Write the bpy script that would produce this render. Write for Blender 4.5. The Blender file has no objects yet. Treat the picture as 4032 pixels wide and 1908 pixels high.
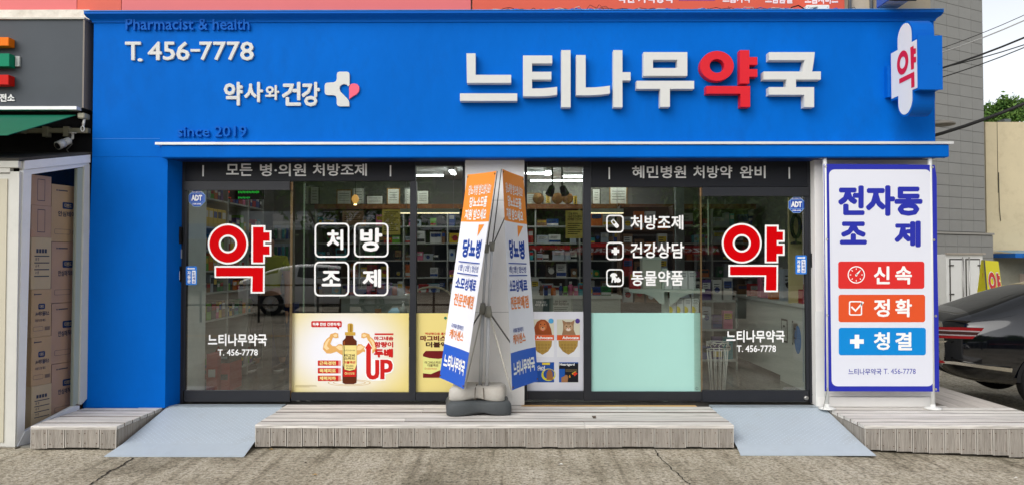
import bpy, bmesh, math, random
from mathutils import Vector, Matrix, Euler
random.seed(7)
R = math.radians
S = bpy.context.scene
COL = S.collection

# ------------------------------------------------------------------ camera
CZ = 1.555
CAMP = Vector((0.078, -7.4, CZ))
CROT = Euler((R(90 + 1.377), 0, R(0.36)), 'XYZ')
cd = bpy.data.cameras.new('camera'); cam = bpy.data.objects.new('camera', cd); COL.objects.link(cam)
cam.location = CAMP; cam.rotation_euler = CROT
cd.sensor_width = 36; cd.lens = 27.04; cd.clip_end = 800; cd.clip_start = 0.05
S.camera = cam
FPX = 3028.6; RM = CROT.to_matrix()

# ------------------------------------------------------------------ sky, sun, exposure
SUN_EL, SUN_AZ = 38, 216           # high and soft, behind the camera and to the left
w = bpy.data.worlds.new('World'); S.world = w; w.use_nodes = True
nt = w.node_tree; bg = nt.nodes['Background']
sky = nt.nodes.new('ShaderNodeTexSky'); sky.sky_type = 'NISHITA'; sky.sun_disc = False
sky.sun_elevation = R(SUN_EL); sky.sun_rotation = R(SUN_AZ); sky.dust_density = 2; sky.air_density = 1.0
hs = nt.nodes.new('ShaderNodeHueSaturation'); hs.inputs['Saturation'].default_value = 0.22
nt.links.new(sky.outputs[0], hs.inputs['Color']); nt.links.new(hs.outputs[0], bg.inputs[0])
bg.inputs[1].default_value = 0.15
sl = bpy.data.lights.new('sun', 'SUN'); sun = bpy.data.objects.new('sun', sl); COL.objects.link(sun)
sl.energy = 1.1; sl.angle = R(56); sl.color = (1, .97, .93)
az = R(SUN_AZ)
sdir = Vector((math.sin(az) * math.cos(R(SUN_EL)), math.cos(az) * math.cos(R(SUN_EL)), math.sin(R(SUN_EL))))
sun.rotation_euler = sdir.to_track_quat('Z', 'Y').to_euler()
S.view_settings.view_transform = 'Standard'; S.view_settings.look = 'None'
S.view_settings.gamma = 1; S.view_settings.use_curve_mapping = False
S.view_settings.exposure = 0.42
S.render.engine = 'CYCLES'
S.cycles.use_denoising = True
S.cycles.max_bounces = 7; S.cycles.transparent_max_bounces = 12
S.cycles.caustics_reflective = False; S.cycles.caustics_refractive = False

# ------------------------------------------------------------------ planes: a point of the photograph on a real plane of the place
def ray(sx, sy):
    return RM @ Vector(((sx - 2016) / FPX, -(sy - 954) / FPX, -1))
class Pl:
    def __init__(s, p, n): s.p = Vector(p); s.n = Vector(n).normalized()
    def __call__(s, a, b, w=0):
        d = ray(a, b); t = (s.p - CAMP).dot(s.n) / d.dot(s.n)
        return CAMP + d * t + s.n * w
def PY(Y): return Pl((0, Y, 0), (0, -1, 0))
def PZ(Z): return Pl((0, 0, Z), (0, 0, 1))
class Bil:                          # a slanted sheet given by its four corners, 0..1 across and down
    def __init__(s, TL, TR, BR, BL):
        s.c = [Vector(v) for v in (TL, TR, BR, BL)]
        s.n = (s.c[3] - s.c[0]).cross(s.c[1] - s.c[0]).normalized()
    def __call__(s, a, b, w=0):
        t = s.c[0].lerp(s.c[1], a); q = s.c[3].lerp(s.c[2], a)
        return t.lerp(q, b) + s.n * w
FCH = {}
class Fr:                           # a plane frame in metres: origin, right, down
    def __init__(s, O, U, V): s.O = Vector(O); s.U = Vector(U).normalized(); s.V = Vector(V).normalized(); s.n = s.V.cross(s.U).normalized()
    def __call__(s, a, b, w=0): return s.O + s.U * a + s.V * b + s.n * w
def rx(sx, sy, Y): return PY(Y)(sx, sy)

# ------------------------------------------------------------------ materials
def lin(c): return tuple(((v / 255) / 12.92 if v / 255 <= .04045 else ((v / 255 + .055) / 1.055) ** 2.4) for v in c)
MC = {}
def mat(name, c, rough=.6, var=.0, vs=6, bump=0, bs=40, metal=0, spec=.25, stretch=(1, 1, 1), rnd=0, emit=None, es=1, coat=0, dirt=0, dirtc=(70, 60, 48)):
    if name in MC: return MC[name]
    m = bpy.data.materials.new(name); m.use_nodes = True; t = m.node_tree; b = t.nodes['Principled BSDF']
    col = lin(c) + (1,)
    b.inputs['Base Color'].default_value = col; b.inputs['Roughness'].default_value = rough
    b.inputs['Metallic'].default_value = metal; b.inputs['Specular IOR Level'].default_value = spec
    b.inputs['Coat Weight'].default_value = coat
    L = t.links.new
    if var or bump or rnd or dirt:
        tc = t.nodes.new('ShaderNodeTexCoord'); mp = t.nodes.new('ShaderNodeMapping'); mp.inputs['Scale'].default_value = stretch
        oi = t.nodes.new('ShaderNodeObjectInfo')
        va = t.nodes.new('ShaderNodeVectorMath'); va.operation = 'ADD'
        sc = t.nodes.new('ShaderNodeVectorMath'); sc.operation = 'SCALE'; cx = t.nodes.new('ShaderNodeCombineXYZ')
        for i in range(3): L(oi.outputs['Random'], cx.inputs[i])
        L(cx.outputs[0], sc.inputs[0]); sc.inputs['Scale'].default_value = 37 if rnd else 0
        L(tc.outputs['Object'], va.inputs[0]); L(sc.outputs[0], va.inputs[1]); L(va.outputs[0], mp.inputs[0])
        cur = None
        if var or rnd:
            n = t.nodes.new('ShaderNodeTexNoise'); n.inputs['Scale'].default_value = vs; n.inputs['Detail'].default_value = 8; n.inputs['Roughness'].default_value = .65
            L(mp.outputs[0], n.inputs[0])
            mr = t.nodes.new('ShaderNodeMapRange'); mr.inputs[1].default_value = .3; mr.inputs[2].default_value = .7
            mr.inputs[3].default_value = 1 - var; mr.inputs[4].default_value = 1 + var; L(n.outputs[0], mr.inputs[0])
            fac = mr.outputs[0]
            if rnd:
                m2 = t.nodes.new('ShaderNodeMapRange'); m2.inputs[3].default_value = 1 - rnd; m2.inputs[4].default_value = 1 + rnd
                L(oi.outputs['Random'], m2.inputs[0]); mm = t.nodes.new('ShaderNodeMath'); mm.operation = 'MULTIPLY'
                L(m2.outputs[0], mm.inputs[0]); L(fac, mm.inputs[1]); fac = mm.outputs[0]
            vm = t.nodes.new('ShaderNodeVectorMath'); vm.operation = 'SCALE'; vm.inputs[0].default_value = col[:3]; L(fac, vm.inputs['Scale'])
            cur = vm.outputs[0]
        if dirt:
            n3 = t.nodes.new('ShaderNodeTexNoise'); n3.inputs['Scale'].default_value = 3.1; n3.inputs['Detail'].default_value = 9; n3.inputs['Roughness'].default_value = .7
            L(mp.outputs[0], n3.inputs[0]); r3 = t.nodes.new('ShaderNodeMapRange'); r3.inputs[1].default_value = .52; r3.inputs[2].default_value = .75; r3.inputs[4].default_value = dirt
            L(n3.outputs[0], r3.inputs[0]); mx = t.nodes.new('ShaderNodeMixRGB'); L(r3.outputs[0], mx.inputs[0])
            if cur: L(cur, mx.inputs[1])
            else: mx.inputs[1].default_value = col
            mx.inputs[2].default_value = lin(dirtc) + (1,); cur = mx.outputs[0]
        if cur: L(cur, b.inputs['Base Color'])
        if bump:
            n2 = t.nodes.new('ShaderNodeTexNoise'); n2.inputs['Scale'].default_value = bs; n2.inputs['Detail'].default_value = 6
            L(mp.outputs[0], n2.inputs[0]); bp = t.nodes.new('ShaderNodeBump'); bp.inputs['Strength'].default_value = bump; bp.inputs['Distance'].default_value = .01
            L(n2.outputs[0], bp.inputs['Height']); L(bp.outputs[0], b.inputs['Normal'])
    if emit:
        b.inputs['Emission Color'].default_value = lin(emit) + (1,); b.inputs['Emission Strength'].default_value = es
    MC[name] = m; return m

def glass(name, tint=(.9, .95, .92), base=.085, top=.9, rough=0.0):
    m = bpy.data.materials.new(name); m.use_nodes = True; t = m.node_tree
    t.nodes.remove(t.nodes['Principled BSDF']); out = t.nodes['Material Output']
    tr = t.nodes.new('ShaderNodeBsdfTransparent'); tr.inputs[0].default_value = tint + (1,)
    gl = t.nodes.new('ShaderNodeBsdfGlossy'); gl.inputs['Roughness'].default_value = rough
    lw = t.nodes.new('ShaderNodeLayerWeight'); lw.inputs[0].default_value = .12
    mr = t.nodes.new('ShaderNodeMapRange'); mr.inputs[3].default_value = base; mr.inputs[4].default_value = top
    mx = t.nodes.new('ShaderNodeMixShader'); L = t.links.new
    L(lw.outputs['Fresnel'], mr.inputs[0]); mr.inputs[1].default_value = .0
    L(mr.outputs[0], mx.inputs[0]); L(tr.outputs[0], mx.inputs[1]); L(gl.outputs[0], mx.inputs[2]); L(mx.outputs[0], out.inputs[0])
    return m

# ------------------------------------------------------------------ object helpers
WL = {}
def meta(o, label=None, cat=None, group=None, kind=None, category=None):
    cat = cat or category
    if label: o['label'] = label
    if cat: o['category'] = cat
    if group: o['group'] = group
    if kind: o['kind'] = kind
    return o
def root(name, loc, label=None, cat=None, group=None, kind=None):
    o = bpy.data.objects.new(name, None); COL.objects.link(o); o.location = Vector(loc); o.empty_display_size = .1
    WL[o.name] = Vector(loc); return meta(o, label, cat, group, kind)
def mesh(name, vs, fs, m, parent=None, smooth=False, mi=None, loc=None, **kw):
    vs = [Vector(v) for v in vs]
    if loc is None:
        loc = sum(vs, Vector()) / max(1, len(vs))
        if parent is None: loc.z = min(v.z for v in vs)
    loc = Vector(loc)
    me = bpy.data.meshes.new(name); me.from_pydata([v - loc for v in vs], [], fs)
    for mm in (m if isinstance(m, (list, tuple)) else [m]): me.materials.append(mm)
    if mi: me.polygons.foreach_set('material_index', mi)
    if smooth: me.polygons.foreach_set('use_smooth', [True] * len(fs))
    me.update()
    o = bpy.data.objects.new(name, me); COL.objects.link(o)
    WL[o.name] = loc
    if parent: o.parent = parent; o.location = loc - WL[parent.name]
    else: o.location = loc
    return meta(o, **kw)
def bmobj(name, bm, m, parent=None, smooth=False, **kw):
    vs = [v.co.copy() for v in bm.verts]; bm.verts.index_update()
    fs = [[v.index for v in f.verts] for f in bm.faces]; mi = [f.material_index for f in bm.faces]; bm.free()
    return mesh(name, vs, fs, m, parent, smooth, mi, **kw)
BF = [(0, 3, 2, 1), (4, 5, 6, 7), (0, 1, 5, 4), (1, 2, 6, 5), (2, 3, 7, 6), (3, 0, 4, 7)]
def boxv(x0, x1, y0, y1, z0, z1):
    return [(x0, y0, z0), (x1, y0, z0), (x1, y1, z0), (x0, y1, z0), (x0, y0, z1), (x1, y0, z1), (x1, y1, z1), (x0, y1, z1)]
class MB:                           # gathers solids for ONE mesh
    def __init__(s): s.v = []; s.f = []; s.i = []
    def add(s, vs, fs, mi=0):
        k = len(s.v); s.v += [Vector(v) for v in vs]; s.f += [[a + k for a in f] for f in fs]; s.i += [mi] * len(fs); return s
    def box(s, x0, x1, y0, y1, z0, z1, mi=0, M=None):
        v = [Vector(q) for q in boxv(min(x0, x1), max(x0, x1), min(y0, y1), max(y0, y1), min(z0, z1), max(z0, z1))]
        if M: v = [M @ q for q in v]
        return s.add(v, BF, mi)
    def tube(s, pts, r, n=8, mi=0, cap=True):
        pts = [Vector(p) for p in pts]; k = len(s.v); rr = r if isinstance(r, (list, tuple)) else [r] * len(pts)
        up = None
        for i, p in enumerate(pts):
            d = (pts[min(i + 1, len(pts) - 1)] - pts[max(i - 1, 0)]).normalized()
            if up is None: up = d.orthogonal().normalized()
            up = (up - d * up.dot(d)).normalized(); q = d.cross(up)
            for j in range(n):
                a = 2 * math.pi * j / n; s.v.append(p + (up * math.cos(a) + q * math.sin(a)) * rr[i])
        for i in range(len(pts) - 1):
            for j in range(n):
                s.f.append([k + i * n + j, k + i * n + (j + 1) % n, k + (i + 1) * n + (j + 1) % n, k + (i + 1) * n + j]); s.i.append(mi)
        if cap:
            s.f.append([k + j for j in range(n)][::-1]); s.i.append(mi)
            e = k + (len(pts) - 1) * n; s.f.append([e + j for j in range(n)]); s.i.append(mi)
        return s
    def lathe(s, c, prof, n=20, mi=0, M=None):
        pts = []; k = len(s.v); c = Vector(c)
        for r, z in prof:
            for j in range(n):
                a = 2 * math.pi * j / n; v = Vector((r * math.cos(a), r * math.sin(a), z))
                s.v.append(c + (M @ v if M else v))
        for i in range(len(prof) - 1):
            for j in range(n):
                s.f.append([k + i * n + j, k + i * n + (j + 1) % n, k + (i + 1) * n + (j + 1) % n, k + (i + 1) * n + j]); s.i.append(mi)
        s.f.append([k + j for j in range(n)][::-1]); s.i.append(mi)
        e = k + (len(prof) - 1) * n; s.f.append([e + j for j in range(n)]); s.i.append(mi)
        return s
    def build(s, name, m, parent=None, smooth=False, **kw): return mesh(name, s.v, s.f, m, parent, smooth, s.i, **kw)
def box(name, x0, x1, y0, y1, z0, z1, m, parent=None, bev=0, **kw):
    x0, x1 = sorted((x0, x1)); y0, y1 = sorted((y0, y1)); z0, z1 = sorted((z0, z1))
    if bev:
        bm = bmesh.new(); vs = [bm.verts.new(v) for v in boxv(x0, x1, y0, y1, z0, z1)]
        for f in BF: bm.faces.new([vs[i] for i in f])
        bmesh.ops.bevel(bm, geom=bm.edges[:], offset=bev, segments=2, affect='EDGES')
        return bmobj(name, bm, m, parent, **kw)
    return mesh(name, boxv(x0, x1, y0, y1, z0, z1), BF, m, parent, **kw)
def pbox(name, a0, b0, a1, b1, Y0, Y1, m, parent=None, bev=0, **kw):     # box whose front (Y0) fills a rectangle of the photograph on that plane
    p = rx(a0, b0, Y0); q = rx(a1, b1, Y0); r = rx(a0, b1, Y0); t = rx(a1, b0, Y0)
    return box(name, (p.x + r.x) / 2, (q.x + t.x) / 2, Y0, Y1, (q.z + r.z) / 2, (p.z + t.z) / 2, m, parent, bev, **kw)

# flat and raised shapes -----------------------------------------------------
def fill2d(polys):
    cu = bpy.data.curves.new('c', 'CURVE'); cu.dimensions = '2D'; cu.fill_mode = 'BOTH'
    for p in polys:
        s = cu.splines.new('POLY'); s.points.add(len(p) - 1)
        for i, (a, b) in enumerate(p): s.points[i].co = (a, -b, 0, 1)
        s.use_cyclic_u = True
    o = bpy.data.objects.new('c', cu); me = bpy.data.meshes.new_from_object(o)
    r = [(v.co.x, -v.co.y) for v in me.vertices], [list(p.vertices) for p in me.polygons]
    bpy.data.objects.remove(o); bpy.data.curves.remove(cu); bpy.data.meshes.remove(me)
    return r
def emit2d(B, V, F, surf, w0, w1, mi=0):
    """put a filled 2-D figure on a surface at height w0, raised to w1 when w1 > w0"""
    bm = bmesh.new(); vs = [bm.verts.new((a, b, 0)) for a, b in V]
    for f in F:
        try: bm.faces.new([vs[i] for i in f])
        except ValueError: pass
    bmesh.ops.remove_doubles(bm, verts=bm.verts[:], dist=1e-5)
    h = {}
    if w1 > w0 + 1e-6 and w1 - w0 > .0015:
        g = bmesh.ops.extrude_face_region(bm, geom=bm.faces[:])
        for e in g['geom']:
            if isinstance(e, bmesh.types.BMVert): e.co.z = 1
    else:
        for v in bm.verts: v.co.z = 1
    for v in bm.verts: v.co = surf(v.co.x, v.co.y, w0 if v.co.z < .5 else w1)
    bmesh.ops.recalc_face_normals(bm, faces=bm.faces[:])
    n = surf.n
    if w1 - w0 <= .0015:
        for f in bm.faces:
            if f.normal.dot(n) < 0: f.normal_flip()
    bm.verts.index_update()
    B.add([v.co.copy() for v in bm.verts], [[v.index for v in f.verts] for f in bm.faces], mi); bm.free()
def shape(name, surf, polys, m, parent=None, w0=0, w1=.001, **kw):
    B = MB(); V, F = fill2d(polys); emit2d(B, V, F, surf, w0, w1); return B.build(name, m, parent, **kw)
def circ(cx, cy, rx_, ry=None, n=40, a0=0, a1=360):
    ry = ry or rx_
    return [(cx + rx_ * math.cos(R(a0 + (a1 - a0) * i / n)), cy + ry * math.sin(R(a0 + (a1 - a0) * i / n))) for i in range(n if a1 - a0 == 360 else n + 1)]
def rrect(x0, y0, x1, y1, r, k=5):
    P = []
    for cx, cy, a in ((x1 - r, y0 + r, -90), (x1 - r, y1 - r, 0), (x0 + r, y1 - r, 90), (x0 + r, y0 + r, 180)):
        P += [(cx + r * math.cos(R(a + 90 * i / k)), cy + r * math.sin(R(a + 90 * i / k))) for i in range(k + 1)]
    return P
# outlines of the letters on the signs, in 1/250 em: character code, advance, then for each outline its number of points and x, y ...
GROWS = (
(33,68,14,44,164,34,173,23,164,20,136,20,121,21,109,28,66,30,54,34,50,38,54,40,66,46,109,48,121,48,136,8,44,23,34,28,24,23,19,13,24,2,34,-2,44,2,49,13),
(38,156,23,101,156,72,167,40,156,28,128,34,107,47,88,18,66,7,38,20,10,50,-2,75,3,104,23,124,0,155,0,120,40,137,62,148,85,124,85,116,70,106,57,82,85,106,107,113,130,8,57,142,70,146,84,142,90,129,86,116,68,101,57,114,52,130,7,39,56,61,72,89,40,71,26,52,20,38,26,32,38),
(43,146,12,83,147,63,147,63,98,14,98,14,78,63,78,63,29,83,29,83,78,132,78,132,98,83,98),
(45,81,4,71,67,10,67,10,44,71,44),
(46,55,8,38,23,27,28,17,23,12,13,17,2,27,-2,38,2,42,13),
(48,125,8,62,173,22,149,8,85,23,22,62,-2,102,22,118,85,102,149,8,40,132,62,150,85,132,93,85,85,38,62,21,40,38,32,85),
(49,125,4,75,170,50,170,50,0,75,0),
(50,125,19,90,158,52,173,32,169,12,156,12,126,32,144,50,149,72,140,80,117,77,98,68,80,40,40,8,2,8,0,116,0,116,23,51,23,92,78,104,120),
(52,125,11,100,173,89,173,3,67,3,56,75,56,75,0,100,0,100,56,118,56,118,78,100,78,4,74,126,75,126,75,78,36,78),
(53,125,18,25,170,25,82,69,78,85,52,74,30,50,21,31,24,12,34,12,8,33,0,54,-2,94,13,110,52,93,92,48,106,48,148,101,148,101,170),
(54,125,13,94,154,79,173,28,120,11,58,26,14,66,-2,101,13,116,49,102,84,68,98,54,96,42,92,62,126,8,50,74,64,75,84,68,92,49,84,29,64,21,42,33,36,66),
(55,125,6,122,170,12,170,12,147,86,147,24,7,45,-2),
(56,125,16,100,158,64,173,27,159,12,124,17,104,32,87,14,70,8,46,24,12,63,-2,102,12,117,46,111,70,93,87,109,104,114,123,8,44,142,64,150,82,142,90,124,82,106,63,98,44,106,36,124,8,41,68,63,75,84,67,92,48,85,29,62,21,41,28,32,48),
(57,125,13,100,155,61,173,23,157,9,122,23,87,57,72,71,74,84,80,67,47,32,16,47,-2,96,48,115,110,10,42,142,62,150,82,140,90,119,90,112,89,105,75,98,62,96,42,104,34,122),
(63,83,12,64,161,32,173,20,149,32,150,44,146,48,134,34,102,20,67,24,53,35,44,52,86,72,136,8,49,23,38,28,28,23,24,13,28,2,38,-2,49,2,54,13),
(65,167,8,90,172,73,172,0,0,25,0,46,50,119,50,142,0,167,0,3,56,72,82,134,109,72),
(66,141,12,19,170,19,0,77,0,122,15,136,46,125,74,95,90,95,90,114,105,121,127,108,157,68,170,7,43,148,66,148,89,142,96,125,86,104,60,98,43,98,7,43,76,73,76,101,68,110,49,103,31,74,22,43,22),
(67,177,18,132,170,106,173,38,147,12,83,34,27,104,-2,138,2,166,13,166,40,136,25,106,20,56,38,37,85,57,132,105,150,134,146,164,132,164,159),
(68,188,7,19,170,19,0,86,0,152,26,176,85,154,143,85,170,7,44,148,81,148,134,130,151,85,138,46,82,22,44,22),
(69,125,12,19,170,19,0,118,0,118,22,43,22,43,75,113,75,113,97,43,97,43,148,116,148,116,170),
(70,117,10,19,170,19,0,44,0,44,79,110,79,110,101,44,101,44,148,110,148,110,170),
(71,185,22,132,170,104,173,39,147,12,84,38,22,103,-2,136,1,168,12,168,84,111,84,111,62,144,62,144,27,126,22,107,20,57,38,38,85,57,132,104,150,134,146,165,134,165,158),
(72,182,12,43,170,19,170,19,0,43,0,43,74,139,74,139,0,163,0,163,170,139,170,139,96,43,96),
(76,122,6,43,170,18,170,18,0,120,0,120,22,43,22),
(77,195,15,41,170,18,170,18,0,43,0,43,133,43,133,96,67,100,67,152,133,153,133,153,0,177,0,177,170,154,170,98,100),
(78,195,10,38,170,18,170,18,0,42,0,42,131,156,0,176,0,176,170,154,170,154,38),
(79,206,8,103,173,36,147,11,85,36,24,102,-2,170,24,194,85,170,147,8,56,132,103,150,150,132,169,85,150,39,103,20,56,39,36,85),
(80,128,9,18,170,18,0,42,0,42,74,68,74,111,88,125,122,112,156,71,170,7,42,148,71,148,94,140,100,122,92,103,70,96,42,96),
(82,151,16,19,170,19,0,44,0,44,74,54,74,73,68,99,35,122,0,151,0,138,18,110,62,90,81,111,97,118,123,103,158,62,170,7,44,150,60,150,85,143,93,124,86,104,60,96,44,96),
(83,114,22,81,170,62,173,24,160,10,127,47,80,84,41,77,27,56,20,32,26,11,44,11,14,33,2,59,-2,93,11,106,44,70,95,33,130,40,145,60,151,79,147,100,133,100,161),
(84,151,8,147,170,4,170,4,148,63,148,63,0,88,0,88,148,147,148),
(90,162,8,158,170,11,170,11,148,112,148,4,0,158,0,158,22,49,22),
(97,107,27,75,106,46,114,24,111,9,99,9,75,26,89,44,94,60,89,64,74,64,68,45,61,19,49,6,25,14,6,34,-2,49,0,64,9,70,0,81,-2,91,0,103,6,103,20,96,16,91,14,88,15,87,20,87,78,7,40,45,64,56,64,23,55,16,45,14,34,18,29,29),
(98,125,11,37,170,15,170,15,6,34,0,56,-2,100,14,116,58,103,98,68,114,52,112,37,104,9,37,83,50,92,62,94,85,84,94,55,84,29,60,19,48,20,37,22),
(99,110,18,83,112,66,114,25,98,10,54,26,14,67,-2,86,0,101,4,101,26,85,21,71,19,44,29,33,56,42,84,67,94,82,92,98,83,98,107),
(100,128,10,113,170,90,170,90,110,78,114,67,114,27,99,11,59,26,16,66,0,113,0,8,80,94,90,90,90,19,68,19,41,29,34,56,44,84,70,94),
(101,120,14,98,99,63,114,25,99,10,58,24,16,65,-2,89,1,110,11,110,32,90,22,70,19,45,28,32,53,112,53,5,63,95,82,88,90,68,33,68,43,88),
(103,107,30,105,112,59,112,23,102,10,74,12,62,16,52,24,44,35,38,35,38,22,32,17,22,20,14,28,8,7,-4,0,-24,14,-48,52,-58,91,-48,105,-22,98,-2,72,10,47,16,38,24,55,34,84,45,91,56,94,70,92,83,82,95,105,95,8,36,87,52,93,68,87,74,73,68,58,52,52,36,58,30,73,8,46,-6,70,-9,83,-24,75,-36,52,-40,29,-35,21,-22,28,-10),
(104,125,17,38,170,15,170,15,0,38,0,38,80,52,93,66,97,82,89,88,70,88,0,110,0,110,69,99,103,72,114,53,110,38,98,38,98),
(105,55,4,38,112,16,112,16,0,38,0,8,37,156,28,160,18,156,14,146,18,137,28,133,37,137,41,146),
(108,55,4,38,170,16,170,16,0,38,0),
(109,193,27,89,109,70,114,54,110,37,98,37,112,15,112,15,0,37,0,37,82,50,93,65,96,79,90,85,70,85,0,108,0,108,82,120,92,132,96,149,89,156,70,156,0,178,0,178,70,168,102,141,114,120,108,103,94),
(110,125,17,98,104,72,114,53,110,38,98,38,98,38,112,15,112,15,0,38,0,38,80,52,93,66,97,82,89,88,70,88,0,110,0,110,69),
(111,138,8,112,98,68,114,26,98,9,57,26,14,68,-2,112,14,129,57,8,68,94,96,84,106,57,96,28,68,18,42,28,32,57,42,84),
(114,99,15,86,111,72,114,56,108,40,86,40,86,40,112,17,112,17,0,40,0,40,59,48,83,67,93,76,90,88,82,99,102),
(115,96,24,64,112,48,114,21,106,11,84,37,52,64,30,59,21,47,17,31,21,10,32,10,8,30,0,49,-2,76,7,86,31,80,46,61,62,40,76,34,85,38,92,48,95,63,92,81,83,81,105),
(116,83,18,42,112,42,136,0,95,0,92,20,92,20,33,29,8,56,-2,69,0,83,5,83,26,70,20,58,18,47,21,42,35,42,92,77,92,77,112),
(117,125,16,37,112,15,112,15,42,26,10,54,-2,71,2,87,14,87,0,109,0,109,112,87,112,87,32,75,20,60,16,43,23,37,41),
(118,110,7,25,112,1,112,52,-2,59,-2,108,112,85,112,55,43),
(124,65,4,42,170,23,170,23,-58,42,-58),
(183,65,8,43,97,32,101,22,97,18,86,22,76,32,71,43,76,48,86),
(44032,230,8,186,207,166,207,166,-19,186,-19,186,98,222,98,222,115,186,115,8,128,182,24,182,24,165,107,165,80,93,14,40,25,24,104,92),
(44036,230,8,188,207,167,207,167,42,188,42,188,121,221,121,221,138,188,138,6,68,58,47,58,47,-14,198,-14,198,2,68,2,8,127,189,22,189,22,172,105,172,77,120,13,84,22,67,99,114),
(44053,230,8,171,57,117,69,63,57,43,25,63,-7,117,-19,171,-7,190,25,8,78,45,117,52,156,45,170,25,156,5,117,-2,78,5,64,25,8,188,207,167,207,167,72,188,72,188,131,221,131,221,148,188,148,8,127,190,22,190,22,173,104,173,77,122,13,88,21,71,98,116),
(44148,230,8,198,206,178,206,178,137,129,137,129,120,178,120,178,40,198,40,8,130,189,27,189,27,172,107,172,79,118,16,82,25,66,101,114,6,76,56,56,56,56,-14,204,-14,204,2,76,2),
(44172,230,4,204,207,185,207,185,-20,204,-20,17,157,201,138,201,138,114,98,114,107,145,109,178,22,178,22,161,89,161,68,96,12,44,24,29,64,60,91,98,138,98,138,-8,157,-8),
(44201,230,6,198,62,48,62,48,45,178,45,178,-19,198,-19,21,198,206,178,206,178,166,128,166,130,178,131,192,28,192,28,174,108,174,81,124,16,91,24,75,86,104,122,150,178,150,178,118,119,118,119,102,178,102,178,72,198,72),
(44208,230,21,198,207,178,207,178,174,127,174,128,184,129,196,28,196,28,178,106,178,80,132,16,103,24,86,86,113,122,158,178,158,178,131,118,131,118,114,178,114,178,91,198,91,12,198,81,53,81,53,64,178,64,178,41,54,41,54,-17,206,-17,206,0,74,0,74,26,198,26),
(44221,230,8,180,57,125,69,70,57,50,25,70,-7,125,-18,180,-7,200,25,8,85,45,125,52,164,45,179,25,164,5,125,-2,85,5,70,25,21,198,206,178,206,178,165,126,165,128,177,129,190,27,190,27,173,106,173,80,122,16,88,24,71,85,102,121,148,178,148,178,118,119,118,119,101,178,101,178,71,198,71),
(44277,230,8,171,53,114,64,56,53,35,22,56,-8,114,-19,171,-8,192,22,8,72,41,114,48,156,41,172,22,156,4,114,-3,72,4,56,22,9,191,195,37,195,37,178,170,178,170,150,164,118,184,116,190,148,191,176,8,117,145,96,145,96,102,13,102,13,84,216,84,216,102,117,102),
(44396,230,16,190,192,38,192,38,175,170,175,169,138,162,95,12,95,12,78,104,78,104,-20,124,-20,124,78,217,78,217,95,184,95,189,138),
(44397,230,22,191,196,38,196,38,179,170,179,170,151,164,115,12,115,12,98,104,98,104,57,34,57,34,40,172,40,172,-20,192,-20,192,57,125,57,125,98,218,98,218,115,185,115,190,151),
(44508,230,20,189,192,38,192,38,175,168,175,168,140,161,94,12,94,12,76,65,76,65,-19,86,-19,86,76,142,76,142,-19,163,-19,163,76,217,76,217,94,182,94,188,140),
(44536,230,4,217,31,12,31,12,14,217,14,9,190,183,35,183,35,166,169,166,168,113,160,52,181,50,188,112,190,160),
(44540,230,12,191,193,38,193,38,176,170,176,170,144,164,103,12,103,12,86,218,86,218,103,185,103,190,144,6,60,60,40,60,40,-14,198,-14,198,3,60,3),
(44592,230,4,198,207,177,207,177,-20,198,-20,8,132,182,26,182,26,166,110,166,84,93,15,40,26,23,107,92),
(45208,230,8,186,207,166,207,166,-19,186,-19,186,99,222,99,222,116,186,116,9,42,184,22,184,22,38,40,38,92,40,147,48,144,66,92,58,42,55),
(45236,230,12,204,207,184,207,184,115,152,115,152,202,133,202,133,-8,152,-8,152,98,184,98,184,-20,204,-20,9,44,180,24,180,24,39,38,39,76,40,119,46,116,64,78,59,44,57),
(45348,230,4,204,207,185,207,185,-20,204,-20,8,156,201,137,201,137,131,86,131,86,114,137,114,137,-8,156,-8,9,44,182,23,182,23,38,38,38,78,39,120,45,117,63,80,58,44,56),
(45544,230,14,58,186,37,186,37,86,70,86,70,28,12,28,12,11,218,11,218,28,161,28,161,86,194,86,194,103,58,103,4,90,28,90,86,140,86,140,28),
(45572,230,6,60,195,39,195,39,114,194,114,194,131,60,131,8,218,80,12,80,12,63,104,63,104,-20,124,-20,124,63,218,63),
(45712,230,4,218,29,12,29,12,12,218,12,6,58,187,38,187,38,87,194,87,194,104,58,104),
(45733,230,4,217,101,12,101,12,84,217,84,8,171,53,114,64,58,53,37,22,58,-8,114,-18,171,-8,192,22,8,73,41,114,47,156,41,171,22,156,4,114,-2,73,4,58,22,6,61,202,40,202,40,127,194,127,194,144,61,144),
(45768,230,4,198,207,177,207,177,-20,198,-20,9,47,184,27,184,27,39,45,39,99,41,156,50,154,67,99,59,47,57),
(45796,230,8,186,207,166,207,166,-20,186,-20,186,100,223,100,223,118,186,118,11,22,185,22,37,40,37,96,38,147,44,144,62,96,56,43,54,43,168,127,168,127,185),
(45812,230,4,46,67,46,-16,188,-16,188,67,4,66,50,168,50,168,0,66,0,8,188,207,167,207,167,79,188,79,188,134,221,134,221,152,188,152,11,23,192,23,92,40,92,99,93,146,99,143,116,99,110,44,108,44,175,122,175,122,192),
(45817,230,8,170,56,116,68,62,56,42,24,62,-8,116,-19,170,-8,190,24,8,76,44,116,51,156,44,170,24,156,5,116,-2,76,5,62,24,8,188,207,167,207,167,72,188,72,188,131,221,131,221,148,188,148,11,22,190,22,90,40,90,99,92,146,98,144,115,99,109,43,107,43,172,122,172,122,190),
(45824,230,12,204,207,184,207,184,116,152,116,152,202,133,202,133,-8,152,-8,152,99,184,99,184,-20,204,-20,11,20,179,20,36,35,36,80,38,119,43,117,60,81,55,41,54,41,162,104,162,104,179),
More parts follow.
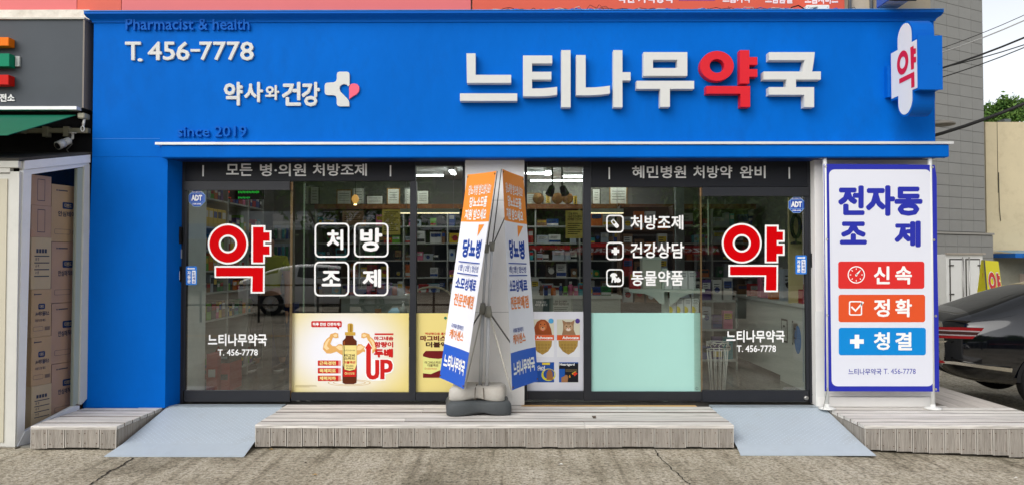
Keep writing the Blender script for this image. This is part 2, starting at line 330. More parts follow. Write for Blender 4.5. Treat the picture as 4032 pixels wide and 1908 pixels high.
(45908,230,8,199,207,178,207,178,125,113,125,113,108,178,108,178,-20,199,-20,11,24,185,24,36,41,36,96,38,144,44,142,61,96,55,44,54,44,168,126,168,126,185),
(46020,230,16,38,188,38,84,104,84,104,26,12,26,12,9,218,9,218,26,125,26,125,84,194,84,194,101,59,101,59,172,192,172,192,188),
(46041,230,8,171,52,114,62,58,52,37,22,58,-9,114,-19,171,-9,192,22,8,73,40,114,46,156,40,171,22,156,3,114,-3,73,3,58,22,16,38,196,38,121,104,121,104,95,12,95,12,78,217,78,217,95,125,95,125,121,193,121,193,138,59,138,59,180,192,180,192,196),
(46160,230,8,40,194,40,106,192,106,192,122,62,122,62,176,188,176,188,194,8,217,76,12,76,12,59,104,59,104,-19,124,-19,124,59,217,59),
(46300,230,4,218,28,12,28,12,11,218,11,8,38,186,38,81,194,81,194,98,59,98,59,169,192,169,192,186),
(46304,230,4,217,92,12,92,12,76,217,76,8,38,197,38,117,194,117,194,134,59,134,59,180,192,180,192,197,6,59,52,39,52,39,-14,195,-14,195,3,59,3),
(46356,230,4,198,207,177,207,177,-20,198,-20,11,27,185,27,36,45,36,104,38,155,44,153,62,104,56,48,54,48,168,134,168,134,185),
(46904,230,4,217,100,12,100,12,83,217,83,4,38,59,38,-16,192,-16,192,59,4,58,42,172,42,172,0,58,0,8,121,197,121,122,199,122,199,139,142,139,142,180,197,180,197,197,11,32,197,32,122,44,122,78,123,114,128,112,145,81,140,52,138,52,180,108,180,108,197),
(46972,230,8,186,207,166,207,166,-20,186,-20,186,100,223,100,223,117,186,117,15,123,186,21,186,21,169,103,169,103,122,22,122,22,35,40,35,97,36,148,43,146,60,97,54,42,52,42,104,123,104),
(47049,230,8,170,52,116,63,61,52,41,22,61,-8,116,-19,170,-8,190,22,8,76,40,116,47,156,40,170,22,156,4,116,-3,76,4,62,22,12,188,206,167,206,167,70,188,70,188,106,222,106,222,124,188,124,188,154,222,154,222,172,188,172,15,124,192,22,192,22,176,103,176,103,147,22,147,22,83,40,83,96,84,148,90,146,108,96,102,43,100,43,131,124,131),
(47084,230,8,198,207,178,207,178,120,135,120,135,103,178,103,178,-20,198,-20,15,121,186,20,186,20,169,101,169,101,124,21,124,21,34,38,34,92,36,142,42,140,59,93,54,42,52,42,106,121,106),
(47141,230,6,198,56,47,56,47,38,178,38,178,-20,198,-20,12,198,206,178,206,178,173,134,173,134,156,178,156,178,126,134,126,134,109,178,109,178,68,198,68,14,119,193,22,193,22,176,98,176,98,145,22,145,22,78,92,79,134,83,132,100,93,96,42,94,42,129,119,129),
(47144,230,12,198,206,178,206,178,168,134,168,134,152,178,152,178,118,134,118,134,101,178,101,178,40,198,40,14,119,190,21,190,21,174,98,174,98,141,22,141,22,70,92,72,134,76,132,93,92,89,42,88,42,124,119,124,6,73,52,52,52,52,-14,205,-14,205,4,73,4),
(47196,230,20,192,190,38,190,38,173,172,173,172,138,38,138,38,68,104,68,104,26,12,26,12,8,218,8,218,26,125,26,125,68,197,68,197,85,58,85,58,122,192,122),
(47308,230,20,192,190,38,190,38,173,172,173,172,138,38,138,38,68,70,68,70,26,12,26,12,8,218,8,218,26,162,26,162,68,197,68,197,85,58,85,58,122,192,122,4,90,26,90,68,142,68,142,26),
(47336,230,12,192,198,37,198,37,181,172,181,172,154,38,154,38,93,198,93,198,110,58,110,58,138,192,138,8,217,70,12,70,12,52,104,52,104,-20,125,-20,125,52,217,52),
(47476,230,4,218,26,12,26,12,9,218,9,12,192,190,38,190,38,172,172,172,172,138,38,138,38,68,197,68,197,84,58,84,58,121,192,121),
(47480,230,4,217,82,12,82,12,64,217,64,6,60,47,39,47,39,-14,196,-14,196,2,60,2,12,191,199,38,199,38,183,170,183,170,158,39,158,39,102,196,102,196,118,59,118,59,143,191,143),
(47484,230,4,217,102,12,102,12,86,217,86,12,192,68,37,68,37,53,171,53,171,34,37,34,37,-16,199,-16,199,-2,58,-2,58,20,192,20,12,191,200,38,200,38,185,170,185,170,167,39,167,39,118,195,118,195,134,59,134,59,153,191,153),
(47560,230,4,22,184,22,38,125,38,125,184,4,42,168,105,168,105,55,42,55,8,186,207,166,207,166,-20,186,-20,186,99,223,99,223,116,186,116),
(47588,230,4,20,180,20,41,107,41,107,180,4,40,164,87,164,87,58,40,58,12,205,207,185,207,185,117,154,117,154,202,134,202,134,-8,154,-8,154,100,185,100,185,-20,205,-20),
(47732,230,12,198,206,178,206,178,167,126,167,126,187,23,187,23,81,126,81,126,102,178,102,178,42,198,42,4,43,170,106,170,106,98,43,98,4,126,150,178,150,178,118,126,118,6,74,56,53,56,53,-14,204,-14,204,2,74,2),
(47749,230,12,198,207,178,207,178,170,126,170,126,190,23,190,23,89,126,89,126,108,178,108,178,73,198,73,4,43,173,106,173,106,106,43,106,4,126,153,178,153,178,125,126,125,8,179,55,124,66,69,55,49,24,69,-8,124,-19,179,-8,199,24,8,84,43,124,50,164,43,179,24,164,4,124,-3,84,4,69,24),
(47784,230,12,36,188,36,82,104,82,104,27,12,27,12,10,218,10,218,27,125,27,125,82,192,82,192,188,4,57,171,172,171,172,98,57,98),
(47800,230,4,38,58,38,-16,192,-16,192,58,4,58,41,172,41,172,0,58,0,12,39,198,39,122,104,122,104,97,12,97,12,80,217,80,217,97,125,97,125,122,190,122,190,198,4,59,182,170,182,170,139,59,139),
(47924,230,4,38,194,38,106,191,106,191,194,4,59,178,170,178,170,122,59,122,8,217,76,12,76,12,58,104,58,104,-19,124,-19,124,58,217,58),
(47928,230,4,39,196,39,117,190,117,190,196,4,59,180,170,180,170,133,59,133,8,217,91,12,91,12,74,106,74,106,28,126,28,126,74,217,74,6,59,50,38,50,38,-14,194,-14,194,2,59,2),
(47932,230,4,39,199,39,130,190,130,190,199,4,59,183,170,183,170,147,59,147,20,217,112,12,112,12,95,104,95,104,73,37,73,37,57,170,57,170,37,38,37,38,-17,197,-17,197,-1,58,-1,58,22,190,22,190,73,125,73,125,95,217,95),
(48124,230,4,24,187,24,82,130,82,130,187,4,44,170,110,170,110,98,44,98,4,198,206,177,206,177,44,198,44,6,73,60,52,60,52,-12,205,-12,205,5,73,5),
(48155,230,8,42,194,22,194,22,88,126,88,126,194,106,194,106,160,42,160,4,42,143,106,143,106,105,42,105,8,188,207,167,207,167,74,188,74,188,135,221,135,221,152,188,152,8,46,62,46,-16,194,-16,194,0,67,0,67,45,190,45,190,62),
(48169,230,8,170,54,116,65,62,54,42,23,62,-8,116,-19,170,-8,190,23,8,76,42,116,48,156,42,170,23,156,4,116,-3,76,4,62,23,8,42,192,22,192,22,88,126,88,126,192,106,192,106,158,42,158,4,42,142,106,142,106,105,42,105,8,188,207,167,207,167,71,188,71,188,132,221,132,221,150,188,150),
(48176,230,8,40,185,20,185,20,37,107,37,107,185,88,185,88,130,40,130,4,40,114,88,114,88,54,40,54,12,205,207,185,207,185,117,154,117,154,202,134,202,134,-8,154,-8,154,100,185,100,185,-20,205,-20),
(48260,230,16,198,207,178,207,178,123,125,123,125,189,105,189,105,130,42,130,42,189,22,189,22,37,125,37,125,106,178,106,178,-20,198,-20,4,42,114,105,114,105,54,42,54),
(48264,230,16,198,206,178,206,178,143,126,143,126,192,105,192,105,152,44,152,44,192,24,192,24,78,126,78,126,126,178,126,178,39,198,39,4,44,136,105,136,105,94,44,94,6,74,56,53,56,53,-14,204,-14,204,2,74,2),
(48337,230,16,198,207,178,207,178,170,126,170,126,193,105,193,105,157,44,157,44,193,24,193,24,86,126,86,126,106,178,106,178,70,198,70,4,126,153,178,153,178,124,126,124,4,44,140,105,140,105,103,44,103,8,179,54,124,65,69,54,49,23,69,-8,124,-19,179,-8,199,23,8,124,49,164,42,179,23,164,4,124,-3,84,4,69,23,84,42),
(48373,230,6,192,51,35,51,35,34,171,34,171,-20,192,-20,16,60,202,40,202,40,117,104,117,104,90,12,90,12,73,217,73,217,90,125,90,125,117,190,117,190,202,170,202,170,176,60,176,4,60,160,170,160,170,134,60,134),
(48660,230,8,60,203,40,203,40,128,190,128,190,203,170,203,170,182,60,182,4,60,166,170,166,170,144,60,144,4,217,109,12,109,12,92,217,92,12,190,72,37,72,37,56,170,56,170,36,38,36,38,-17,197,-17,197,-1,58,-1,58,22,190,22),
(48708,230,4,198,207,177,207,177,-20,198,-20,8,46,188,25,188,25,35,132,35,132,188,111,188,111,128,46,128,4,46,112,111,112,111,52,46,52),
(48736,230,8,34,186,17,186,17,35,79,35,79,186,62,186,62,128,34,128,4,34,111,62,111,62,52,34,52,8,109,186,91,186,91,35,153,35,153,186,135,186,135,128,109,128,4,109,111,135,111,135,52,109,52,8,192,207,172,207,172,-20,192,-20,192,101,222,101,222,118,192,118),
(49324,230,13,88,187,68,187,68,147,51,87,9,46,22,29,56,59,78,104,100,62,133,33,146,50,105,89,88,147,8,186,207,166,207,166,-20,186,-20,186,98,223,98,223,115,186,115),
(49345,230,8,170,53,116,64,62,53,42,22,62,-8,116,-19,170,-8,190,22,8,116,47,156,40,170,22,156,4,116,-2,76,4,62,22,76,40,13,88,195,68,195,68,172,52,125,12,94,22,78,57,100,78,135,100,104,132,84,143,100,103,128,88,170,8,188,207,167,207,167,70,188,70,188,131,221,131,221,148,188,148),
(49352,230,13,80,186,60,186,60,142,47,86,10,45,23,30,52,58,70,97,87,61,115,35,127,52,92,90,80,144,12,205,207,185,207,185,116,155,116,155,202,135,202,135,-8,155,-8,155,99,185,99,185,-20,205,-20),
(49436,230,8,198,207,178,207,178,130,126,130,126,113,178,113,178,-20,198,-20,13,92,187,71,187,71,147,54,86,12,45,25,28,59,59,82,104,104,61,138,32,150,49,108,88,92,147),
(49457,230,8,179,55,124,66,69,55,49,24,69,-8,124,-19,179,-8,199,24,8,84,43,124,50,164,43,179,24,164,4,124,-2,84,4,69,24,8,198,207,178,207,178,159,128,159,128,142,178,142,178,73,198,73,13,90,194,70,194,70,171,54,124,12,94,23,77,58,100,80,134,102,104,134,84,145,100,105,128,90,172),
(49464,230,4,205,207,185,207,185,-20,205,-20,8,158,202,139,202,139,126,102,126,102,108,139,108,139,-8,158,-8,13,80,186,60,186,60,142,46,86,10,45,23,29,52,58,70,98,87,61,114,34,126,50,92,90,80,143),
(49468,230,4,203,207,183,207,183,37,203,37,8,159,202,139,202,139,150,104,150,104,132,139,132,139,44,159,44,13,79,191,59,191,59,158,47,116,13,85,24,70,52,91,70,122,86,94,112,75,124,91,91,119,79,158,6,76,58,56,58,56,-14,210,-14,210,2,76,2),
(49496,230,12,198,206,178,206,178,173,132,173,132,156,178,156,178,127,132,127,132,110,178,110,178,38,198,38,13,90,194,69,194,69,165,54,116,13,84,24,68,58,92,80,128,101,94,133,72,144,88,105,119,90,165,6,74,55,53,55,53,-14,204,-14,204,2,74,2),
(49512,230,12,198,207,178,207,178,180,133,180,133,163,178,163,178,135,133,135,133,118,178,118,178,74,198,74,13,89,198,69,198,69,175,54,127,13,95,24,79,58,102,80,137,100,104,132,82,144,99,104,130,89,175,24,90,66,70,66,70,56,58,23,25,-1,35,-16,63,1,80,26,96,0,122,-18,148,0,164,26,181,1,209,-16,220,-1,186,22,174,56,174,66,154,66,154,56,146,27,122,2,98,26,90,56),
(49548,230,13,125,192,103,192,103,174,77,124,20,96,30,79,79,101,114,142,149,101,199,79,208,96,151,124,125,174,8,124,82,104,82,104,27,12,27,12,10,218,10,218,27,124,27),
(49549,230,6,192,54,35,54,35,38,171,38,171,-20,192,-20,13,125,203,104,203,104,193,80,154,25,132,32,116,81,133,114,165,148,133,196,116,204,132,150,154,125,193,8,125,128,104,128,104,93,12,93,12,76,217,76,217,93,125,93),
(49556,230,13,125,205,104,205,104,197,80,160,24,142,31,126,81,141,114,170,148,141,198,126,205,142,150,160,125,197,8,125,138,104,138,104,108,12,108,12,92,217,92,217,108,125,108,12,190,73,37,73,37,57,170,57,170,36,38,36,38,-17,197,-17,197,-1,58,-1,58,21,190,21),
(49688,230,13,126,199,104,199,104,186,79,144,23,121,31,104,81,122,115,157,149,122,198,104,207,121,151,144,126,186,8,217,80,12,80,12,62,104,62,104,-20,124,-20,124,62,217,62),
(49816,230,12,217,104,12,104,12,87,65,87,65,58,38,58,38,-16,192,-16,192,58,164,58,164,87,217,87,4,86,58,86,87,144,87,144,58,4,58,41,172,41,172,0,58,0,13,125,204,104,204,104,194,79,157,24,137,32,120,81,137,115,168,148,137,198,120,205,137,150,157,125,194),
(49828,230,4,218,28,12,28,12,11,218,11,13,125,191,103,191,103,174,77,122,21,93,30,76,80,99,114,141,148,99,198,76,207,93,151,122,125,174),
(49885,230,6,198,59,47,59,47,42,177,42,177,-20,198,-20,4,198,207,177,207,177,71,198,71,13,92,196,71,196,71,174,56,127,14,96,25,80,60,103,82,138,104,105,138,84,149,100,108,130,92,174),
(49888,230,4,198,206,177,206,177,41,198,41,6,73,56,52,56,52,-14,205,-14,205,2,73,2,13,92,194,71,194,71,171,56,122,15,90,26,73,60,97,82,133,104,100,138,78,148,94,108,124,92,171),
(49900,230,4,198,206,177,206,177,78,198,78,4,52,65,52,-16,198,-16,198,65,4,72,48,178,48,178,0,72,0,13,92,198,71,198,71,176,56,130,14,100,24,84,60,106,82,140,104,108,139,88,149,104,108,132,92,176),
(50504,230,8,118,175,76,191,34,175,16,135,34,95,76,79,118,95,134,135,8,48,162,76,173,103,162,114,135,103,108,76,98,48,108,37,135,8,188,207,167,207,167,40,188,40,188,121,221,121,221,138,188,138,6,68,57,47,57,47,-14,198,-14,198,2,68,2),
(50529,230,8,103,178,66,192,29,178,15,139,29,101,66,86,103,101,118,139,8,43,165,66,175,89,165,98,139,89,113,66,103,43,113,34,139,6,203,60,52,60,52,42,182,42,182,-20,203,-20,12,203,206,183,206,183,148,154,148,154,202,135,202,135,74,154,74,154,132,183,132,183,72,203,72),
(50556,230,8,72,189,32,168,16,110,32,53,72,32,113,53,129,110,113,168,8,46,154,72,171,99,154,110,110,99,66,72,50,46,66,36,110,12,186,207,166,207,166,-20,186,-20,186,65,222,65,222,82,186,82,186,132,222,132,222,150,186,150),
(50557,230,6,188,62,41,62,41,45,167,45,167,-20,188,-20,8,118,178,76,193,33,178,16,140,33,101,76,86,118,101,134,140,8,48,166,76,176,104,166,114,140,104,114,76,104,48,114,37,140,12,188,207,167,207,167,72,188,72,188,106,221,106,221,124,188,124,188,155,221,155,221,172,188,172),
(50577,230,8,118,178,76,193,33,178,16,140,33,102,76,87,118,102,134,140,8,48,166,76,176,104,166,114,140,104,114,76,104,48,114,37,140,8,170,54,116,66,62,54,42,23,62,-8,116,-19,170,-8,190,23,8,76,42,116,49,156,42,170,23,156,4,116,-2,76,4,62,23,12,188,207,167,207,167,73,188,73,188,108,221,108,221,125,188,125,188,156,221,156,221,173,188,173),
(50612,230,15,198,207,178,207,178,120,129,120,111,171,73,189,32,168,16,110,32,53,73,32,112,51,129,104,178,104,178,-20,198,-20,8,46,154,73,171,99,154,110,110,99,66,73,50,46,66,36,110),
(50640,230,4,205,207,185,207,185,-20,205,-20,15,160,202,140,202,140,119,112,119,97,169,63,188,28,166,15,109,28,52,63,30,97,50,112,102,140,102,140,-8,160,-8,8,63,168,85,152,92,109,85,66,63,50,42,66,34,109,42,152),
(50668,230,15,198,207,178,207,178,156,120,156,100,181,73,189,32,168,16,110,32,53,73,32,102,41,122,68,178,68,178,-20,198,-20,8,46,154,73,171,99,154,110,110,99,66,73,50,46,66,36,110,7,126,139,178,139,178,85,126,85,128,97,129,110,128,126),
(50669,230,6,198,61,48,61,48,44,178,44,178,-20,198,-20,15,198,207,178,207,178,174,121,174,101,188,74,194,32,179,16,140,32,100,74,85,101,91,120,106,178,106,178,74,198,74,8,47,166,74,176,102,166,112,140,102,113,74,103,47,113,36,140,7,130,156,178,156,178,123,130,123,132,131,132,140,132,148),
(50689,230,15,198,207,178,207,178,174,120,174,100,188,74,193,32,178,16,140,32,101,74,86,100,91,120,105,178,105,178,73,198,73,8,47,166,74,176,102,166,112,140,102,114,74,104,47,114,36,140,7,129,157,178,157,178,122,130,122,132,130,132,140,132,149,8,179,56,124,68,69,56,49,24,69,-8,124,-19,179,-8,199,24,8,84,44,124,51,164,44,179,24,164,4,124,-2,84,4,69,24),
(50752,230,17,123,177,80,192,37,177,20,139,34,104,70,86,70,48,10,47,13,30,80,30,153,38,151,54,122,50,90,48,90,86,126,104,140,139,8,52,164,80,174,108,164,120,139,108,113,80,103,52,113,40,139,8,186,207,166,207,166,-20,186,-20,186,96,222,96,222,114,186,114),
(50756,230,17,121,184,81,196,40,184,25,152,38,122,71,108,71,85,12,84,15,67,81,68,154,76,153,92,123,88,92,86,92,108,124,122,136,152,8,55,172,81,180,107,172,117,152,107,131,81,123,55,131,44,152,8,188,206,167,206,167,34,188,34,188,113,221,113,221,130,188,130,6,66,48,45,48,45,-14,196,-14,196,3,66,3),
(50836,230,15,174,176,114,192,56,176,32,134,40,107,63,88,63,27,12,27,12,10,218,10,218,27,167,27,167,88,189,107,197,134,8,70,164,114,176,159,164,177,134,159,104,114,92,70,104,52,134,7,83,27,83,80,98,77,114,76,131,77,146,80,146,27),
(50868,230,8,172,189,114,201,57,189,35,156,57,122,114,110,172,122,194,156,8,73,176,114,184,156,176,172,156,156,135,114,127,73,135,57,156,8,217,92,12,92,12,75,106,75,106,29,127,29,127,75,217,75,6,59,52,38,52,38,-14,194,-14,194,3,59,3),
(50896,230,8,198,206,177,206,177,73,131,73,131,58,177,58,177,35,198,35,8,125,187,85,198,45,187,29,158,45,130,85,119,125,130,140,158,8,59,176,85,182,110,176,120,158,110,141,85,134,59,141,49,158,10,158,94,157,109,82,103,11,102,14,85,76,86,76,42,97,42,97,87,128,90,6,64,52,43,52,43,-14,203,-14,203,2,64,2),
(50948,230,8,128,183,86,196,45,183,29,150,45,116,86,103,128,116,144,150,8,59,171,86,179,114,171,124,150,114,128,86,120,59,128,49,150,4,198,206,177,206,177,-20,198,-20,11,162,77,161,92,84,85,12,84,15,66,44,67,77,68,77,-12,98,-12,98,69,130,72),
(50976,230,8,172,184,114,198,57,184,35,148,57,112,114,99,172,112,194,148,8,72,172,114,181,156,172,172,148,156,125,114,116,72,125,56,148,12,217,78,12,78,12,61,65,61,65,-20,86,-20,86,61,143,61,143,-20,164,-20,164,61,217,61),
(50977,230,8,172,190,114,202,56,190,35,158,56,126,114,115,172,126,194,158,8,72,178,114,185,157,178,173,158,157,138,114,131,72,138,56,158,14,217,98,12,98,12,81,66,81,66,53,35,53,35,36,171,36,171,-20,192,-20,192,53,163,53,163,81,217,81,4,87,53,87,81,142,81,142,53),
(51004,230,8,114,192,56,175,32,130,56,84,114,68,173,84,197,130,173,175,8,70,163,114,176,159,163,177,130,159,97,114,84,70,97,52,130,4,218,28,12,28,12,10,218,10),
(51012,230,8,173,193,114,203,56,193,35,164,56,135,114,124,173,135,194,164,8,72,181,114,187,158,181,173,164,158,146,114,140,72,146,56,164,4,217,109,12,109,12,92,217,92,12,190,73,37,73,37,58,170,58,170,38,38,38,38,-17,197,-17,197,-1,58,-1,58,22,190,22),
(51032,230,8,129,176,86,190,42,176,25,137,42,98,86,84,129,98,146,137,8,57,162,86,172,114,162,126,137,114,112,86,102,57,112,46,137,4,197,207,176,207,176,-20,197,-20,6,163,40,161,55,84,48,14,47,16,30,86,31),
(51060,230,4,198,207,177,207,177,-20,198,-20,8,78,189,37,168,21,110,37,53,78,32,119,53,136,110,119,168,8,51,154,78,171,105,154,116,110,105,66,78,50,51,66,41,110),
(51076,230,4,198,206,177,206,177,78,198,78,4,52,65,52,-16,198,-16,198,65,4,72,48,178,48,178,0,72,0,8,119,180,76,195,34,180,18,142,34,104,76,89,119,104,136,142,8,49,168,76,177,104,168,115,142,104,116,76,106,49,116,38,142),
(51088,230,17,139,184,17,184,17,166,68,166,68,138,51,81,9,40,21,24,56,54,79,99,101,58,135,30,147,46,106,84,89,138,89,166,139,166,8,186,207,166,207,166,-20,186,-20,186,98,223,98,223,116,186,116),
(51109,230,8,170,53,116,64,62,53,42,23,62,-8,116,-19,170,-8,190,23,8,76,41,116,48,156,41,170,23,156,4,116,-2,76,4,62,23,17,139,190,18,190,18,173,68,173,68,164,53,120,12,91,22,74,57,96,79,130,100,100,134,81,144,97,104,124,89,164,89,173,139,173,8,188,207,167,207,167,70,188,70,188,132,221,132,221,149,188,149),
(51116,230,12,205,207,185,207,185,116,156,116,156,202,136,202,136,-8,156,-8,156,98,185,98,185,-20,205,-20,17,120,180,16,180,16,163,59,163,59,146,47,84,10,43,23,27,52,56,70,96,87,60,116,35,128,51,92,89,79,146,79,163,120,163),
(51200,230,8,198,207,178,207,178,124,129,124,129,108,178,108,178,-20,198,-20,17,142,184,19,184,19,166,70,166,70,140,52,82,10,42,23,25,58,56,80,101,103,58,138,30,150,46,108,85,91,140,91,166,142,166),
(51204,230,8,198,206,178,206,178,144,132,144,132,127,178,127,178,41,198,41,17,140,188,20,188,20,171,70,171,70,160,54,116,13,86,24,70,59,92,81,126,102,95,135,75,146,91,106,119,91,160,91,171,140,171,6,75,56,54,56,54,-14,205,-14,205,2,75,2),
(51216,230,4,52,63,52,-16,198,-16,198,63,4,72,47,178,47,178,0,72,0,8,198,207,178,207,178,150,133,150,133,133,178,133,178,74,198,74,17,140,192,20,192,20,175,70,175,70,167,54,122,13,93,24,76,59,99,81,133,102,102,135,82,146,98,106,126,91,167,91,175,140,175),
(51221,230,8,179,54,124,65,69,54,49,23,69,-8,124,-19,179,-8,199,23,8,84,42,124,49,164,42,179,23,164,4,124,-3,84,4,69,23,8,198,207,178,207,178,148,133,148,133,131,178,131,178,72,198,72,17,140,190,20,190,20,173,70,173,70,166,54,120,13,90,24,74,59,97,81,131,102,100,135,80,146,97,106,124,91,166,91,173,140,173),
(51228,230,4,204,207,184,207,184,-20,204,-20,8,159,202,139,202,139,126,102,126,102,108,139,108,139,-8,159,-8,17,119,180,16,180,16,163,59,163,59,143,46,84,10,41,22,26,51,55,69,97,86,58,114,31,127,46,91,87,79,143,79,163,119,163),
(51312,230,17,200,186,30,186,30,169,104,169,104,164,78,116,22,90,31,74,80,95,115,134,150,95,200,74,208,91,152,116,126,164,126,169,200,169,8,125,82,104,82,104,27,12,27,12,10,218,10,218,27,125,27),
(51648,230,4,198,207,177,207,177,-20,198,-20,17,146,184,20,184,20,166,72,166,72,138,54,80,12,40,24,24,60,54,83,98,106,57,142,30,154,46,111,83,93,138,93,166,146,166),
(51649,230,4,198,207,177,207,177,70,198,70,6,198,58,47,58,47,41,177,41,177,-20,198,-20,17,145,191,21,191,21,174,73,174,73,165,57,121,16,92,26,76,62,98,84,131,106,100,140,80,151,96,110,124,94,165,94,174,145,174),
(51656,230,4,198,207,177,207,177,90,198,90,12,198,78,52,78,52,62,177,62,177,40,52,40,52,-17,206,-17,206,0,72,0,72,24,198,24,17,145,194,21,194,21,177,73,177,73,175,57,133,16,106,25,89,61,110,84,143,106,113,141,94,151,110,110,135,94,175,94,177,145,177),
(51665,230,4,198,207,177,207,177,84,198,84,8,72,73,52,73,52,-16,198,-16,198,73,177,73,177,46,72,46,4,72,30,177,30,177,0,72,0,17,145,192,21,192,21,175,73,175,73,170,57,128,15,100,26,84,61,105,84,137,106,107,141,88,151,104,110,130,94,170,94,175,145,175),
(52265,230,6,188,57,41,57,41,40,167,40,167,-20,188,-20,21,90,208,69,208,69,179,19,179,19,162,69,162,69,158,54,116,13,90,23,74,58,94,80,125,101,96,135,78,145,94,105,119,90,158,90,162,140,162,140,179,90,179,8,188,207,167,207,167,69,188,69,188,129,221,129,221,146,188,146),
(52293,230,6,203,56,52,56,52,39,182,39,182,-20,203,-20,21,79,204,60,204,60,177,19,177,19,160,60,160,60,158,48,118,14,90,24,75,52,95,70,124,87,97,115,79,125,94,92,120,79,158,79,160,119,160,119,177,79,177,12,203,206,183,206,183,146,155,146,155,202,135,202,135,69,155,69,155,129,183,129,183,68,203,68),
(52376,230,8,198,207,178,207,178,116,129,116,129,99,178,99,178,-20,198,-20,21,91,202,70,202,70,168,19,168,19,151,70,151,70,134,54,78,13,40,24,24,58,52,80,94,103,54,137,28,148,44,107,80,90,134,90,151,141,151,141,168,91,168),
(52397,230,8,179,53,124,64,69,53,49,22,69,-8,124,-19,179,-8,199,22,8,84,41,124,48,164,41,179,22,164,4,124,-3,84,4,69,22,21,90,208,69,208,69,180,19,180,19,163,69,163,69,158,54,117,13,90,23,73,58,94,80,126,102,98,136,79,146,96,106,120,90,158,90,163,140,163,140,180,90,180,8,198,207,178,207,178,142,132,142,132,125,178,125,178,70,198,70),
(52404,230,4,204,207,184,207,184,-20,204,-20,8,159,202,139,202,139,118,105,118,105,100,139,100,139,-8,159,-8,21,78,198,59,198,59,165,17,165,17,148,59,148,59,137,46,83,10,42,23,27,51,55,69,94,87,57,115,32,127,47,91,85,78,137,78,148,120,148,120,165,78,165),
(52769,230,4,217,92,12,92,12,76,217,76,6,192,52,35,52,35,35,171,35,171,-20,192,-20,19,125,207,104,207,104,184,34,184,34,168,103,168,79,136,24,121,31,105,82,118,114,145,148,118,198,105,204,121,150,136,126,168,196,168,196,184,125,184),
(52897,230,8,76,71,55,71,55,-16,203,-16,203,71,183,71,183,45,76,45,4,76,29,183,29,183,0,76,0,13,113,192,25,192,25,176,92,176,90,164,87,152,14,148,18,130,79,136,54,110,15,90,25,75,92,122,12,203,206,183,206,183,151,154,151,154,202,134,202,134,83,154,83,154,134,183,134,183,81,203,81),
(52992,230,4,204,207,185,207,185,-20,204,-20,22,157,201,138,201,138,118,102,118,109,148,111,180,24,180,24,163,91,163,89,145,85,128,14,123,16,105,80,111,55,74,14,42,26,28,70,61,96,100,138,100,138,-8,157,-8),
(53580,230,4,204,207,184,207,184,-20,204,-20,8,158,202,139,202,139,121,106,121,106,104,139,104,139,-8,158,-8,14,21,180,21,35,80,36,118,41,116,58,81,53,41,52,41,102,94,102,94,118,41,118,41,163,105,163,105,180),
(54000,230,4,198,207,177,207,177,-20,198,-20,15,27,186,27,35,45,35,102,36,154,42,151,59,102,54,47,52,47,106,128,106,128,123,47,123,47,169,136,169,136,186),
(54032,230,13,140,186,19,186,19,168,42,168,42,91,13,91,16,74,82,75,152,82,151,97,118,94,118,168,140,168,4,62,92,62,168,98,168,98,93,8,188,206,167,206,167,40,188,40,188,120,221,120,221,138,188,138,6,68,56,47,56,47,-14,198,-14,198,2,68,2),
(54056,230,12,205,207,185,207,185,116,155,116,155,202,136,202,136,-8,155,-8,155,98,185,98,185,-20,205,-20,13,119,178,15,178,15,161,34,161,34,54,10,54,12,36,66,38,125,44,124,59,100,57,100,161,119,161,4,53,54,53,161,81,161,81,56),
(54172,230,4,204,207,184,207,184,37,204,37,8,162,202,142,202,142,141,113,141,113,124,142,124,142,43,162,43,13,121,185,16,185,16,168,34,168,34,93,12,93,14,76,68,77,127,82,126,98,101,96,101,168,121,168,4,54,94,54,168,82,168,82,94,6,78,57,57,57,57,-14,210,-14,210,2,78,2),
(54200,230,12,198,207,178,207,178,164,140,164,140,147,178,147,178,121,140,121,140,104,178,104,178,38,198,38,13,138,188,19,188,19,172,42,172,42,90,13,90,16,72,78,74,146,80,145,96,116,93,116,172,138,172,4,62,90,62,172,96,172,96,92,6,74,52,54,52,54,-14,204,-14,204,2,74,2),
(54364,230,20,198,186,30,186,30,169,66,169,66,96,31,96,31,78,69,78,69,25,12,25,12,8,218,8,218,25,160,25,160,78,198,78,198,96,163,96,163,169,198,169,4,86,96,86,169,142,169,142,96,4,90,25,90,78,139,78,139,25),
(54408,230,12,217,98,12,98,12,81,104,81,104,54,38,54,38,-16,192,-16,192,54,125,54,125,81,217,81,4,58,38,172,38,172,0,58,0,12,197,200,32,200,32,182,66,182,66,136,32,136,32,118,196,118,196,136,163,136,163,182,197,182,4,86,136,86,182,142,182,142,136),
(54532,230,4,218,27,12,27,12,10,218,10,12,198,184,30,184,30,167,66,167,66,88,31,88,31,72,198,72,198,88,163,88,163,167,198,167,4,86,88,86,167,142,167,142,88),
(54540,230,4,217,106,12,106,12,89,217,89,12,197,200,32,200,32,184,66,184,66,141,32,141,32,125,196,125,196,141,163,141,163,184,197,184,4,86,141,86,184,142,184,142,141,12,190,70,37,70,37,54,170,54,170,35,38,35,38,-17,197,-17,197,-1,58,-1,58,20,190,20),
(54588,230,4,198,207,177,207,177,-20,198,-20,13,146,182,18,182,18,166,43,166,43,54,12,54,14,36,84,38,159,45,158,60,121,57,121,166,146,166,4,63,54,63,166,101,166,101,56),
(54616,230,8,118,120,79,135,40,120,24,83,39,46,79,31,118,46,134,83,8,54,108,79,118,104,108,114,83,104,58,79,48,54,58,44,83,8,186,207,166,207,166,-20,186,-20,186,96,223,96,223,114,186,114,8,89,204,68,204,68,170,11,170,11,154,144,154,144,170,89,170),
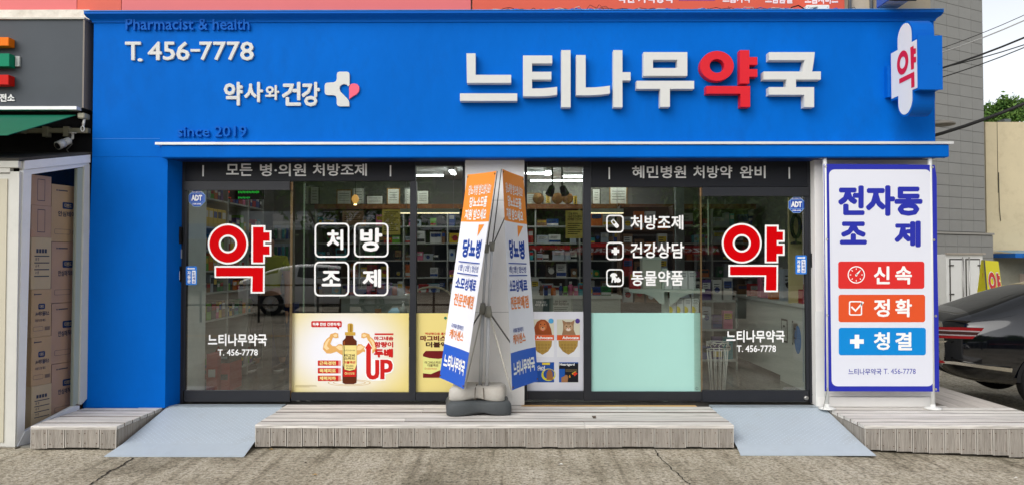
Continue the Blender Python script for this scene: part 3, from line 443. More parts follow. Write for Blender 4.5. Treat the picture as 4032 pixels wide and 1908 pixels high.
(54617,230,8,119,143,80,154,40,143,26,114,40,84,80,73,119,84,134,114,8,55,132,80,138,104,132,114,114,104,96,80,89,55,96,46,114,6,188,53,41,53,41,36,167,36,167,-20,188,-20,8,90,208,70,208,70,183,13,183,13,166,146,166,146,183,90,183,8,188,207,167,207,167,65,188,65,188,127,221,127,221,144,188,144),
(54620,230,8,119,138,80,150,40,138,26,108,40,77,80,66,119,77,134,108,8,55,127,80,134,104,127,114,108,104,89,80,82,55,89,46,108,8,188,206,167,206,167,37,188,37,188,115,221,115,221,132,188,132,6,68,50,47,50,47,-14,198,-14,198,2,68,2,8,90,206,70,206,70,179,13,179,13,162,146,162,146,179,90,179),
(54632,230,4,46,58,46,-16,188,-16,188,58,4,66,41,168,41,168,0,66,0,8,119,144,80,155,40,144,26,114,40,85,80,74,119,85,134,114,8,80,139,104,132,114,114,104,97,80,90,55,97,46,114,55,132,8,188,207,167,207,167,70,188,70,188,129,221,129,221,147,188,147,8,90,208,70,208,70,183,13,183,13,166,146,166,146,183,90,183),
(54644,230,8,103,122,68,136,34,122,20,84,34,47,68,33,103,47,117,84,8,47,109,68,118,90,109,98,84,90,60,68,50,47,60,38,84,8,78,200,58,200,58,168,12,168,12,151,124,151,124,168,78,168,12,204,207,184,207,184,112,155,112,155,202,136,202,136,-8,155,-8,155,94,184,94,184,-20,204,-20),
(54665,230,8,104,141,69,152,34,141,21,113,34,85,69,74,104,85,117,113,8,48,130,69,136,90,130,98,113,90,96,69,90,48,96,39,113,8,184,50,129,60,73,50,53,20,73,-9,129,-19,184,-9,204,20,8,88,38,129,44,169,38,184,20,169,3,129,-3,88,3,74,20,12,203,207,183,207,183,145,154,145,154,202,135,202,135,72,154,72,154,128,183,128,183,64,203,64,8,79,205,58,205,58,180,11,180,11,163,126,163,126,180,79,180),
(54792,230,8,114,150,77,160,40,150,26,122,40,94,77,83,114,94,128,122,8,54,138,77,144,100,138,108,122,100,105,77,98,54,105,45,122,8,87,210,67,210,67,187,13,187,13,171,140,171,140,187,87,187,12,198,207,178,207,178,157,140,157,140,140,178,140,178,117,139,117,139,100,178,100,178,81,198,81,12,198,70,53,70,53,54,178,54,178,35,53,35,53,-17,205,-17,205,-1,74,-1,74,20,198,20),
(54805,230,8,114,142,77,154,40,142,26,112,40,81,77,70,114,81,128,112,8,54,130,77,138,100,130,109,112,100,92,77,86,54,92,45,112,8,180,48,124,58,69,48,49,20,69,-9,124,-19,180,-9,200,20,8,85,36,124,42,164,36,178,20,164,3,124,-3,85,3,70,20,8,87,209,67,209,67,182,13,182,13,165,140,165,140,182,87,182,12,198,207,178,207,178,152,140,152,140,136,178,136,178,108,139,108,139,92,178,92,178,61,198,61),
(54812,230,4,205,207,185,207,185,-20,205,-20,20,162,202,143,202,143,130,112,130,112,113,143,113,143,78,114,78,115,84,102,121,67,136,34,121,20,84,34,46,67,31,94,40,111,62,143,62,143,-8,162,-8,8,78,201,58,201,58,168,12,168,12,151,123,151,123,168,78,168,8,67,118,88,108,96,84,88,59,67,49,46,59,38,84,46,108),
(54869,230,6,188,44,39,44,39,27,167,27,167,-20,188,-20,17,120,153,82,162,44,153,29,128,41,106,72,96,72,79,11,78,14,62,81,63,155,70,154,85,123,82,92,80,92,96,123,106,134,128,8,58,142,82,148,106,142,115,128,106,114,82,109,58,114,49,128,8,188,206,167,206,167,55,188,55,188,121,221,121,221,138,188,138,8,92,208,72,208,72,186,17,186,17,170,147,170,147,186,92,186),
(54924,230,4,197,207,176,207,176,-20,197,-20,17,126,138,87,150,48,138,33,108,45,80,77,66,77,42,14,41,17,24,87,25,163,32,162,48,130,45,98,43,98,66,130,80,142,108,8,62,126,87,133,112,126,122,108,112,89,87,82,62,89,52,108,8,98,206,77,206,77,179,18,179,18,162,156,162,156,179,98,179),
(55137,230,8,59,57,38,57,38,-16,191,-16,191,57,170,57,170,37,59,37,4,59,22,170,22,170,0,59,0,8,168,156,114,164,60,156,42,132,60,108,114,100,168,108,188,132,8,77,145,114,149,152,145,166,132,152,119,114,115,77,119,64,132,4,217,86,12,86,12,70,217,70,8,125,210,104,210,104,188,23,188,23,172,205,172,205,188,125,188),
)
GLY = {}; GF = {}; TC = {}
for row_ in GROWS:
    P_ = []; i_ = 2
    while i_ < len(row_):
        k_ = row_[i_]; q_ = row_[i_ + 1:i_ + 1 + 2 * k_]; i_ += 1 + 2 * k_
        P_.append([(q_[2 * j_] / 250, -q_[2 * j_ + 1] / 250) for j_ in range(k_)])
    GLY[chr(row_[0])] = (row_[1] / 250, P_)
def line_of(s):
    V = []; F = []; x = 0
    for c in s:
        if c == ' ' or c not in GLY: x += .278; continue
        if c not in GF: GF[c] = fill2d(GLY[c][1])
        v, f = GF[c]; k = len(V); V += [(a + x, b) for a, b in v]; F += [[q + k for q in g] for g in f]; x += GLY[c][0]
    return V, F
def glyphs(body, align='CENTER'):
    if (body, align) in TC: return TC[(body, align)]
    V = []; F = []; D = [line_of(l) for l in body.split('\n')]
    W = [max([a for a, b in v] or [0]) - min([a for a, b in v] or [0]) for v, f in D]
    for i, (v, f) in enumerate(D):
        if not v: continue
        dx = -min(a for a, b in v) + ((max(W) - W[i]) / 2 if align == 'CENTER' else 0); k = len(V)
        V += [(a + dx, b + i * 1.05) for a, b in v]; F += [[q + k for q in g] for g in f]
    x0 = min(v[0] for v in V); x1 = max(v[0] for v in V); y0 = min(v[1] for v in V); y1 = max(v[1] for v in V)
    TC[(body, align)] = (V, F, x0, x1, y0, y1); return TC[(body, align)]
def text(name, body, surf, r, m, parent=None, w0=.001, w1=None, bold=.0, n=6, B=None, shear=0, align='CENTER'):
    """lettering fitted into r = (a0,b0,a1,b1) on a surface; bold thickens the strokes (fraction of r's height per em)"""
    V, F, x0, x1, y0, y1 = glyphs(body, align); a0, b0, a1, b1 = r
    k = bold
    sa = (a1 - a0) / (x1 - x0 + 2 * k); sb = (b1 - b0) / (y1 - y0 + 2 * k)
    if w1 is None: w1 = w0 + .0004
    own = B is None
    if own: B = MB()
    offs = [(0, 0)] + ([(math.cos(2 * math.pi * i / n + .4) * k, math.sin(2 * math.pi * i / n + .4) * k) for i in range(n)] if k else [])
    for j, (dx, dy) in enumerate(offs):
        W = [((v[0] - x0 + k + dx) * sa + a0, (v[1] - y0 + k + dy) * sb + b0) for v in V]
        if shear: W = [(a + shear * (b1 - b), b) for a, b in W]
        e = j * .0002
        emit2d(B, W, F, surf, w0 if w1 - w0 > .0015 else w0 + e, (w1 if w1 - w0 > .0015 else w0) + e)
    return B.build(name, m, parent) if own else B
# ------------------------------------------------------------------ palette
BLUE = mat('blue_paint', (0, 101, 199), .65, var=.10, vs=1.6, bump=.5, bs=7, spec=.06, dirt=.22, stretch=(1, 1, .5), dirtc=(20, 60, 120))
BLUE2 = mat('blue_cladding', (0, 96, 192), .5, var=.05, vs=2, spec=.12)
WHITE = mat('white_wall_paint', (236, 234, 230), .7, var=.03, vs=3, bump=.1, dirt=.06)
LETW = mat('white_letter_face', (212, 213, 210), .45, var=.03, vs=5, dirt=.08, dirtc=(150, 150, 140))
LETR = mat('red_letter_face', (214, 30, 44), .4, var=.05, vs=5)
VWHITE = mat('white_vinyl', (246, 246, 244), .5)
VRED = mat('red_vinyl', (208, 0, 8), .6, spec=.05)
FRAME = mat('charcoal_aluminium', (36, 38, 44), .42, var=.08, vs=4, spec=.4, dirt=.15, dirtc=(70, 68, 64))
FRAME2 = mat('charcoal_panel', (31, 33, 39), .5, var=.05, vs=3)
STEEL = mat('steel', (178, 176, 172), .35, var=.08, metal=.9)
ALU = mat('aluminium_flashing', (226, 226, 224), .35, var=.07, vs=3, metal=.2, dirt=.15)
GREYTXT = mat('pale_grey_vinyl', (244, 244, 242), .5)
GLASS = glass('window_glass', (.80, .85, .82), .20)
PGLASS = glass('porch_glass', (.92, .94, .92), .02, .3)
BLACK = mat('black_plastic', (22, 22, 24), .45)
DARK = mat('dark_rubber', (28, 28, 29), .7)
WPL = mat('white_plastic', (228, 228, 224), .4, var=.03)
WOOD = mat('weathered_deck_wood', (216, 211, 204), .85, var=.30, vs=4, bump=.9, bs=10, stretch=(.45, 9, 9), rnd=.13, dirt=.9, dirtc=(112, 102, 92))
WOODV = mat('weathered_ribbed_wood', (163, 156, 147), .9, var=.20, vs=5, bump=1, bs=16, stretch=(13, 13, .8), rnd=.09, dirt=.8, dirtc=(88, 76, 62))
WOODN = mat('fresh_yellow_wood', (205, 165, 110), .7, var=.12, vs=3, stretch=(.4, 8, 8), bump=.3)
RAMP = mat('pale_blue_ramp_paint', (182, 193, 202), .55, var=.07, vs=3, spec=.4, dirt=.4, dirtc=(150, 152, 152))

# ------------------------------------------------------------------ ground
def ground():
    m = bpy.data.materials.new('rough_broomed_concrete'); m.use_nodes = True; t = m.node_tree; b = t.nodes['Principled BSDF']; L = t.links.new
    tc = t.nodes.new('ShaderNodeTexCoord')
    def noise(sc, det, st=(1, 1, 1), ro=.6, rot=0):
        mp = t.nodes.new('ShaderNodeMapping'); mp.inputs['Scale'].default_value = st; mp.inputs['Rotation'].default_value[2] = rot
        n = t.nodes.new('ShaderNodeTexNoise')
        n.inputs['Scale'].default_value = sc; n.inputs['Detail'].default_value = det; n.inputs['Roughness'].default_value = ro
        L(tc.outputs['Object'], mp.inputs[0]); L(mp.outputs[0], n.inputs[0]); return n.outputs[0]
    def ramp(src, stops):
        r = t.nodes.new('ShaderNodeValToRGB'); L(src, r.inputs[0]); e = r.color_ramp.elements
        while len(e) < len(stops): e.new(.5)
        for q, (p, c) in zip(e, stops): q.position = p; q.color = lin(c) + (1,)
        return r.outputs[0]
    def mul(a, c, f):
        x = t.nodes.new('ShaderNodeMixRGB'); x.blend_type = 'MULTIPLY'; x.inputs[0].default_value = f; L(a, x.inputs[1]); L(c, x.inputs[2]); return x.outputs[0]
    base = ramp(noise(1.1, 8), [(.3, (208, 202, 188)), (.5, (228, 222, 209)), (.7, (240, 235, 225))])
    streak = ramp(noise(1.0, 5, (11, .55, 1), .55), [(.32, (160, 154, 140)), (.44, (232, 228, 218)), (.60, (255, 253, 248))])
    agg = ramp(noise(48, 4, (1, 1, 1), .75), [(.33, (84, 80, 70)), (.45, (186, 182, 174)), (.55, (226, 222, 214)), (.70, (255, 255, 252))])
    agg2 = ramp(noise(24, 4), [(.36, (128, 122, 108)), (.5, (228, 225, 218)), (.68, (255, 255, 255))])
    stain = ramp(noise(.55, 7, (1, 1, 1), .7), [(.34, (150, 146, 134)), (.5, (235, 233, 228)), (.66, (255, 255, 255))])
    c = mul(mul(mul(mul(base, streak, .62), agg, .62), agg2, .62), stain, .7)
    L(c, b.inputs['Base Color']); b.inputs['Roughness'].default_value = .9; b.inputs['Specular IOR Level'].default_value = .2
    bp = t.nodes.new('ShaderNodeBump'); bp.inputs['Strength'].default_value = .9; bp.inputs['Distance'].default_value = .012
    ad = t.nodes.new('ShaderNodeMath'); ad.operation = 'ADD'; L(noise(55, 5), ad.inputs[0]); L(noise(1.0, 4, (14, .8, 1)), ad.inputs[1])
    L(ad.outputs[0], bp.inputs['Height']); L(bp.outputs[0], b.inputs['Normal'])
    return m
GM = ground()
def gz(x): return -min(1.0, max(0, .045 * (x - 2.6)))
xs = [-300, -60, -20, -8, -5] + [i * .5 for i in range(-9, 26)] + [14, 18, 24.8, 40, 90, 300]
ys = [-300, -80, -30, -13, -8, -4, -2, -1, 0, 2, 5, 12, 30, 90, 300]
V = [(x, y, gz(x)) for y in ys for x in xs]; nx = len(xs)
mesh('ground', V, [(j * nx + i, j * nx + i + 1, (j + 1) * nx + i + 1, (j + 1) * nx + i) for j in range(len(ys) - 1) for i in range(nx - 1)], GM, kind='structure', loc=(0, 0, 0))
ASPH = mat('asphalt', (72, 72, 72), .9, var=.15, vs=8, bump=.4, bs=60)
mesh('road', [(-300, -13.5, .006), (300, -13.5, .006), (300, -5.4, .006), (-300, -5.4, .006)], [(0, 1, 2, 3)], ASPH, kind='structure', loc=(0, -9, .006)) if False else None
YEL = mat('yellow_road_paint', (214, 160, 60), .7, var=.15, vs=5)
mesh('road_marking', [(-40, -8.75, .005), (2.5, -8.75, .005), (2.5, -8.6, .005), (-40, -8.6, .005)], [(0, 1, 2, 3)], YEL, kind='structure', loc=(0, -8.7, .005))
CRK = mat('crack_dark', (52, 47, 40), .95, var=.3, vs=20)
def crack(pts, wd, name='ground_crack'):
    P = []
    for (a, b) in pts:
        p = PZ(0)(a, b); p.z = gz(p.x) + .004; P.append(p)
    Q = []
    for i in range(len(P) - 1):
        for k in range(6):
            q = P[i].lerp(P[i + 1], k / 6); q += Vector((random.uniform(-.012, .012), random.uniform(-.012, .012), 0)); Q.append(q)
    Q.append(P[-1]); vs = []; fs = []
    for i, q in enumerate(Q):
        d = (Q[min(i + 1, len(Q) - 1)] - Q[max(i - 1, 0)]).normalized(); n = Vector((-d.y, d.x, 0)); ww = wd * random.uniform(.4, 1.3)
        vs += [q + n * ww, q - n * ww]
        if i: fs.append((2 * i - 2, 2 * i - 1, 2 * i + 1, 2 * i))
    mesh(name, vs, fs, CRK, kind='structure')
crack([(528, 1800), (490, 1828), (440, 1850), (400, 1878), (352, 1908), (300, 1945)], .008)
crack([(2575, 1770), (2600, 1800), (2650, 1850), (2700, 1890), (2720, 1908)], .005)

# ------------------------------------------------------------------ deck in three pieces
EDG = mat('dirty_gap_shade_edge', (104, 94, 84), .95, var=.35, vs=5)  # edge dirt, its dark tone also paints in the shaded gaps between boards
def plank_run(parent, x0, x1, y0, y1, ztop, joints=True, m=None):
    n = max(1, round((y1 - y0) / .143)); wd = (y1 - y0) / n
    for i in range(n):
        a = x0; ya = y0 + i * wd + .006; yb = y0 + (i + 1) * wd - .006
        cuts = [x0] + (sorted(random.uniform(x0 + .6, x1 - .6) for _ in range(1 if random.random() < .8 else 2)) if joints and x1 - x0 > 2 else []) + [x1]
        for u, v in zip(cuts, cuts[1:]):
            if v - u < .1: continue
            dz = random.uniform(-.003, .003)
            a, b = u + .0015, v - .0015; zt_, zb_ = ztop + dz, ztop - .027 + dz; c = .006
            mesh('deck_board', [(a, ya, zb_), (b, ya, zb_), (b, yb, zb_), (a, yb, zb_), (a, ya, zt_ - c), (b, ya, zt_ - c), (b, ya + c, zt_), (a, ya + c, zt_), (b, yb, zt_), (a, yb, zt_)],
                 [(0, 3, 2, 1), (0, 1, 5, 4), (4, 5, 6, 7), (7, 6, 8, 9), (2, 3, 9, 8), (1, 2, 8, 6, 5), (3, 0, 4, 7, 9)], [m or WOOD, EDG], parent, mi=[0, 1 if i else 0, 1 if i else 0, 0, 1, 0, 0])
def skirt(parent, x0, x1, y, ztop, wd=.132):
    n = round((x1 - x0) / wd); wd = (x1 - x0) / n; scr = MB(); lips = MB()
    for i in range(n):
        a = x0 + i * wd + .0035; b = a + wd - .007; zb = gz((a + b) / 2) + random.uniform(.014, .026); dy = random.uniform(0, .003)
        box('skirt_board', a, b, y - .012 - dy, y + .01, zb, ztop - .0285, WOODV, parent)
        lips.box(a, a + .007, y - .0145 - dy, y - .0125 - dy, zb, ztop - .029); lips.box(b - .007, b, y - .0145 - dy, y - .0125 - dy, zb, ztop - .029)
        for sx in (a + .02, b - .02):
            for sz in (zb + .03 + random.uniform(0, .01), ztop - .055 - random.uniform(0, .01)):
                scr.tube([(sx, y - .0165 - dy, sz), (sx, y - .011, sz)], .0035, 6)
    lips.build('edge_lip', mat('pale_edge_wood', (190, 184, 175), .85, var=.15, vs=9), parent, kind='stuff')
    scr.build('screw', mat('rusty_screw', (92, 60, 42), .7), parent, kind='stuff')
DT = .2
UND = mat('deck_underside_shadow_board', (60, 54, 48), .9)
d1 = root('wooden_deck', (-.1, -.5, 0), 'long weathered timber deck step between the two metal ramps', 'deck', 'timber deck sections along the shopfront')
xl, xr = -2.095, 1.873
plank_run(d1, xl, xr, -1.005, -.19, DT)
box('deck_board', xl, .12, -.187, -.105, DT - .026, DT + .001, WOOD, d1)
box('deck_board', .12, 1.76, -.187, -.105, DT - .026, DT + .001, WOODN, d1, label='fresh yellowish board along the right window sill')
skirt(d1, xl, xr, -.985, DT)
box('side_board', xl, xl + .022, -.97, -.12, .01, DT - .0285, WOODV, d1); box('side_board', xr - .022, xr, -.97, -.12, .01, DT - .0285, WOODV, d1)
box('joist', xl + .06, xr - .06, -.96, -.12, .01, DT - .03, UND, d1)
d2 = root('wooden_deck', (-3.5, -.6, 0), 'short weathered deck section left of the left ramp, under the blue column', 'deck', 'timber deck sections along the shopfront')
plank_run(d2, -3.93, -3.215, -1.06, -.26, DT - .002, False)
box('deck_board', -3.43, -3.215, -.257, -.1, DT - .028, DT - .002, WOOD, d2)
skirt(d2, -3.93, -3.215, -1.04, DT - .002, .14)
# sloping stringer closing the deck's ramp side
box('side_board', -3.237, -3.213, -1.03, -.1, .012, DT - .03, WOODV, d2)
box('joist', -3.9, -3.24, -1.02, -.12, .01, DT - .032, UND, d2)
d3 = root('wooden_deck', (3.8, -.5, -.04), 'weathered deck section under the tall blue-edged banner, running back past the corner', 'deck', 'timber deck sections along the shopfront')
plank_run(d3, 2.945, 4.66, -1.005, -.2, DT, True)
skirt(d3, 2.945, 4.66, -.985, DT, .136)
box('side_board', 2.943, 2.967, -.97, -.12, .01, DT - .03, WOODV, d3)
box('side_board', 4.636, 4.66, -.97, 1.2, -.07, DT - .03, WOODV, d3)
for i in range(4):                   # boards turned along the side wall
    box('deck_board', 4.1 + i * .14 + .003, 4.1 + (i + 1) * .14 - .003, -.195, 1.2, DT - .028, DT - .001, mat('weathered_deck_wood_turned', (190, 182, 174), .8, var=.12, vs=3, stretch=(7, .35, 7), rnd=.07, dirt=.4, dirtc=(120, 106, 94)), d3)
box('deck_board', 2.95, 4.095, -.195, -.105, DT - .028, DT - .001, WOOD, d3)
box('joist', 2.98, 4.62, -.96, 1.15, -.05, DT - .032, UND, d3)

# ------------------------------------------------------------------ ramps of checker plate
def lug_bm(surf_pts, x0, x1, P0, P1, pitch=.052):
    B = MB(); d = (P1 - P0); Ln = d.length; d.normalize(); n = Vector((0, -d.z, d.y)); n = n if n.z > 0 else -n
    k = 0; j = 0; s = .03
    while s < Ln - .02:
        x = x0 + .03 + (pitch / 2 if j % 2 else 0)
        while x < x1 - .03:
            c = P0 + d * s; c = Vector((x, c.y, c.z)) + n * .0012
            sg = 1 if (j + k) % 2 else -1
            u = (Vector((1, 0, 0)) * .7 + d * sg * .7).normalized(); v = n.cross(u)
            B.add([c - u * .012, c + v * .0035, c + u * .012, c - v * .0035], [(0, 1, 2, 3)] if (v.cross(-u)).dot(n) > 0 else [(0, 3, 2, 1)])
            x += pitch; k += 1
        s += pitch / 2; j += 1
    return B
def ramp(x0, x1, yf, lab):
    r = root('metal_ramp', ((x0 + x1) / 2, -.6, 0), lab, 'ramp', 'metal entrance ramps')
    box('top_plate', x0 + .012, x1 - .012, -.21, -.09, DT - .03, DT + .002, mat('worn_ramp_top', (160, 170, 176), .4, var=.1, spec=.5), r)
    zf = gz((x0 + x1) / 2)
    P0 = Vector((0, -.215, DT - .004)); P1 = Vector((0, yf, zf + .008)); g = gz(x1)
    zl = gz(x0)
    vs = [(x0 + .004, -.215, DT - .006), (x1 - .004, -.215, DT - .006), (x1 + .03, -1.0, .052 + zf), (x1 + .05, yf, zf + .007), (x0 - .05, yf, zf + .007), (x0 - .03, -1.0, .052 + zf)]
    vs[2] = (x1 - .004, -1.02, .045 + zf); vs[5] = (x0 + .004, -1.02, .045 + zf)
    vs[3] = (x1 + .012, yf, zf + .008); vs[4] = (x0 - .012, yf, zf + .008)
    lo = [(a, b, c - .006) for a, b, c in vs]
    fs = [(0, 5, 2, 1), (5, 4, 3, 2), (6, 7, 8, 11), (11, 8, 9, 10)] + [(i, (i + 1) % 6, (i + 1) % 6 + 6, i + 6) for i in range(6)]
    mesh('ramp_plate', vs + lo, fs, RAMP, r)
    LM = mat('worn_tread_lug', (205, 217, 228), .4)
    lug_bm(None, x0 + .01, x1 - .01, Vector((0, -.215, DT - .006)), Vector((0, -1.02, .045 + zf))).build('tread_lug', LM, r, kind='stuff')
    lug_bm(None, x0 + .01, x1 - .01, Vector((0, -.10, DT + .002)), Vector((0, -.21, DT + .002))).build('tread_lug', mat('dull_tread_lug', (150, 162, 172), .5), r, kind='stuff')
    for x in (x0 + .02, x1 - .03): box('support_rib', x, x + .01, -1.0, -.2, zf + .0, DT - .04, mat('rusty_grey_steel', (120, 112, 105), .7, var=.2), r) if False else None
ramp(-3.19, -2.10, -1.27, 'pale grey-blue metal ramp leading up to the left sliding door')
ramp(1.88, 2.935, -1.2, 'pale grey-blue metal ramp leading up to the right sliding door')

# ------------------------------------------------------------------ the pharmacy building
BLD = root('pharmacy_building', (0, 2, 0), 'single storey bright blue pharmacy front with two glazed openings', 'shop building')
YF = -.25
f0 = rx(236 / .6389, 72, YF); f1 = rx(2351 / .6389, 555, YF)
XL = rx(365, 70, YF).x; XLb = rx(335, 1600, YF).x; XR = rx(3682, 500, YF).x
ZT = rx(2016, 43, -.33).z - .02; ZC0 = rx(2000, 620, -.335).z; ZC1 = rx(2000, 565, -.335).z
XL = -3.895
box('fascia', XL, XR, YF, .1, ZC0 + .02, ZT + .02, BLUE, BLD)
# cornice: a crown profile swept along the front, with returns
prof = [(0, -.062), (.010, -.062), (.014, -.046), (.026, -.034), (.046, -.022), (.070, -.008), (.082, .0), (.082, .018), (0, .022)]
zt = ZT
vs = []; fs = []
xa, xb = XL - .0, XR + .0
for xx, sg in ((xa, -1), (xb, 1)):
    for (d, z) in prof: vs.append((xx + sg * min(d, .05), YF - d, zt + z))
n = len(prof)
for i in range(n - 1): fs.append((i, i + 1, n + i + 1, n + i))
fs.append(tuple(range(n))[::-1]); fs.append(tuple(range(n, 2 * n)))
mesh('cornice', vs, fs, BLUE2, BLD)
box('cornice_cap', xa - .052, xb + .052, YF - .085, .1, zt + .023, zt + .03, mat('faded_blue_cap', (60, 130, 205), .5, var=.2, vs=8), BLD)
# canopy ledge
cxl = rx(405 / .6389, 600, -.335).x; cxr = rx(2388 / .6389, 600, -.335).x
can = box('canopy', cxl, cxr, -.335, YF - .001, ZC0, ZC1 - .012, BLUE, BLD, bev=.006)
box('flashing', cxl - .05, cxr + .035, -.35, YF - .0015, ZC1 - .011, ZC1 + .012, ALU, can)
# left column with its inner return
xcr = rx(415 / .6389, 1600, YF).x; zlo = DT - .004; zhi = ZC0 + .018
mesh('column', [(XL - .055, YF, zlo), (xcr, YF, zlo), (xcr, .08, zlo), (XL - .055, .08, zlo), (XL, YF, zhi), (xcr, YF, zhi), (xcr, .08, zhi), (XL, .08, zhi)], BF, BLUE, BLD)
box('seam', XL + .001, cxl - .05, YF - .002, YF - .0005, rx(300, 548, YF).z, rx(300, 546, YF).z + .001, mat('seam_blue', (40, 120, 210), .6), BLD)
XIN = rx(415 / .6389, 1600, YF).x
box('column_return', XIN + .001, -3.205, -.235, .08, DT, ZC0 + .018, BLUE, BLD) if False else None
mesh('column_return', [(XIN, YF + .002, DT), (XIN + .045, -.03, DT), (XIN + .045, -.03, ZC0), (XIN, YF + .002, ZC0), (XIN - .1, -.03, DT), (XIN - .1, -.03, ZC0)], [(0, 1, 2, 3), (1, 4, 5, 2)], BLUE, BLD)
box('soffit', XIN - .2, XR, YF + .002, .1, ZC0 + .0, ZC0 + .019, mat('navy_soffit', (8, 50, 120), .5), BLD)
# centre pillar and right pier, white panels with a joint
zp = ZC0 - .001
for (a, b) in ((1170, 1319),):
    x0 = rx(a / .6389, 1000, -.14).x; x1 = rx(b / .6389, 1000, -.14).x
    zj = rx(1900, 789, -.14).z; zj2 = rx(1900, 1227, -.14).z
    for u, v in ((DT + .006, zj2 - .002), (zj2 + .002, zj - .002), (zj + .002, zp)):
        box('pillar_panel', x0, x1, -.14, .1, u, v, WHITE, BLD, bev=.002)
    box('pillar_core', x0 + .004, x1 - .004, -.136, .1, DT, zp, mat('joint_grey', (150, 150, 148)), BLD)
x0 = rx(2051 / .6389, 1000, -.14).x; x1 = rx(2347 / .6389, 1000, -.14).x
pb = rx(3300, 1548, -.14).z
box('pier_panel', x0, x1, -.14, .1, DT + .09, zp, WHITE, BLD, bev=.002)
box('pier_plinth', x0, x1 - .02, -.17, .1, DT, DT + .088, WHITE, BLD, bev=.003)
box('side_wall', x1 - .02, 4.07, .1, 6.0, -.1, ZT, mat('dirty_white_side_wall', (190, 188, 182), .8, var=.06), BLD)
box('pier_trim', rx(3212, 1400, -.165).x, rx(3248, 1400, -.165).x, -.165, -.141, DT + .001, rx(3200, 1222, -.13).z, WPL, BLD, bev=.003)
XPR = x1
# shell of the shop
FLZ = .2
IW = mat('shop_inner_wall', (140, 142, 132), .8, var=.03)
box('floor', -3.9, 4.05, .06, 5.2, .05, FLZ, mat('shop_floor_tile', (112, 110, 103), .25, var=.08, vs=2, spec=.5), BLD)
box('ceiling', -3.9, 4.05, .1, 5.2, 2.86, 2.95, mat('shop_ceiling', (225, 226, 220), .9), BLD)
box('back_wall', -3.9, 4.05, 5.0, 5.15, FLZ, 2.9, IW, BLD)
box('inner_side_wall', -3.95, -3.85, .1, 5.0, FLZ, 2.86, IW, BLD)
box('inner_side_wall', 3.78, 3.86, .1, 5.0, FLZ, 2.86, IW, BLD)
box('inner_return', -3.24, -3.13, .09, .52, FLZ, 2.86, mat('pale_green_return', (228, 236, 230), .7, var=.06), BLD)
box('roof', XL, 4.07, .1, 6.0, 2.96, ZT, mat('roof_grey', (120, 120, 118), .9), BLD)

# ------------------------------------------------------------------ glazed fronts
def frontY(): return 0.0
def fbar(name, a0, b0, a1, b1, y0=-.035, y1=.06, m=None, parent=None): return pbox(name, a0 / .6389, b0 / .6389, a1 / .6389, b1 / .6389, y0, y1, m or FRAME, parent or BLD)
ZD = DT + .002
# (disp px at 2576 wide)
SF = {}
def shopfront(lab, outerL, outerR):
    return root('shopfront_glazing', (rx((outerL + outerR) / 2 / .6389, 1400, 0).x, 0, DT), lab, 'shop window', 'glazed shopfronts')
GL = shopfront('left shopfront of charcoal frames beside the blue column', 447, 1168)
GR = shopfront('right shopfront of charcoal frames beside the white pier', 1320, 2050)
fbar('jamb', 447, 402, 463, 1012, parent=GL)
fbar('transom_panel', 463.5, 402, 1045, 455, -.03, .05, FRAME2, parent=GL)
fbar('head_rail', 1046, 402, 1168, 416, parent=GL)
fbar('mullion', 1031, 456, 1046, 1006, parent=GL)
fbar('jamb', 1163, 417, 1169, 1006, parent=GL)
fbar('sill_rail', 732, 986, 1030.5, 1006, parent=GL)
fbar('sill_rail', 1046.5, 986, 1162.5, 1006, parent=GL)
fbar('jamb', 1319.5, 402, 1326, 1006, parent=GR)
fbar('head_rail', 1326.5, 402, 1486, 418, parent=GR)
fbar('mullion', 1468, 418.5, 1487, 1006, parent=GR)
fbar('transom_panel', 1487.5, 402, 2034, 470, -.03, .05, FRAME2, parent=GR)
fbar('jamb', 2034.5, 402, 2052, 1012, parent=GR)
fbar('sill_rail', 1326.5, 983, 1467.5, 1004, parent=GR)
fbar('sill_rail', 1487.5, 984, 1766, 1006, parent=GR)
def pane(name, a0, b0, a1, b1, Y, parent, edge=True, m=None):
    p = rx(a0 / .6389, b0 / .6389, Y); q = rx(a1 / .6389, b1 / .6389, Y)
    o = mesh(name, [(p.x, Y, q.z), (q.x, Y, q.z), (q.x, Y, p.z), (p.x, Y, p.z)], [(0, 1, 2, 3)], m or GLASS, parent)
    return o
pw1 = pane('pane', 733, 454, 1032, 990, .012, GL); pane('pane', 1045, 415, 1164, 990, .012, GL)
pane('pane', 1325, 417, 1469, 988, .012, GR); pw4 = pane('pane', 1486, 468, 1766, 988, .012, GR)
EDGE = mat('greenish_glass_edge', (112, 128, 108), .25, spec=.7)
BRN = mat('brown_edge_strip', (150, 118, 82), .5)
pbox('edge_strip', 729 / .6389, 458 / .6389, 735 / .6389, 1000 / .6389, -.028, -.018, BRN, GL)
pbox('edge_strip', 762 / .6389, 458 / .6389, 766 / .6389, 983 / .6389, .02, .03, EDGE, GL)
pbox('edge_strip', 1762 / .6389, 472 / .6389, 1766 / .6389, 984 / .6389, -.02, -.012, BRN, GR)
pbox('edge_strip', 1780 / .6389, 472 / .6389, 1783 / .6389, 640 / .6389, .02, .03, EDGE, GR)
def door(lab, a0, a1, btop, name='sliding_door'):
    r = root(name, (rx((a0 + a1) / 2 / .6389, 1400, -.04).x, -.04, ZD), lab, 'sliding door', 'automatic sliding doors')
    y0, y1 = -.05, -.012
    fbar('top_rail', a0 + .5, btop - 22, a1 - .5, btop, y0 - .012, y1, parent=r)
    fbar('bottom_rail', a0, 981, a1, 1009, y0, y1, parent=r)
    return r
D1 = door('left sliding door with large red lettering on glass', 463.5, 729, 478)
fbar('stile', 463.5, 478.5, 467, 980.5, -.05, -.012, parent=D1); dg1 = pane('glass', 466.5, 477.5, 734, 981.5, -.03, D1)
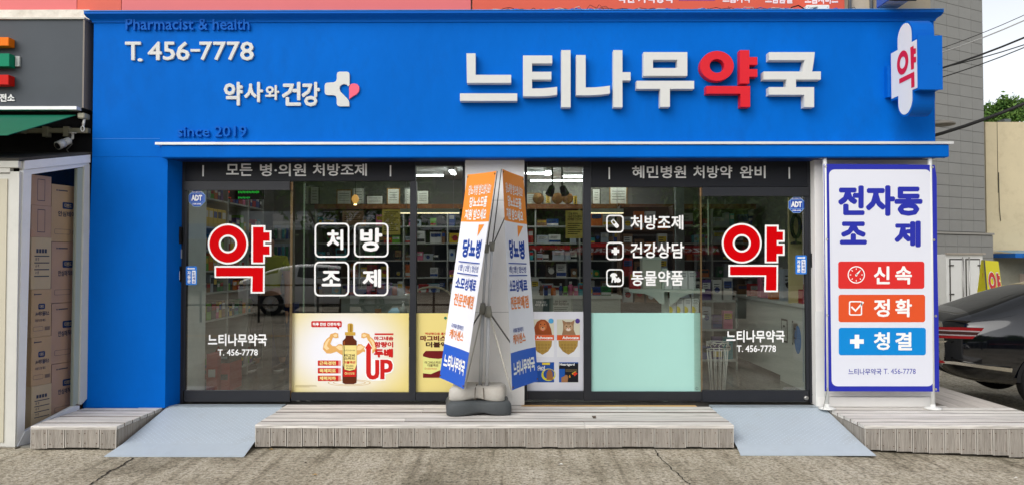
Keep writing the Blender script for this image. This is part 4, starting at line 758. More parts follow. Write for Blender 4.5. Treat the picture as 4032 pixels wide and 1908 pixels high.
D2 = door('right sliding door with red lettering and a lock at its foot', 1767, 2034, 493)
fbar('stile', 2027, 493.5, 2034, 980.5, -.05, -.012, parent=D2); dg2 = pane('glass', 1744, 492.5, 2027.5, 981.5, -.03, D2)
B = MB(); c = PY(-.052)(2027.5 / .6389, 999.5 / .6389); B.lathe((c.x, c.y, c.z), [(.022, 0), (.022, .012), (.016, .018), (.006, .018)], 16, M=Matrix.Rotation(R(90), 3, 'X')); B.build('lock', STEEL, D2, True)
# lettering on the transom panels
PT = PY(-.0305)
def tx(body, d, m, parent, bold=.03, surf=PT, w0=.001, **k): return text('lettering', body, surf, [v / .6389 for v in d], m, parent, w0=w0, bold=bold, **k)
tx('모든', (569, 412, 635, 443), GREYTXT, GL, .02, w1=.0014)
tx('병·의원', (654, 412, 770, 444), GREYTXT, GL, .02, w1=.0014)
tx('처방조제', (787, 412, 923, 443), GREYTXT, GL, .02, w1=.0014)
tx('혜민병원', (1590, 417, 1726, 449), GREYTXT, GR, .02, w1=.0014)
tx('처방약', (1744, 417, 1842, 449), GREYTXT, GR, .02, w1=.0014)
tx('완비', (1861, 417, 1926, 449), GREYTXT, GR, .02, w1=.0014)
for g, (a, b, c, d) in ((GL, (509, 416, 512.5, 444)), (GL, (980.5, 416, 984, 444)), (GR, (1531, 421, 1534.5, 451)), (GR, (1984, 421, 1987.5, 450))):
    pbox('bar_mark', a / .6389, b / .6389, c / .6389, d / .6389, -.034, -.0305, GREYTXT, g)

# the big red syllable, shared by doors and the blade sign
def syl():
    W = [circ(604, 793, 243, n=48), circ(604, 793, 86, n=32)], [[(885, 570), (1052, 570), (1052, 634), (1125, 634), (1125, 778), (1050, 778), (1050, 797), (1125, 797), (1125, 942), (1047, 942), (1047, 1032), (882, 1032)]], [[(442, 1052), (1046, 1052), (1044, 1382), (875, 1382), (880, 1197), (442, 1197)]]
    Rr = [circ(604, 793, 221, n=48), circ(604, 793, 110, n=32)], [[(905, 592), (1030, 592), (1030, 655), (1103, 655), (1103, 757), (1028, 757), (1028, 818), (1102, 818), (1102, 920), (1026, 920), (1026, 1012), (905, 1012)]], [[(462, 1073), (1025, 1073), (1023, 1362), (896, 1362), (900, 1177), (462, 1177)]]
    return W, Rr
SW, SR = syl()
def place_syl(surf, r, parent, w, outline=True, red=VRED):
    a0, b0, a1, b1 = r; k = lambda p: [(a0 + (x - 361) / (1125 - 361) * (a1 - a0), b0 + (y - 550) / (1382 - 550) * (b1 - b0)) for x, y in p]
    if outline:
        B = MB()
        for g in SW: V, F = fill2d([k(p) for p in g]); emit2d(B, V, F, surf, w, w + .0005)
        B.build('letter_outline', VWHITE, parent)
    B = MB()
    for g in SR: V, F = fill2d([k(p) for p in g]); emit2d(B, V, F, surf, w + .001, w + .0015)
    B.build('letter', red, parent)
PD = PY(-.03)
place_syl(PD, (818, 880, 1069, 1153.5), D1, .002)
place_syl(PD, (2841.5, 878.5, 3089.5, 1148), D2, .002)
for D, (a, b, c, d), (e, f, g, h) in ((D1, (523, 838, 672, 869), (548, 877, 649, 893)), (D2, (1827, 829, 1974, 860), (1853, 867, 1952, 884))):
    tx('느티나무약국', (a, b, c, d), VWHITE, D, .03, PD, .002); tx('T. 456-7778', (e, f, g, h), VWHITE, D, .02, PD, .002)
# squares with syllables on the left fixed window
PWn = PY(.010)
WS = root('window_lettering', (rx(1385, 1020, .008).x, .008, rx(1385, 1170, 0).z), 'white vinyl syllables in four rounded squares on the left window', 'window lettering')
for ch, (a, b, c, d), (e, f, g, h) in (('처', (791.5, 560.5, 879, 647), (822, 577, 864, 628)), ('방', (890.5, 560.5, 977.5, 646.5), (906, 573, 962, 632)), ('조', (790.5, 657, 878.5, 744), (809, 680, 858, 719)), ('제', (889, 657, 977, 743.5), (912, 676, 959, 722))):
    k = 1 / .6389
    o = shape('square_outline', PWn, [rrect(a * k, b * k, c * k, d * k, 20), rrect((a + 4) * k, (b + 4) * k, (c - 4) * k, (d - 4) * k, 15)], VWHITE, WS, .002, .0025)
    text('lettering', ch, PWn, (e * k, f * k, g * k, h * k), VWHITE, WS, .002, bold=.035)
WR = root('window_lettering', (rx(2540, 1020, .008).x, .008, rx(1385, 1130, 0).z), 'three white vinyl service lines with icons on the right window', 'window lettering')
for i, (body, (a, b, c, d)) in enumerate((('처방조제', (1586, 541, 1719, 578)), ('건강상담', (1586, 610, 1721, 649)), ('동물약품', (1588, 679, 1719, 718)))):
    k = 1 / .6389; text('lettering', body, PWn, (a * k, b * k, c * k, d * k), VWHITE, WR, .002, bold=.022)
    y = (563, 631, 698)[i]
    shape('icon_frame', PWn, [rrect(1525 * k, (y - 22.5) * k, 1569 * k, (y + 22.5) * k, 15), rrect(1528.5 * k, (y - 19) * k, 1565.5 * k, (y + 19) * k, 11)], VWHITE, WR, .002, .0025)
k = 1 / .6389; ca, sa = math.cos(R(50)), math.sin(R(50))
def rotp(P, cx, cy): return [(cx + x * ca - y * sa, cy + x * sa + y * ca) for x, y in P]
shape('pill_icon', PWn, [rotp(rrect(-19, -8, 19, 8, 7.9), 1547 * k, 563 * k), rotp(rrect(-15, -4.5, -1, 4.5, 4), 1547 * k, 563 * k)], VWHITE, WR, .002, .0025)
def plus(cx, cy, L, t): return [(cx - t, cy - L), (cx + t, cy - L), (cx + t, cy - t), (cx + L, cy - t), (cx + L, cy + t), (cx + t, cy + t), (cx + t, cy + L), (cx - t, cy + L), (cx - t, cy + t), (cx - L, cy + t), (cx - L, cy - t), (cx - t, cy - t)]
shape('cross_icon', PWn, [plus(1548 * k, 631 * k, 15, 6.5)], VWHITE, WR, .002, .0025)
dx, dy = 1548 * k, 698 * k
shape('dog_icon', PWn, [[(dx + x, dy + y) for x, y in ((-21, -10), (-16, -17), (-8, -20), (0, -18), (6, -14), (8, -8), (3, -7), (0, -9), (2, -2), (6, 2), (10, -2), (14, -3), (16, 3), (20, 4), (22, 10), (18, 16), (8, 18), (4, 14), (2, 18), (-4, 18), (-5, 8), (-9, 8), (-11, 18), (-16, 18), (-14, 4), (-15, -6), (-19, -4))]], VWHITE, WR, .002, .0025)

# ------------------------------------------------------------------ raised lettering on the fascia
PF = PY(YF)
def raised(name, lab, cat, loc): return root(name, loc, lab, cat)
T1 = raised('phone_number_sign', 'white raised telephone number on the upper left of the blue fascia', 'sign lettering', PF(750, 243))
cxs = [('T', 496, 558, 167, 240), ('.', 544, 565, 232, 245), ('4', 585, 640, 167, 240), ('5', 645, 693, 167, 240), ('6', 697, 750, 167, 241), ('-', 753, 790, 196, 206), ('7', 788, 838, 167, 240), ('7', 842, 892, 167, 240), ('7', 896, 946, 167, 240), ('8', 948, 1002, 167, 241)]
for ch, a, c, b, d in cxs: text('letter', ch, PF, (a, b, c, d), LETW, T1, w0=-.004, w1=.018, bold=.016 if ch not in '.-' else 0, n=8)
T2 = raised('english_lettering', 'blue raised words Pharmacist & health at the top left, painted over', 'sign lettering', PF(750, 122))
text('lettering', 'Pharmacist & health', PF, (499, 75, 986, 122), BLUE2, T2, w0=-.004, w1=.024, bold=.016, n=6)
T3 = raised('year_lettering', 'blue raised words since 2019 standing just above the canopy', 'sign lettering', PF(840, 541))
text('lettering', 'since 2019', PF, (702, 498, 974, 541), BLUE2, T3, w0=-.004, w1=.024, bold=.016, n=6)
T4 = raised('slogan_sign', 'white raised slogan with a cross and pink drop emblem on the fascia', 'sign lettering', PF(1150, 424))
for ch, a, b, c, d in (('약', 884, 325, 958, 418), ('사', 964, 325, 1038, 405), ('와', 1046, 338, 1101, 396), ('건', 1112, 325, 1187, 419), ('강', 1190, 325, 1261, 421)):
    text('letter', ch, PF, (a, b, c, d), LETW, T4, w0=-.004, w1=.018, bold=.035, n=8)
z2 = lambda P: [(1000 + x / 1.905, y / 1.905) for x, y in P]
shape('cross_emblem', PF, [z2([(645, 543), (702, 543), (714, 548), (720, 562), (720, 640), (712, 654), (698, 640), (680, 635), (660, 641), (647, 655), (645, 672), (652, 692), (672, 713), (700, 740), (714, 760), (718, 778), (718, 802), (645, 802), (630, 796), (624, 782), (624, 745), (618, 726), (600, 718), (556, 718), (540, 712), (534, 698), (534, 645), (541, 630), (556, 625), (600, 623), (618, 614), (625, 598), (625, 562), (631, 548)])], LETW, T4, -.004, .02)
shape('drop_emblem', PF, [z2([(718, 748), (717, 665), (722, 645), (735, 634), (755, 631), (776, 636), (790, 650), (794, 672), (788, 695), (770, 714), (745, 727)])], mat('pink_drop', (240, 100, 125), .4), T4, -.004, .02)
T5 = raised('shop_name_sign', 'large raised shop name in white block syllables with one red syllable', 'sign lettering', PF(2520, 430))
z3 = lambda P: [(2000 + x / 1.905, y / 1.905) for x, y in P]; z4 = lambda P: [(3000 + x / 1.905, y / 1.905) for x, y in P]
D_ = .085
KF = 7.15 / (7.15 - D_)             # measured on the front faces: the plane of the faces
PFF = PY(YF - D_)
def big(polys, m=LETW):
    B = MB()
    for g in polys:
        V, F = fill2d(g); emit2d(B, V, F, PFF, -(D_ + .004), 0)
    return B.build('letter', m, T5)
LETS = [
 ([[z2([(1594, 402), (1662, 402), (1662, 563), (1929, 563), (1929, 623), (1597, 623)])], [z2([(1545, 702), (1975, 702), (1975, 758), (1545, 758)])]], LETW),
 ([[z3([(113, 418), (332, 418), (332, 477), (181, 477), (181, 540), (326, 540), (326, 598), (181, 598), (181, 665), (260, 664), (320, 659), (369, 653), (369, 712), (310, 721), (240, 724), (113, 724)])], [z3([(400, 378), (470, 378), (470, 806), (400, 806)])]], LETW),
 ([[z3([(512, 415), (583, 415), (583, 658), (650, 657), (715, 651), (765, 644), (765, 702), (700, 712), (620, 716), (512, 716)])], [z3([(790, 378), (859, 378), (859, 543), (920, 543), (920, 605), (859, 605), (859, 806), (790, 806)])]], LETW),
 ([[z3([(1017, 393), (1346, 393), (1346, 570), (1017, 570)]), z3([(1088, 450), (1270, 450), (1270, 512), (1088, 512)])], [z3([(965, 608), (1397, 608), (1397, 668), (1215, 668), (1215, 803), (1143, 803), (1143, 668), (965, 668)])]], LETW),
 ([[z3(circ(1568, 496, 126, 112, 48)), z3(circ(1568, 496, 55, 52, 32))], [z3([(1740, 378), (1811, 378), (1811, 430), (1871, 430), (1871, 487), (1811, 487), (1811, 520), (1871, 520), (1871, 577), (1811, 577), (1811, 628), (1740, 628)])], [z3([(1488, 647), (1817, 647), (1817, 803), (1745, 803), (1745, 704), (1488, 704)])]], LETR),
 ([[z4([(53, 393), (397, 393), (390, 460), (377, 538), (442, 538), (442, 598), (256, 598), (256, 655), (392, 655), (392, 805), (318, 805), (318, 712), (53, 712), (53, 655), (185, 655), (185, 598), (12, 598), (12, 538), (303, 538), (322, 452), (53, 452)])]], LETW)]
for g, m in LETS: big(g, m)

# ------------------------------------------------------------------ blade sign at the right corner
BS = root('blade_sign', (3.6, -.5, CZ + 1.28), 'white cross-shaped blade sign with blue sides and one red syllable', 'blade sign')
XS = 3.533; Yb, Yf = -.31, -.815
yc0, yc1 = -.435, -.715
def PXf(): return Fr((XS, 0, CZ), (0, -1, 0), (0, 0, -1))      # across = toward the street, down = down; faces the camera side
FX = PXf()
if FX.n.x > 0: FX.n = -FX.n
def cross(gw, top, bot, t0, t1, off=0):
    ra = (yc0 - yc1) / 2; cy = -(yc0 + yc1) / 2; ra2 = ra - off
    P = [(cy + ra2 * math.cos(R(a)), -(top - ra) - ra2 * math.sin(R(a))) for a in range(180, -1, -12)]
    P += [(cy + ra2, -(t1 - off)), (-Yf - off, -(t1 - off)), (-Yf - off, -(t0 + off)), (cy + ra2, -(t0 + off))]
    P += [(cy + ra2 * math.cos(R(a)), -(bot + ra) + ra2 * math.sin(R(a))) for a in range(0, 181, 12)]
    P += [(cy - ra2, -(t0 + off)), (-Yb + off, -(t0 + off)), (-Yb + off, -(t1 - off)), (cy - ra2, -(t1 - off))]
    return P
TH = .185
shape('sign_case', FX, [cross(0, 2.127, 1.28, 1.471, 1.926)], BLUE2, BS, -TH, 0)
shape('sign_face', FX, [cross(0, 2.127, 1.28, 1.471, 1.926, .018)], mat('white_acrylic', (232, 232, 228), .3), BS, .002, .004)
place_syl(FX, (.355, -1.83, .715, -1.53), BS, .006, False, mat('red_acrylic', (215, 22, 45), .35)) if False else None
def sgn(a, b):                      # photo pixels on the sign's face
    p = Pl((XS, 0, 0), (-1, 0, 0))(a, b); return (-p.y, CZ - p.z)
z8 = lambda P: [sgn(3460 + x / 2.65, 60 + y / 2.65) for x, y in P]
c0 = sgn(3460 + 256 / 2.65, 60 + 497 / 2.65)
RA = mat('red_acrylic', (215, 22, 45), .35)
a_ = z8([(197, 497), (316, 497)]); b_ = z8([(256, 372), (256, 620)])
rxx = abs(a_[1][0] - a_[0][0]) / 2; ryy = abs(b_[1][1] - b_[0][1]) / 2
shape('letter', FX, [circ(c0[0], c0[1], rxx, ryy, 40), circ(c0[0], c0[1], rxx * .5, ryy * .5, 28)], RA, BS, .006, .0065)
shape('letter', FX, [z8([(337, 340), (371, 320), (371, 350), (395, 347), (395, 400), (374, 408), (374, 440), (397, 434), (397, 490), (374, 498), (375, 560), (344, 573)])], RA, BS, .006, .0065)
shape('letter', FX, [z8([(221, 668), (378, 590), (380, 748), (347, 762), (346, 655), (222, 718)])], RA, BS, .006, .0065)
box('edge_flange', XS - .012, XS + TH + .012, Yf - .003, Yf + .012, CZ + 1.466, CZ + 1.932, BLUE2, BS)
box('wall_bracket', XS - .03, XS + TH * .6, Yb, YF + .002, CZ + 1.51, CZ + 1.80, BLUE2, BS)
for z in (CZ + 1.69,):
    for x in (XS + .03, XS + TH - .02): MB().lathe((x, Yf - .002, z), [(.006, 0), (.004, .005)], 8, M=Matrix.Rotation(R(90), 3, 'X')).build('bolt', BLUE2, BS)
# ------------------------------------------------------------------ stickers and small fittings
SBL = mat('sticker_blue', (20, 72, 176), .4); SBL2 = mat('push_sticker_blue', (44, 122, 214), .4)
def sticker8(cx, cy, r, lab, Y=-.033):
    s = PY(Y); o = root('security_sticker', s(cx, cy), lab, 'sticker')
    oc = lambda rr: [(cx + rr * math.cos(R(22.5 + 45 * i)), cy + rr * math.sin(R(22.5 + 45 * i))) for i in range(8)]
    shape('sticker_edge', s, [oc(r)], mat('pale_blue_edge', (150, 185, 225), .4), o, 0, .0004)
    shape('sticker_face', s, [oc(r - 2)], SBL, o, .0008, .001)
    shape('inner_frame', s, [[(cx - 25, cy - 20), (cx + 25, cy - 20), (cx + 25, cy + 16), (cx - 25, cy + 16)], [(cx - 23.5, cy - 18.5), (cx + 23.5, cy - 18.5), (cx + 23.5, cy + 14.5), (cx - 23.5, cy + 14.5)]], mat('pale_blue_edge', (150, 185, 225), .4), o, .0014, .0016)
    text('lettering', 'ADT', s, (cx - 22, cy - 14, cx + 21, cy + 10), VWHITE, o, .0018, bold=.07)
    text('lettering', '캡스경비구역', s, (cx - 19, cy - 28, cx + 19, cy - 22), VWHITE, o, .0016, bold=.03, n=4)
    text('lettering', '1588-6400', s, (cx - 17, cy + 19, cx + 17, cy + 25), VWHITE, o, .0016, bold=.04, n=4)
sticker8(775.5, 781.5, 35, 'blue octagonal security sticker at the top left corner of the left door')
sticker8(3136.5, 807, 34.5, 'blue octagonal security sticker at the top right corner of the right door')
def push(a, b, c, d, lab, right):
    s = PY(-.056 if right else -.056); o = root('push_sticker', s((a + c) / 2, (b + d) / 2), lab, 'sticker')
    shape('sticker_face', s, [rrect(a, b, c, d, 5)], SBL2, o, 0, .0006)
    w_ = c - a; x = a + w_ * (.55 if not right else .54)
    y = b + 9
    ar = [(a + 5, y), (a + 12, y - 5), (a + 12, y - 2), (c - 8, y - 2), (c - 8, y + 2.5), (a + 12, y + 2.5), (a + 12, y + 5)]
    if right: ar = [(a + c - p, q) for p, q in ar]
    shape('arrow', s, [ar], VWHITE, o, .001, .0014)
    shape('label_strip', s, [rrect(x, b + 17, c - 5, d - 6, 1)], VWHITE, o, .001, .0014)
    text('lettering', '자\n동\n문', s, (a + 6, b + 18, x - 4, d - 7), VWHITE, o, .0012, bold=.05, n=4)
    text('lettering', '누\n르\n세\n요', s, (x + 2, b + 20, c - 7, d - 9), SBL, o, .0024, bold=.03, n=4)
push(732, 1046.5, 775.5, 1120, 'blue automatic door sticker with an arrow pointing left, on the left door', False)
push(3132, 1004, 3176.5, 1078, 'blue automatic door sticker with an arrow pointing right, on the right door', True)
def switch(a, b, c, d, lab, col=BLACK, plate=None):
    s = root('touch_switch', rx((a + c) / 2, d, -.04), lab, 'door switch')
    pbox('housing', a, b, c, d, -.06, -.0352, col, s, bev=.002)
    if plate: pbox('label_plate', plate[0], plate[1], plate[2], plate[3], -.0615, -.0601, WPL, s)
    return s
switch(694, 1047, 710, 1108, 'black door switch with a white label beside the left sticker', BLACK, (697, 1066, 708, 1100))
switch(3196, 996, 3212, 1052, 'black door switch with a white label on the right jamb', BLACK, (3199, 1014, 3210, 1046))
h = root('door_intercom', rx(700, 955, -.05), 'silver and black card reader on the left jamb', 'card reader')
pbox('housing', 688, 893, 713, 959, -.075, -.0352, BLACK, h, bev=.003); pbox('face_plate', 690, 895, 700, 957, -.078, -.0752, STEEL, h); pbox('knob', 705, 915, 710, 935, -.08, -.0752, BLACK, h)
pbox('key_switch', 700, 981, 716, 1016, -.045, -.0352, mat('grey_plastic', (140, 145, 150), .4), None, label='small grey key switch plate between the reader and the door switch', category='key switch')

# ------------------------------------------------------------------ posters in the windows
def grad(name, c0, c1, cx, cz, sx, sz):
    m = bpy.data.materials.new(name); m.use_nodes = True; t = m.node_tree; b = t.nodes['Principled BSDF']; L = t.links.new
    tc = t.nodes.new('ShaderNodeTexCoord'); mp = t.nodes.new('ShaderNodeMapping'); mp.inputs['Location'].default_value = (-cx / sx, 0, -cz / sz); mp.inputs['Scale'].default_value = (1 / sx, 0, 1 / sz)
    g = t.nodes.new('ShaderNodeTexGradient'); g.gradient_type = 'SPHERICAL'; r = t.nodes.new('ShaderNodeValToRGB'); r.color_ramp.interpolation = 'EASE'
    L(tc.outputs['Object'], mp.inputs[0]); L(mp.outputs[0], g.inputs[0]); L(g.outputs['Fac'], r.inputs[0])
    e = r.color_ramp.elements; e[0].position = 0.0; e[0].color = lin(c1) + (1,); e[1].position = .75; e[1].color = lin(c0) + (1,)
    L(r.outputs[0], b.inputs['Base Color']); b.inputs['Roughness'].default_value = .35; return m
PP = PY(.005)
z7 = lambda P: [(1130 + x / 3.585, 1220 + y / 3.585) for x, y in P]
r7 = lambda a, b, c, d: (1130 + a / 3.585, 1220 + b / 3.585, 1130 + c / 3.585, 1220 + d / 3.585)
DRED = mat('print_red', (200, 28, 26), .4); MAR = mat('print_maroon', (110, 20, 24), .4); GOLD = mat('print_gold', (205, 165, 70), .3); AMB = mat('print_amber_brown', (92, 40, 18), .3)
SPL = mat('print_splash_gold', (226, 172, 98), .4); SPL2 = mat('print_splash_pale', (244, 214, 160), .4); PYEL = mat('print_pale_yellow', (238, 220, 140), .4); BROWNT = mat('print_brown', (70, 38, 22), .4)
O1 = root('window_poster', PP(1378, 1543), 'pale yellow poster of a brown tonic bottle with red slogans under the left window', 'poster')
A, Bq = (1147, 1231), (1609, 1541)
shape('sheet', PP, [[(1148, 1231), (1610, 1231), (1609, 1541), (1145, 1541)]], grad('tonic_poster_print', (240, 240, 246), (232, 214, 134), -.08, .02, .78, .62), O1, -.002, 0)
def pp(name, polys, m, w, par=None, f=z7): return shape(name, PP, [f(p) for p in polys], m, par or O1, w, w + .0003)
# speech bubble
pp('speech_bubble', [rrect(343, 150, 773, 236, 18)], DRED, .001); pp('bubble_tail', [[(690, 230), (735, 272), (738, 230)]], DRED, .0014)
text('lettering', '하루 한번 간편하게!', PP, r7(362, 170, 755, 220), VWHITE, O1, .0015, bold=.05, n=4)
# splash arms
for sgnx, name in ((1, 'splash_arm'), (-1, 'splash_arm')):
    fx = lambda P: [(x if sgnx == 1 else 1775 - x, y) for x, y in P]
    pp(name, [fx([(505, 545), (520, 460), (560, 400), (600, 370), (612, 335), (680, 312), (722, 325), (728, 385), (690, 392), (650, 380), (628, 430), (612, 470), (640, 500), (690, 505), (725, 475), (770, 475), (800, 520), (800, 640), (760, 620), (700, 580), (620, 608), (560, 605)])], SPL, .0006)
    pp('splash_highlight', [fx([(520, 520), (545, 450), (590, 395), (610, 400), (580, 450), (565, 500), (600, 540), (560, 560)])], SPL2, .001)
    pp('splash_highlight', [fx([(650, 345), (690, 330), (712, 342), (706, 372), (668, 372)])], SPL2, .001)
    pp('splash_highlight', [fx([(690, 520), (730, 490), (775, 500), (790, 560), (740, 560)])], SPL2, .001)
# rings under the bottle
for ax, ay, ym in ((300, 46, 1020), (230, 32, 1018)): pp('ripple', [circ(880, ym, ax, ay, 40), circ(880, ym, ax - 10, ay - 5, 40)], GOLD, .0006)
# bottle
pp('bottle_print', [[(830, 355), (935, 355), (940, 390), (985, 430), (987, 930), (980, 1020), (940, 1038), (820, 1038), (785, 1020), (782, 930), (785, 430), (825, 390)]], AMB, .0015)
pp('bottle_shine', [[(800, 440), (812, 425), (812, 925), (800, 925)]], mat('print_amber_light', (170, 90, 40), .3), .002)
pp('cap_print', [rrect(818, 305, 966, 352, 8)], GOLD, .002); pp('cap_print', [rrect(855, 182, 933, 308, 26)], GOLD, .0018); pp('cap_shine', [[(890, 195), (912, 195), (912, 300), (890, 300)]], mat('print_gold_dark', (150, 110, 35), .3), .0024)
pp('label_print', [[(787, 492), (984, 492), (984, 760), (960, 830), (885, 850), (810, 830), (787, 760)]], PYEL, .002); pp('label_band', [[(795, 815), (830, 848), (885, 858), (945, 846), (984, 800), (975, 935), (795, 935)]], DRED, .0024)
text('lettering', '마그비\n스피드', PP, r7(808, 615, 962, 695), BROWNT, O1, .0028, bold=.03, n=4); text('lettering', '더블액션', PP, r7(803, 712, 965, 752), DRED, O1, .0028, bold=.04, n=4)
text('lettering', 'Double\nAction', PP, r7(833, 768, 940, 825), BROWNT, O1, .0028, bold=.01, n=4); text('lettering', '유한양행', PP, r7(850, 872, 952, 905), PYEL, O1, .003, bold=.02, n=4); pp('emblem', [circ(831, 888, 17, n=20), circ(831, 888, 9, n=16)], PYEL, .003)
text('lettering', '액상형으로 흡수가 빠른', PP, r7(812, 552, 962, 572), BROWNT, O1, .0028, n=4)
for i, b in enumerate(('근육경련', '육체피로', '체력저하')):
    y = 705 + i * 107; pp('red_bar', [rrect(435, y, 725, y + 76, 6)], DRED, .0006); pp('red_bar', [[(722, y), (760, y), (760, y + 76), (722, y + 76)]], mat('print_faded_red', (226, 150, 140), .4), .0005)
    text('lettering', b, PP, r7(458, y + 10, 692, y + 66), PYEL, O1, .0012, bold=.05, n=5)
text('lettering', '마그네슘', PP, r7(1232, 365, 1503, 422), DRED, O1, .0014, bold=.05, n=5); text('lettering', '함량이', PP, r7(1232, 440, 1500, 522), DRED, O1, .0014, bold=.05, n=5)
text('lettering', '두배', PP, r7(1226, 538, 1498, 665), DRED, O1, .0014, bold=.07, n=6); pp('small_band', [[(1237, 322), (1503, 322), (1503, 346), (1237, 346)]], DRED, .001)
WH = lambda P, w, name='outline_print': pp(name, [P], VWHITE, w)
U_ = [(1118, 536), (1100, 536), (1152, 450), (1205, 536), (1185, 536), (1185, 880), (1192, 910), (1215, 918), (1238, 908), (1245, 880), (1245, 697), (1303, 697), (1303, 890), (1288, 945), (1250, 968), (1212, 974), (1165, 966), (1130, 930), (1117, 885)]
pp('outline_print', [[(1102, 548), (1082, 548), (1152, 428), (1222, 548), (1203, 548), (1203, 685), (1420, 680), (1480, 695), (1510, 760), (1505, 840), (1470, 880), (1392, 900), (1392, 985), (1212, 992), (1140, 975), (1105, 920)]], VWHITE, .0009)
pp('arrow_letter', [U_], DRED, .0014)
pp('letter_print', [[(1317, 693), (1420, 693), (1470, 710), (1493, 760), (1490, 820), (1462, 862), (1420, 875), (1378, 877), (1378, 970), (1317, 970)], [(1378, 745), (1410, 748), (1432, 765), (1434, 800), (1420, 820), (1378, 825)]], DRED, .0014)
pp('print_line', [[(118, 1055), (415, 1055), (415, 1059), (118, 1059)], [(118, 1066), (425, 1066), (425, 1070), (118, 1070)], [(118, 1077), (320, 1077), (320, 1081), (118, 1081)]], mat('print_pale_brown', (170, 150, 100), .5), .001)
# second poster
PQ = PP; O2 = root('window_poster', PP(1728, 1543), 'pale yellow poster of a tonic box, half hidden behind the slanted banner', 'poster')
shape('sheet', PP, [[(1638, 1231), (1817, 1231), (1817, 1541), (1636, 1541)]], mat('pale_yellow_print', (232, 214, 136), .35), O2, -.002, 0)
q3 = lambda P: [(1000 + x / 1.722, 1200 + y / 1.722) for x, y in P]; qr = lambda a, b, c, d: (1000 + a / 1.722, 1200 + b / 1.722, 1000 + c / 1.722, 1200 + d / 1.722)
text('lettering', '액상형으로 흡수가 빠른', PP, qr(1160, 183, 1375, 200), DRED, O2, .001, bold=.03, n=4)
text('lettering', '마그비스피드', PP, qr(1127, 204, 1395, 242), MAR, O2, .001, bold=.05); text('lettering', '더블액션', PP, qr(1165, 247, 1365, 285), BROWNT, O2, .001, bold=.05)
P3 = lambda n_, P, m, w: shape(n_, PP, [q3(P)], m, O2, w, w + .0003)
P3('carton_print', [(1146, 330), (1165, 308), (1395, 308), (1395, 490), (1146, 490)], mat('print_lime', (226, 224, 140), .4), .001); P3('carton_lid', [(1146, 330), (1165, 308), (1395, 308), (1395, 340), (1330, 352), (1250, 362), (1190, 357), (1146, 345)], MAR, .0014)
P3('carton_base', [(1146, 460), (1200, 465), (1260, 440), (1395, 455), (1395, 490), (1146, 490)], MAR, .0014); P3('tree_mark', [(1290, 80), (1298, 76), (1308, 82), (1308, 92), (1300, 92), (1300, 98), (1296, 98), (1296, 92), (1288, 90)], mat('print_green', (20, 120, 90), .4), .001)
text('lettering', '마그비스피드\n더블액션', PP, qr(1158, 378, 1268, 415), BROWNT, O2, .0018, bold=.02, n=4); text('lettering', 'Double Action', PP, qr(1158, 422, 1240, 434), DRED, O2, .0018, n=4)
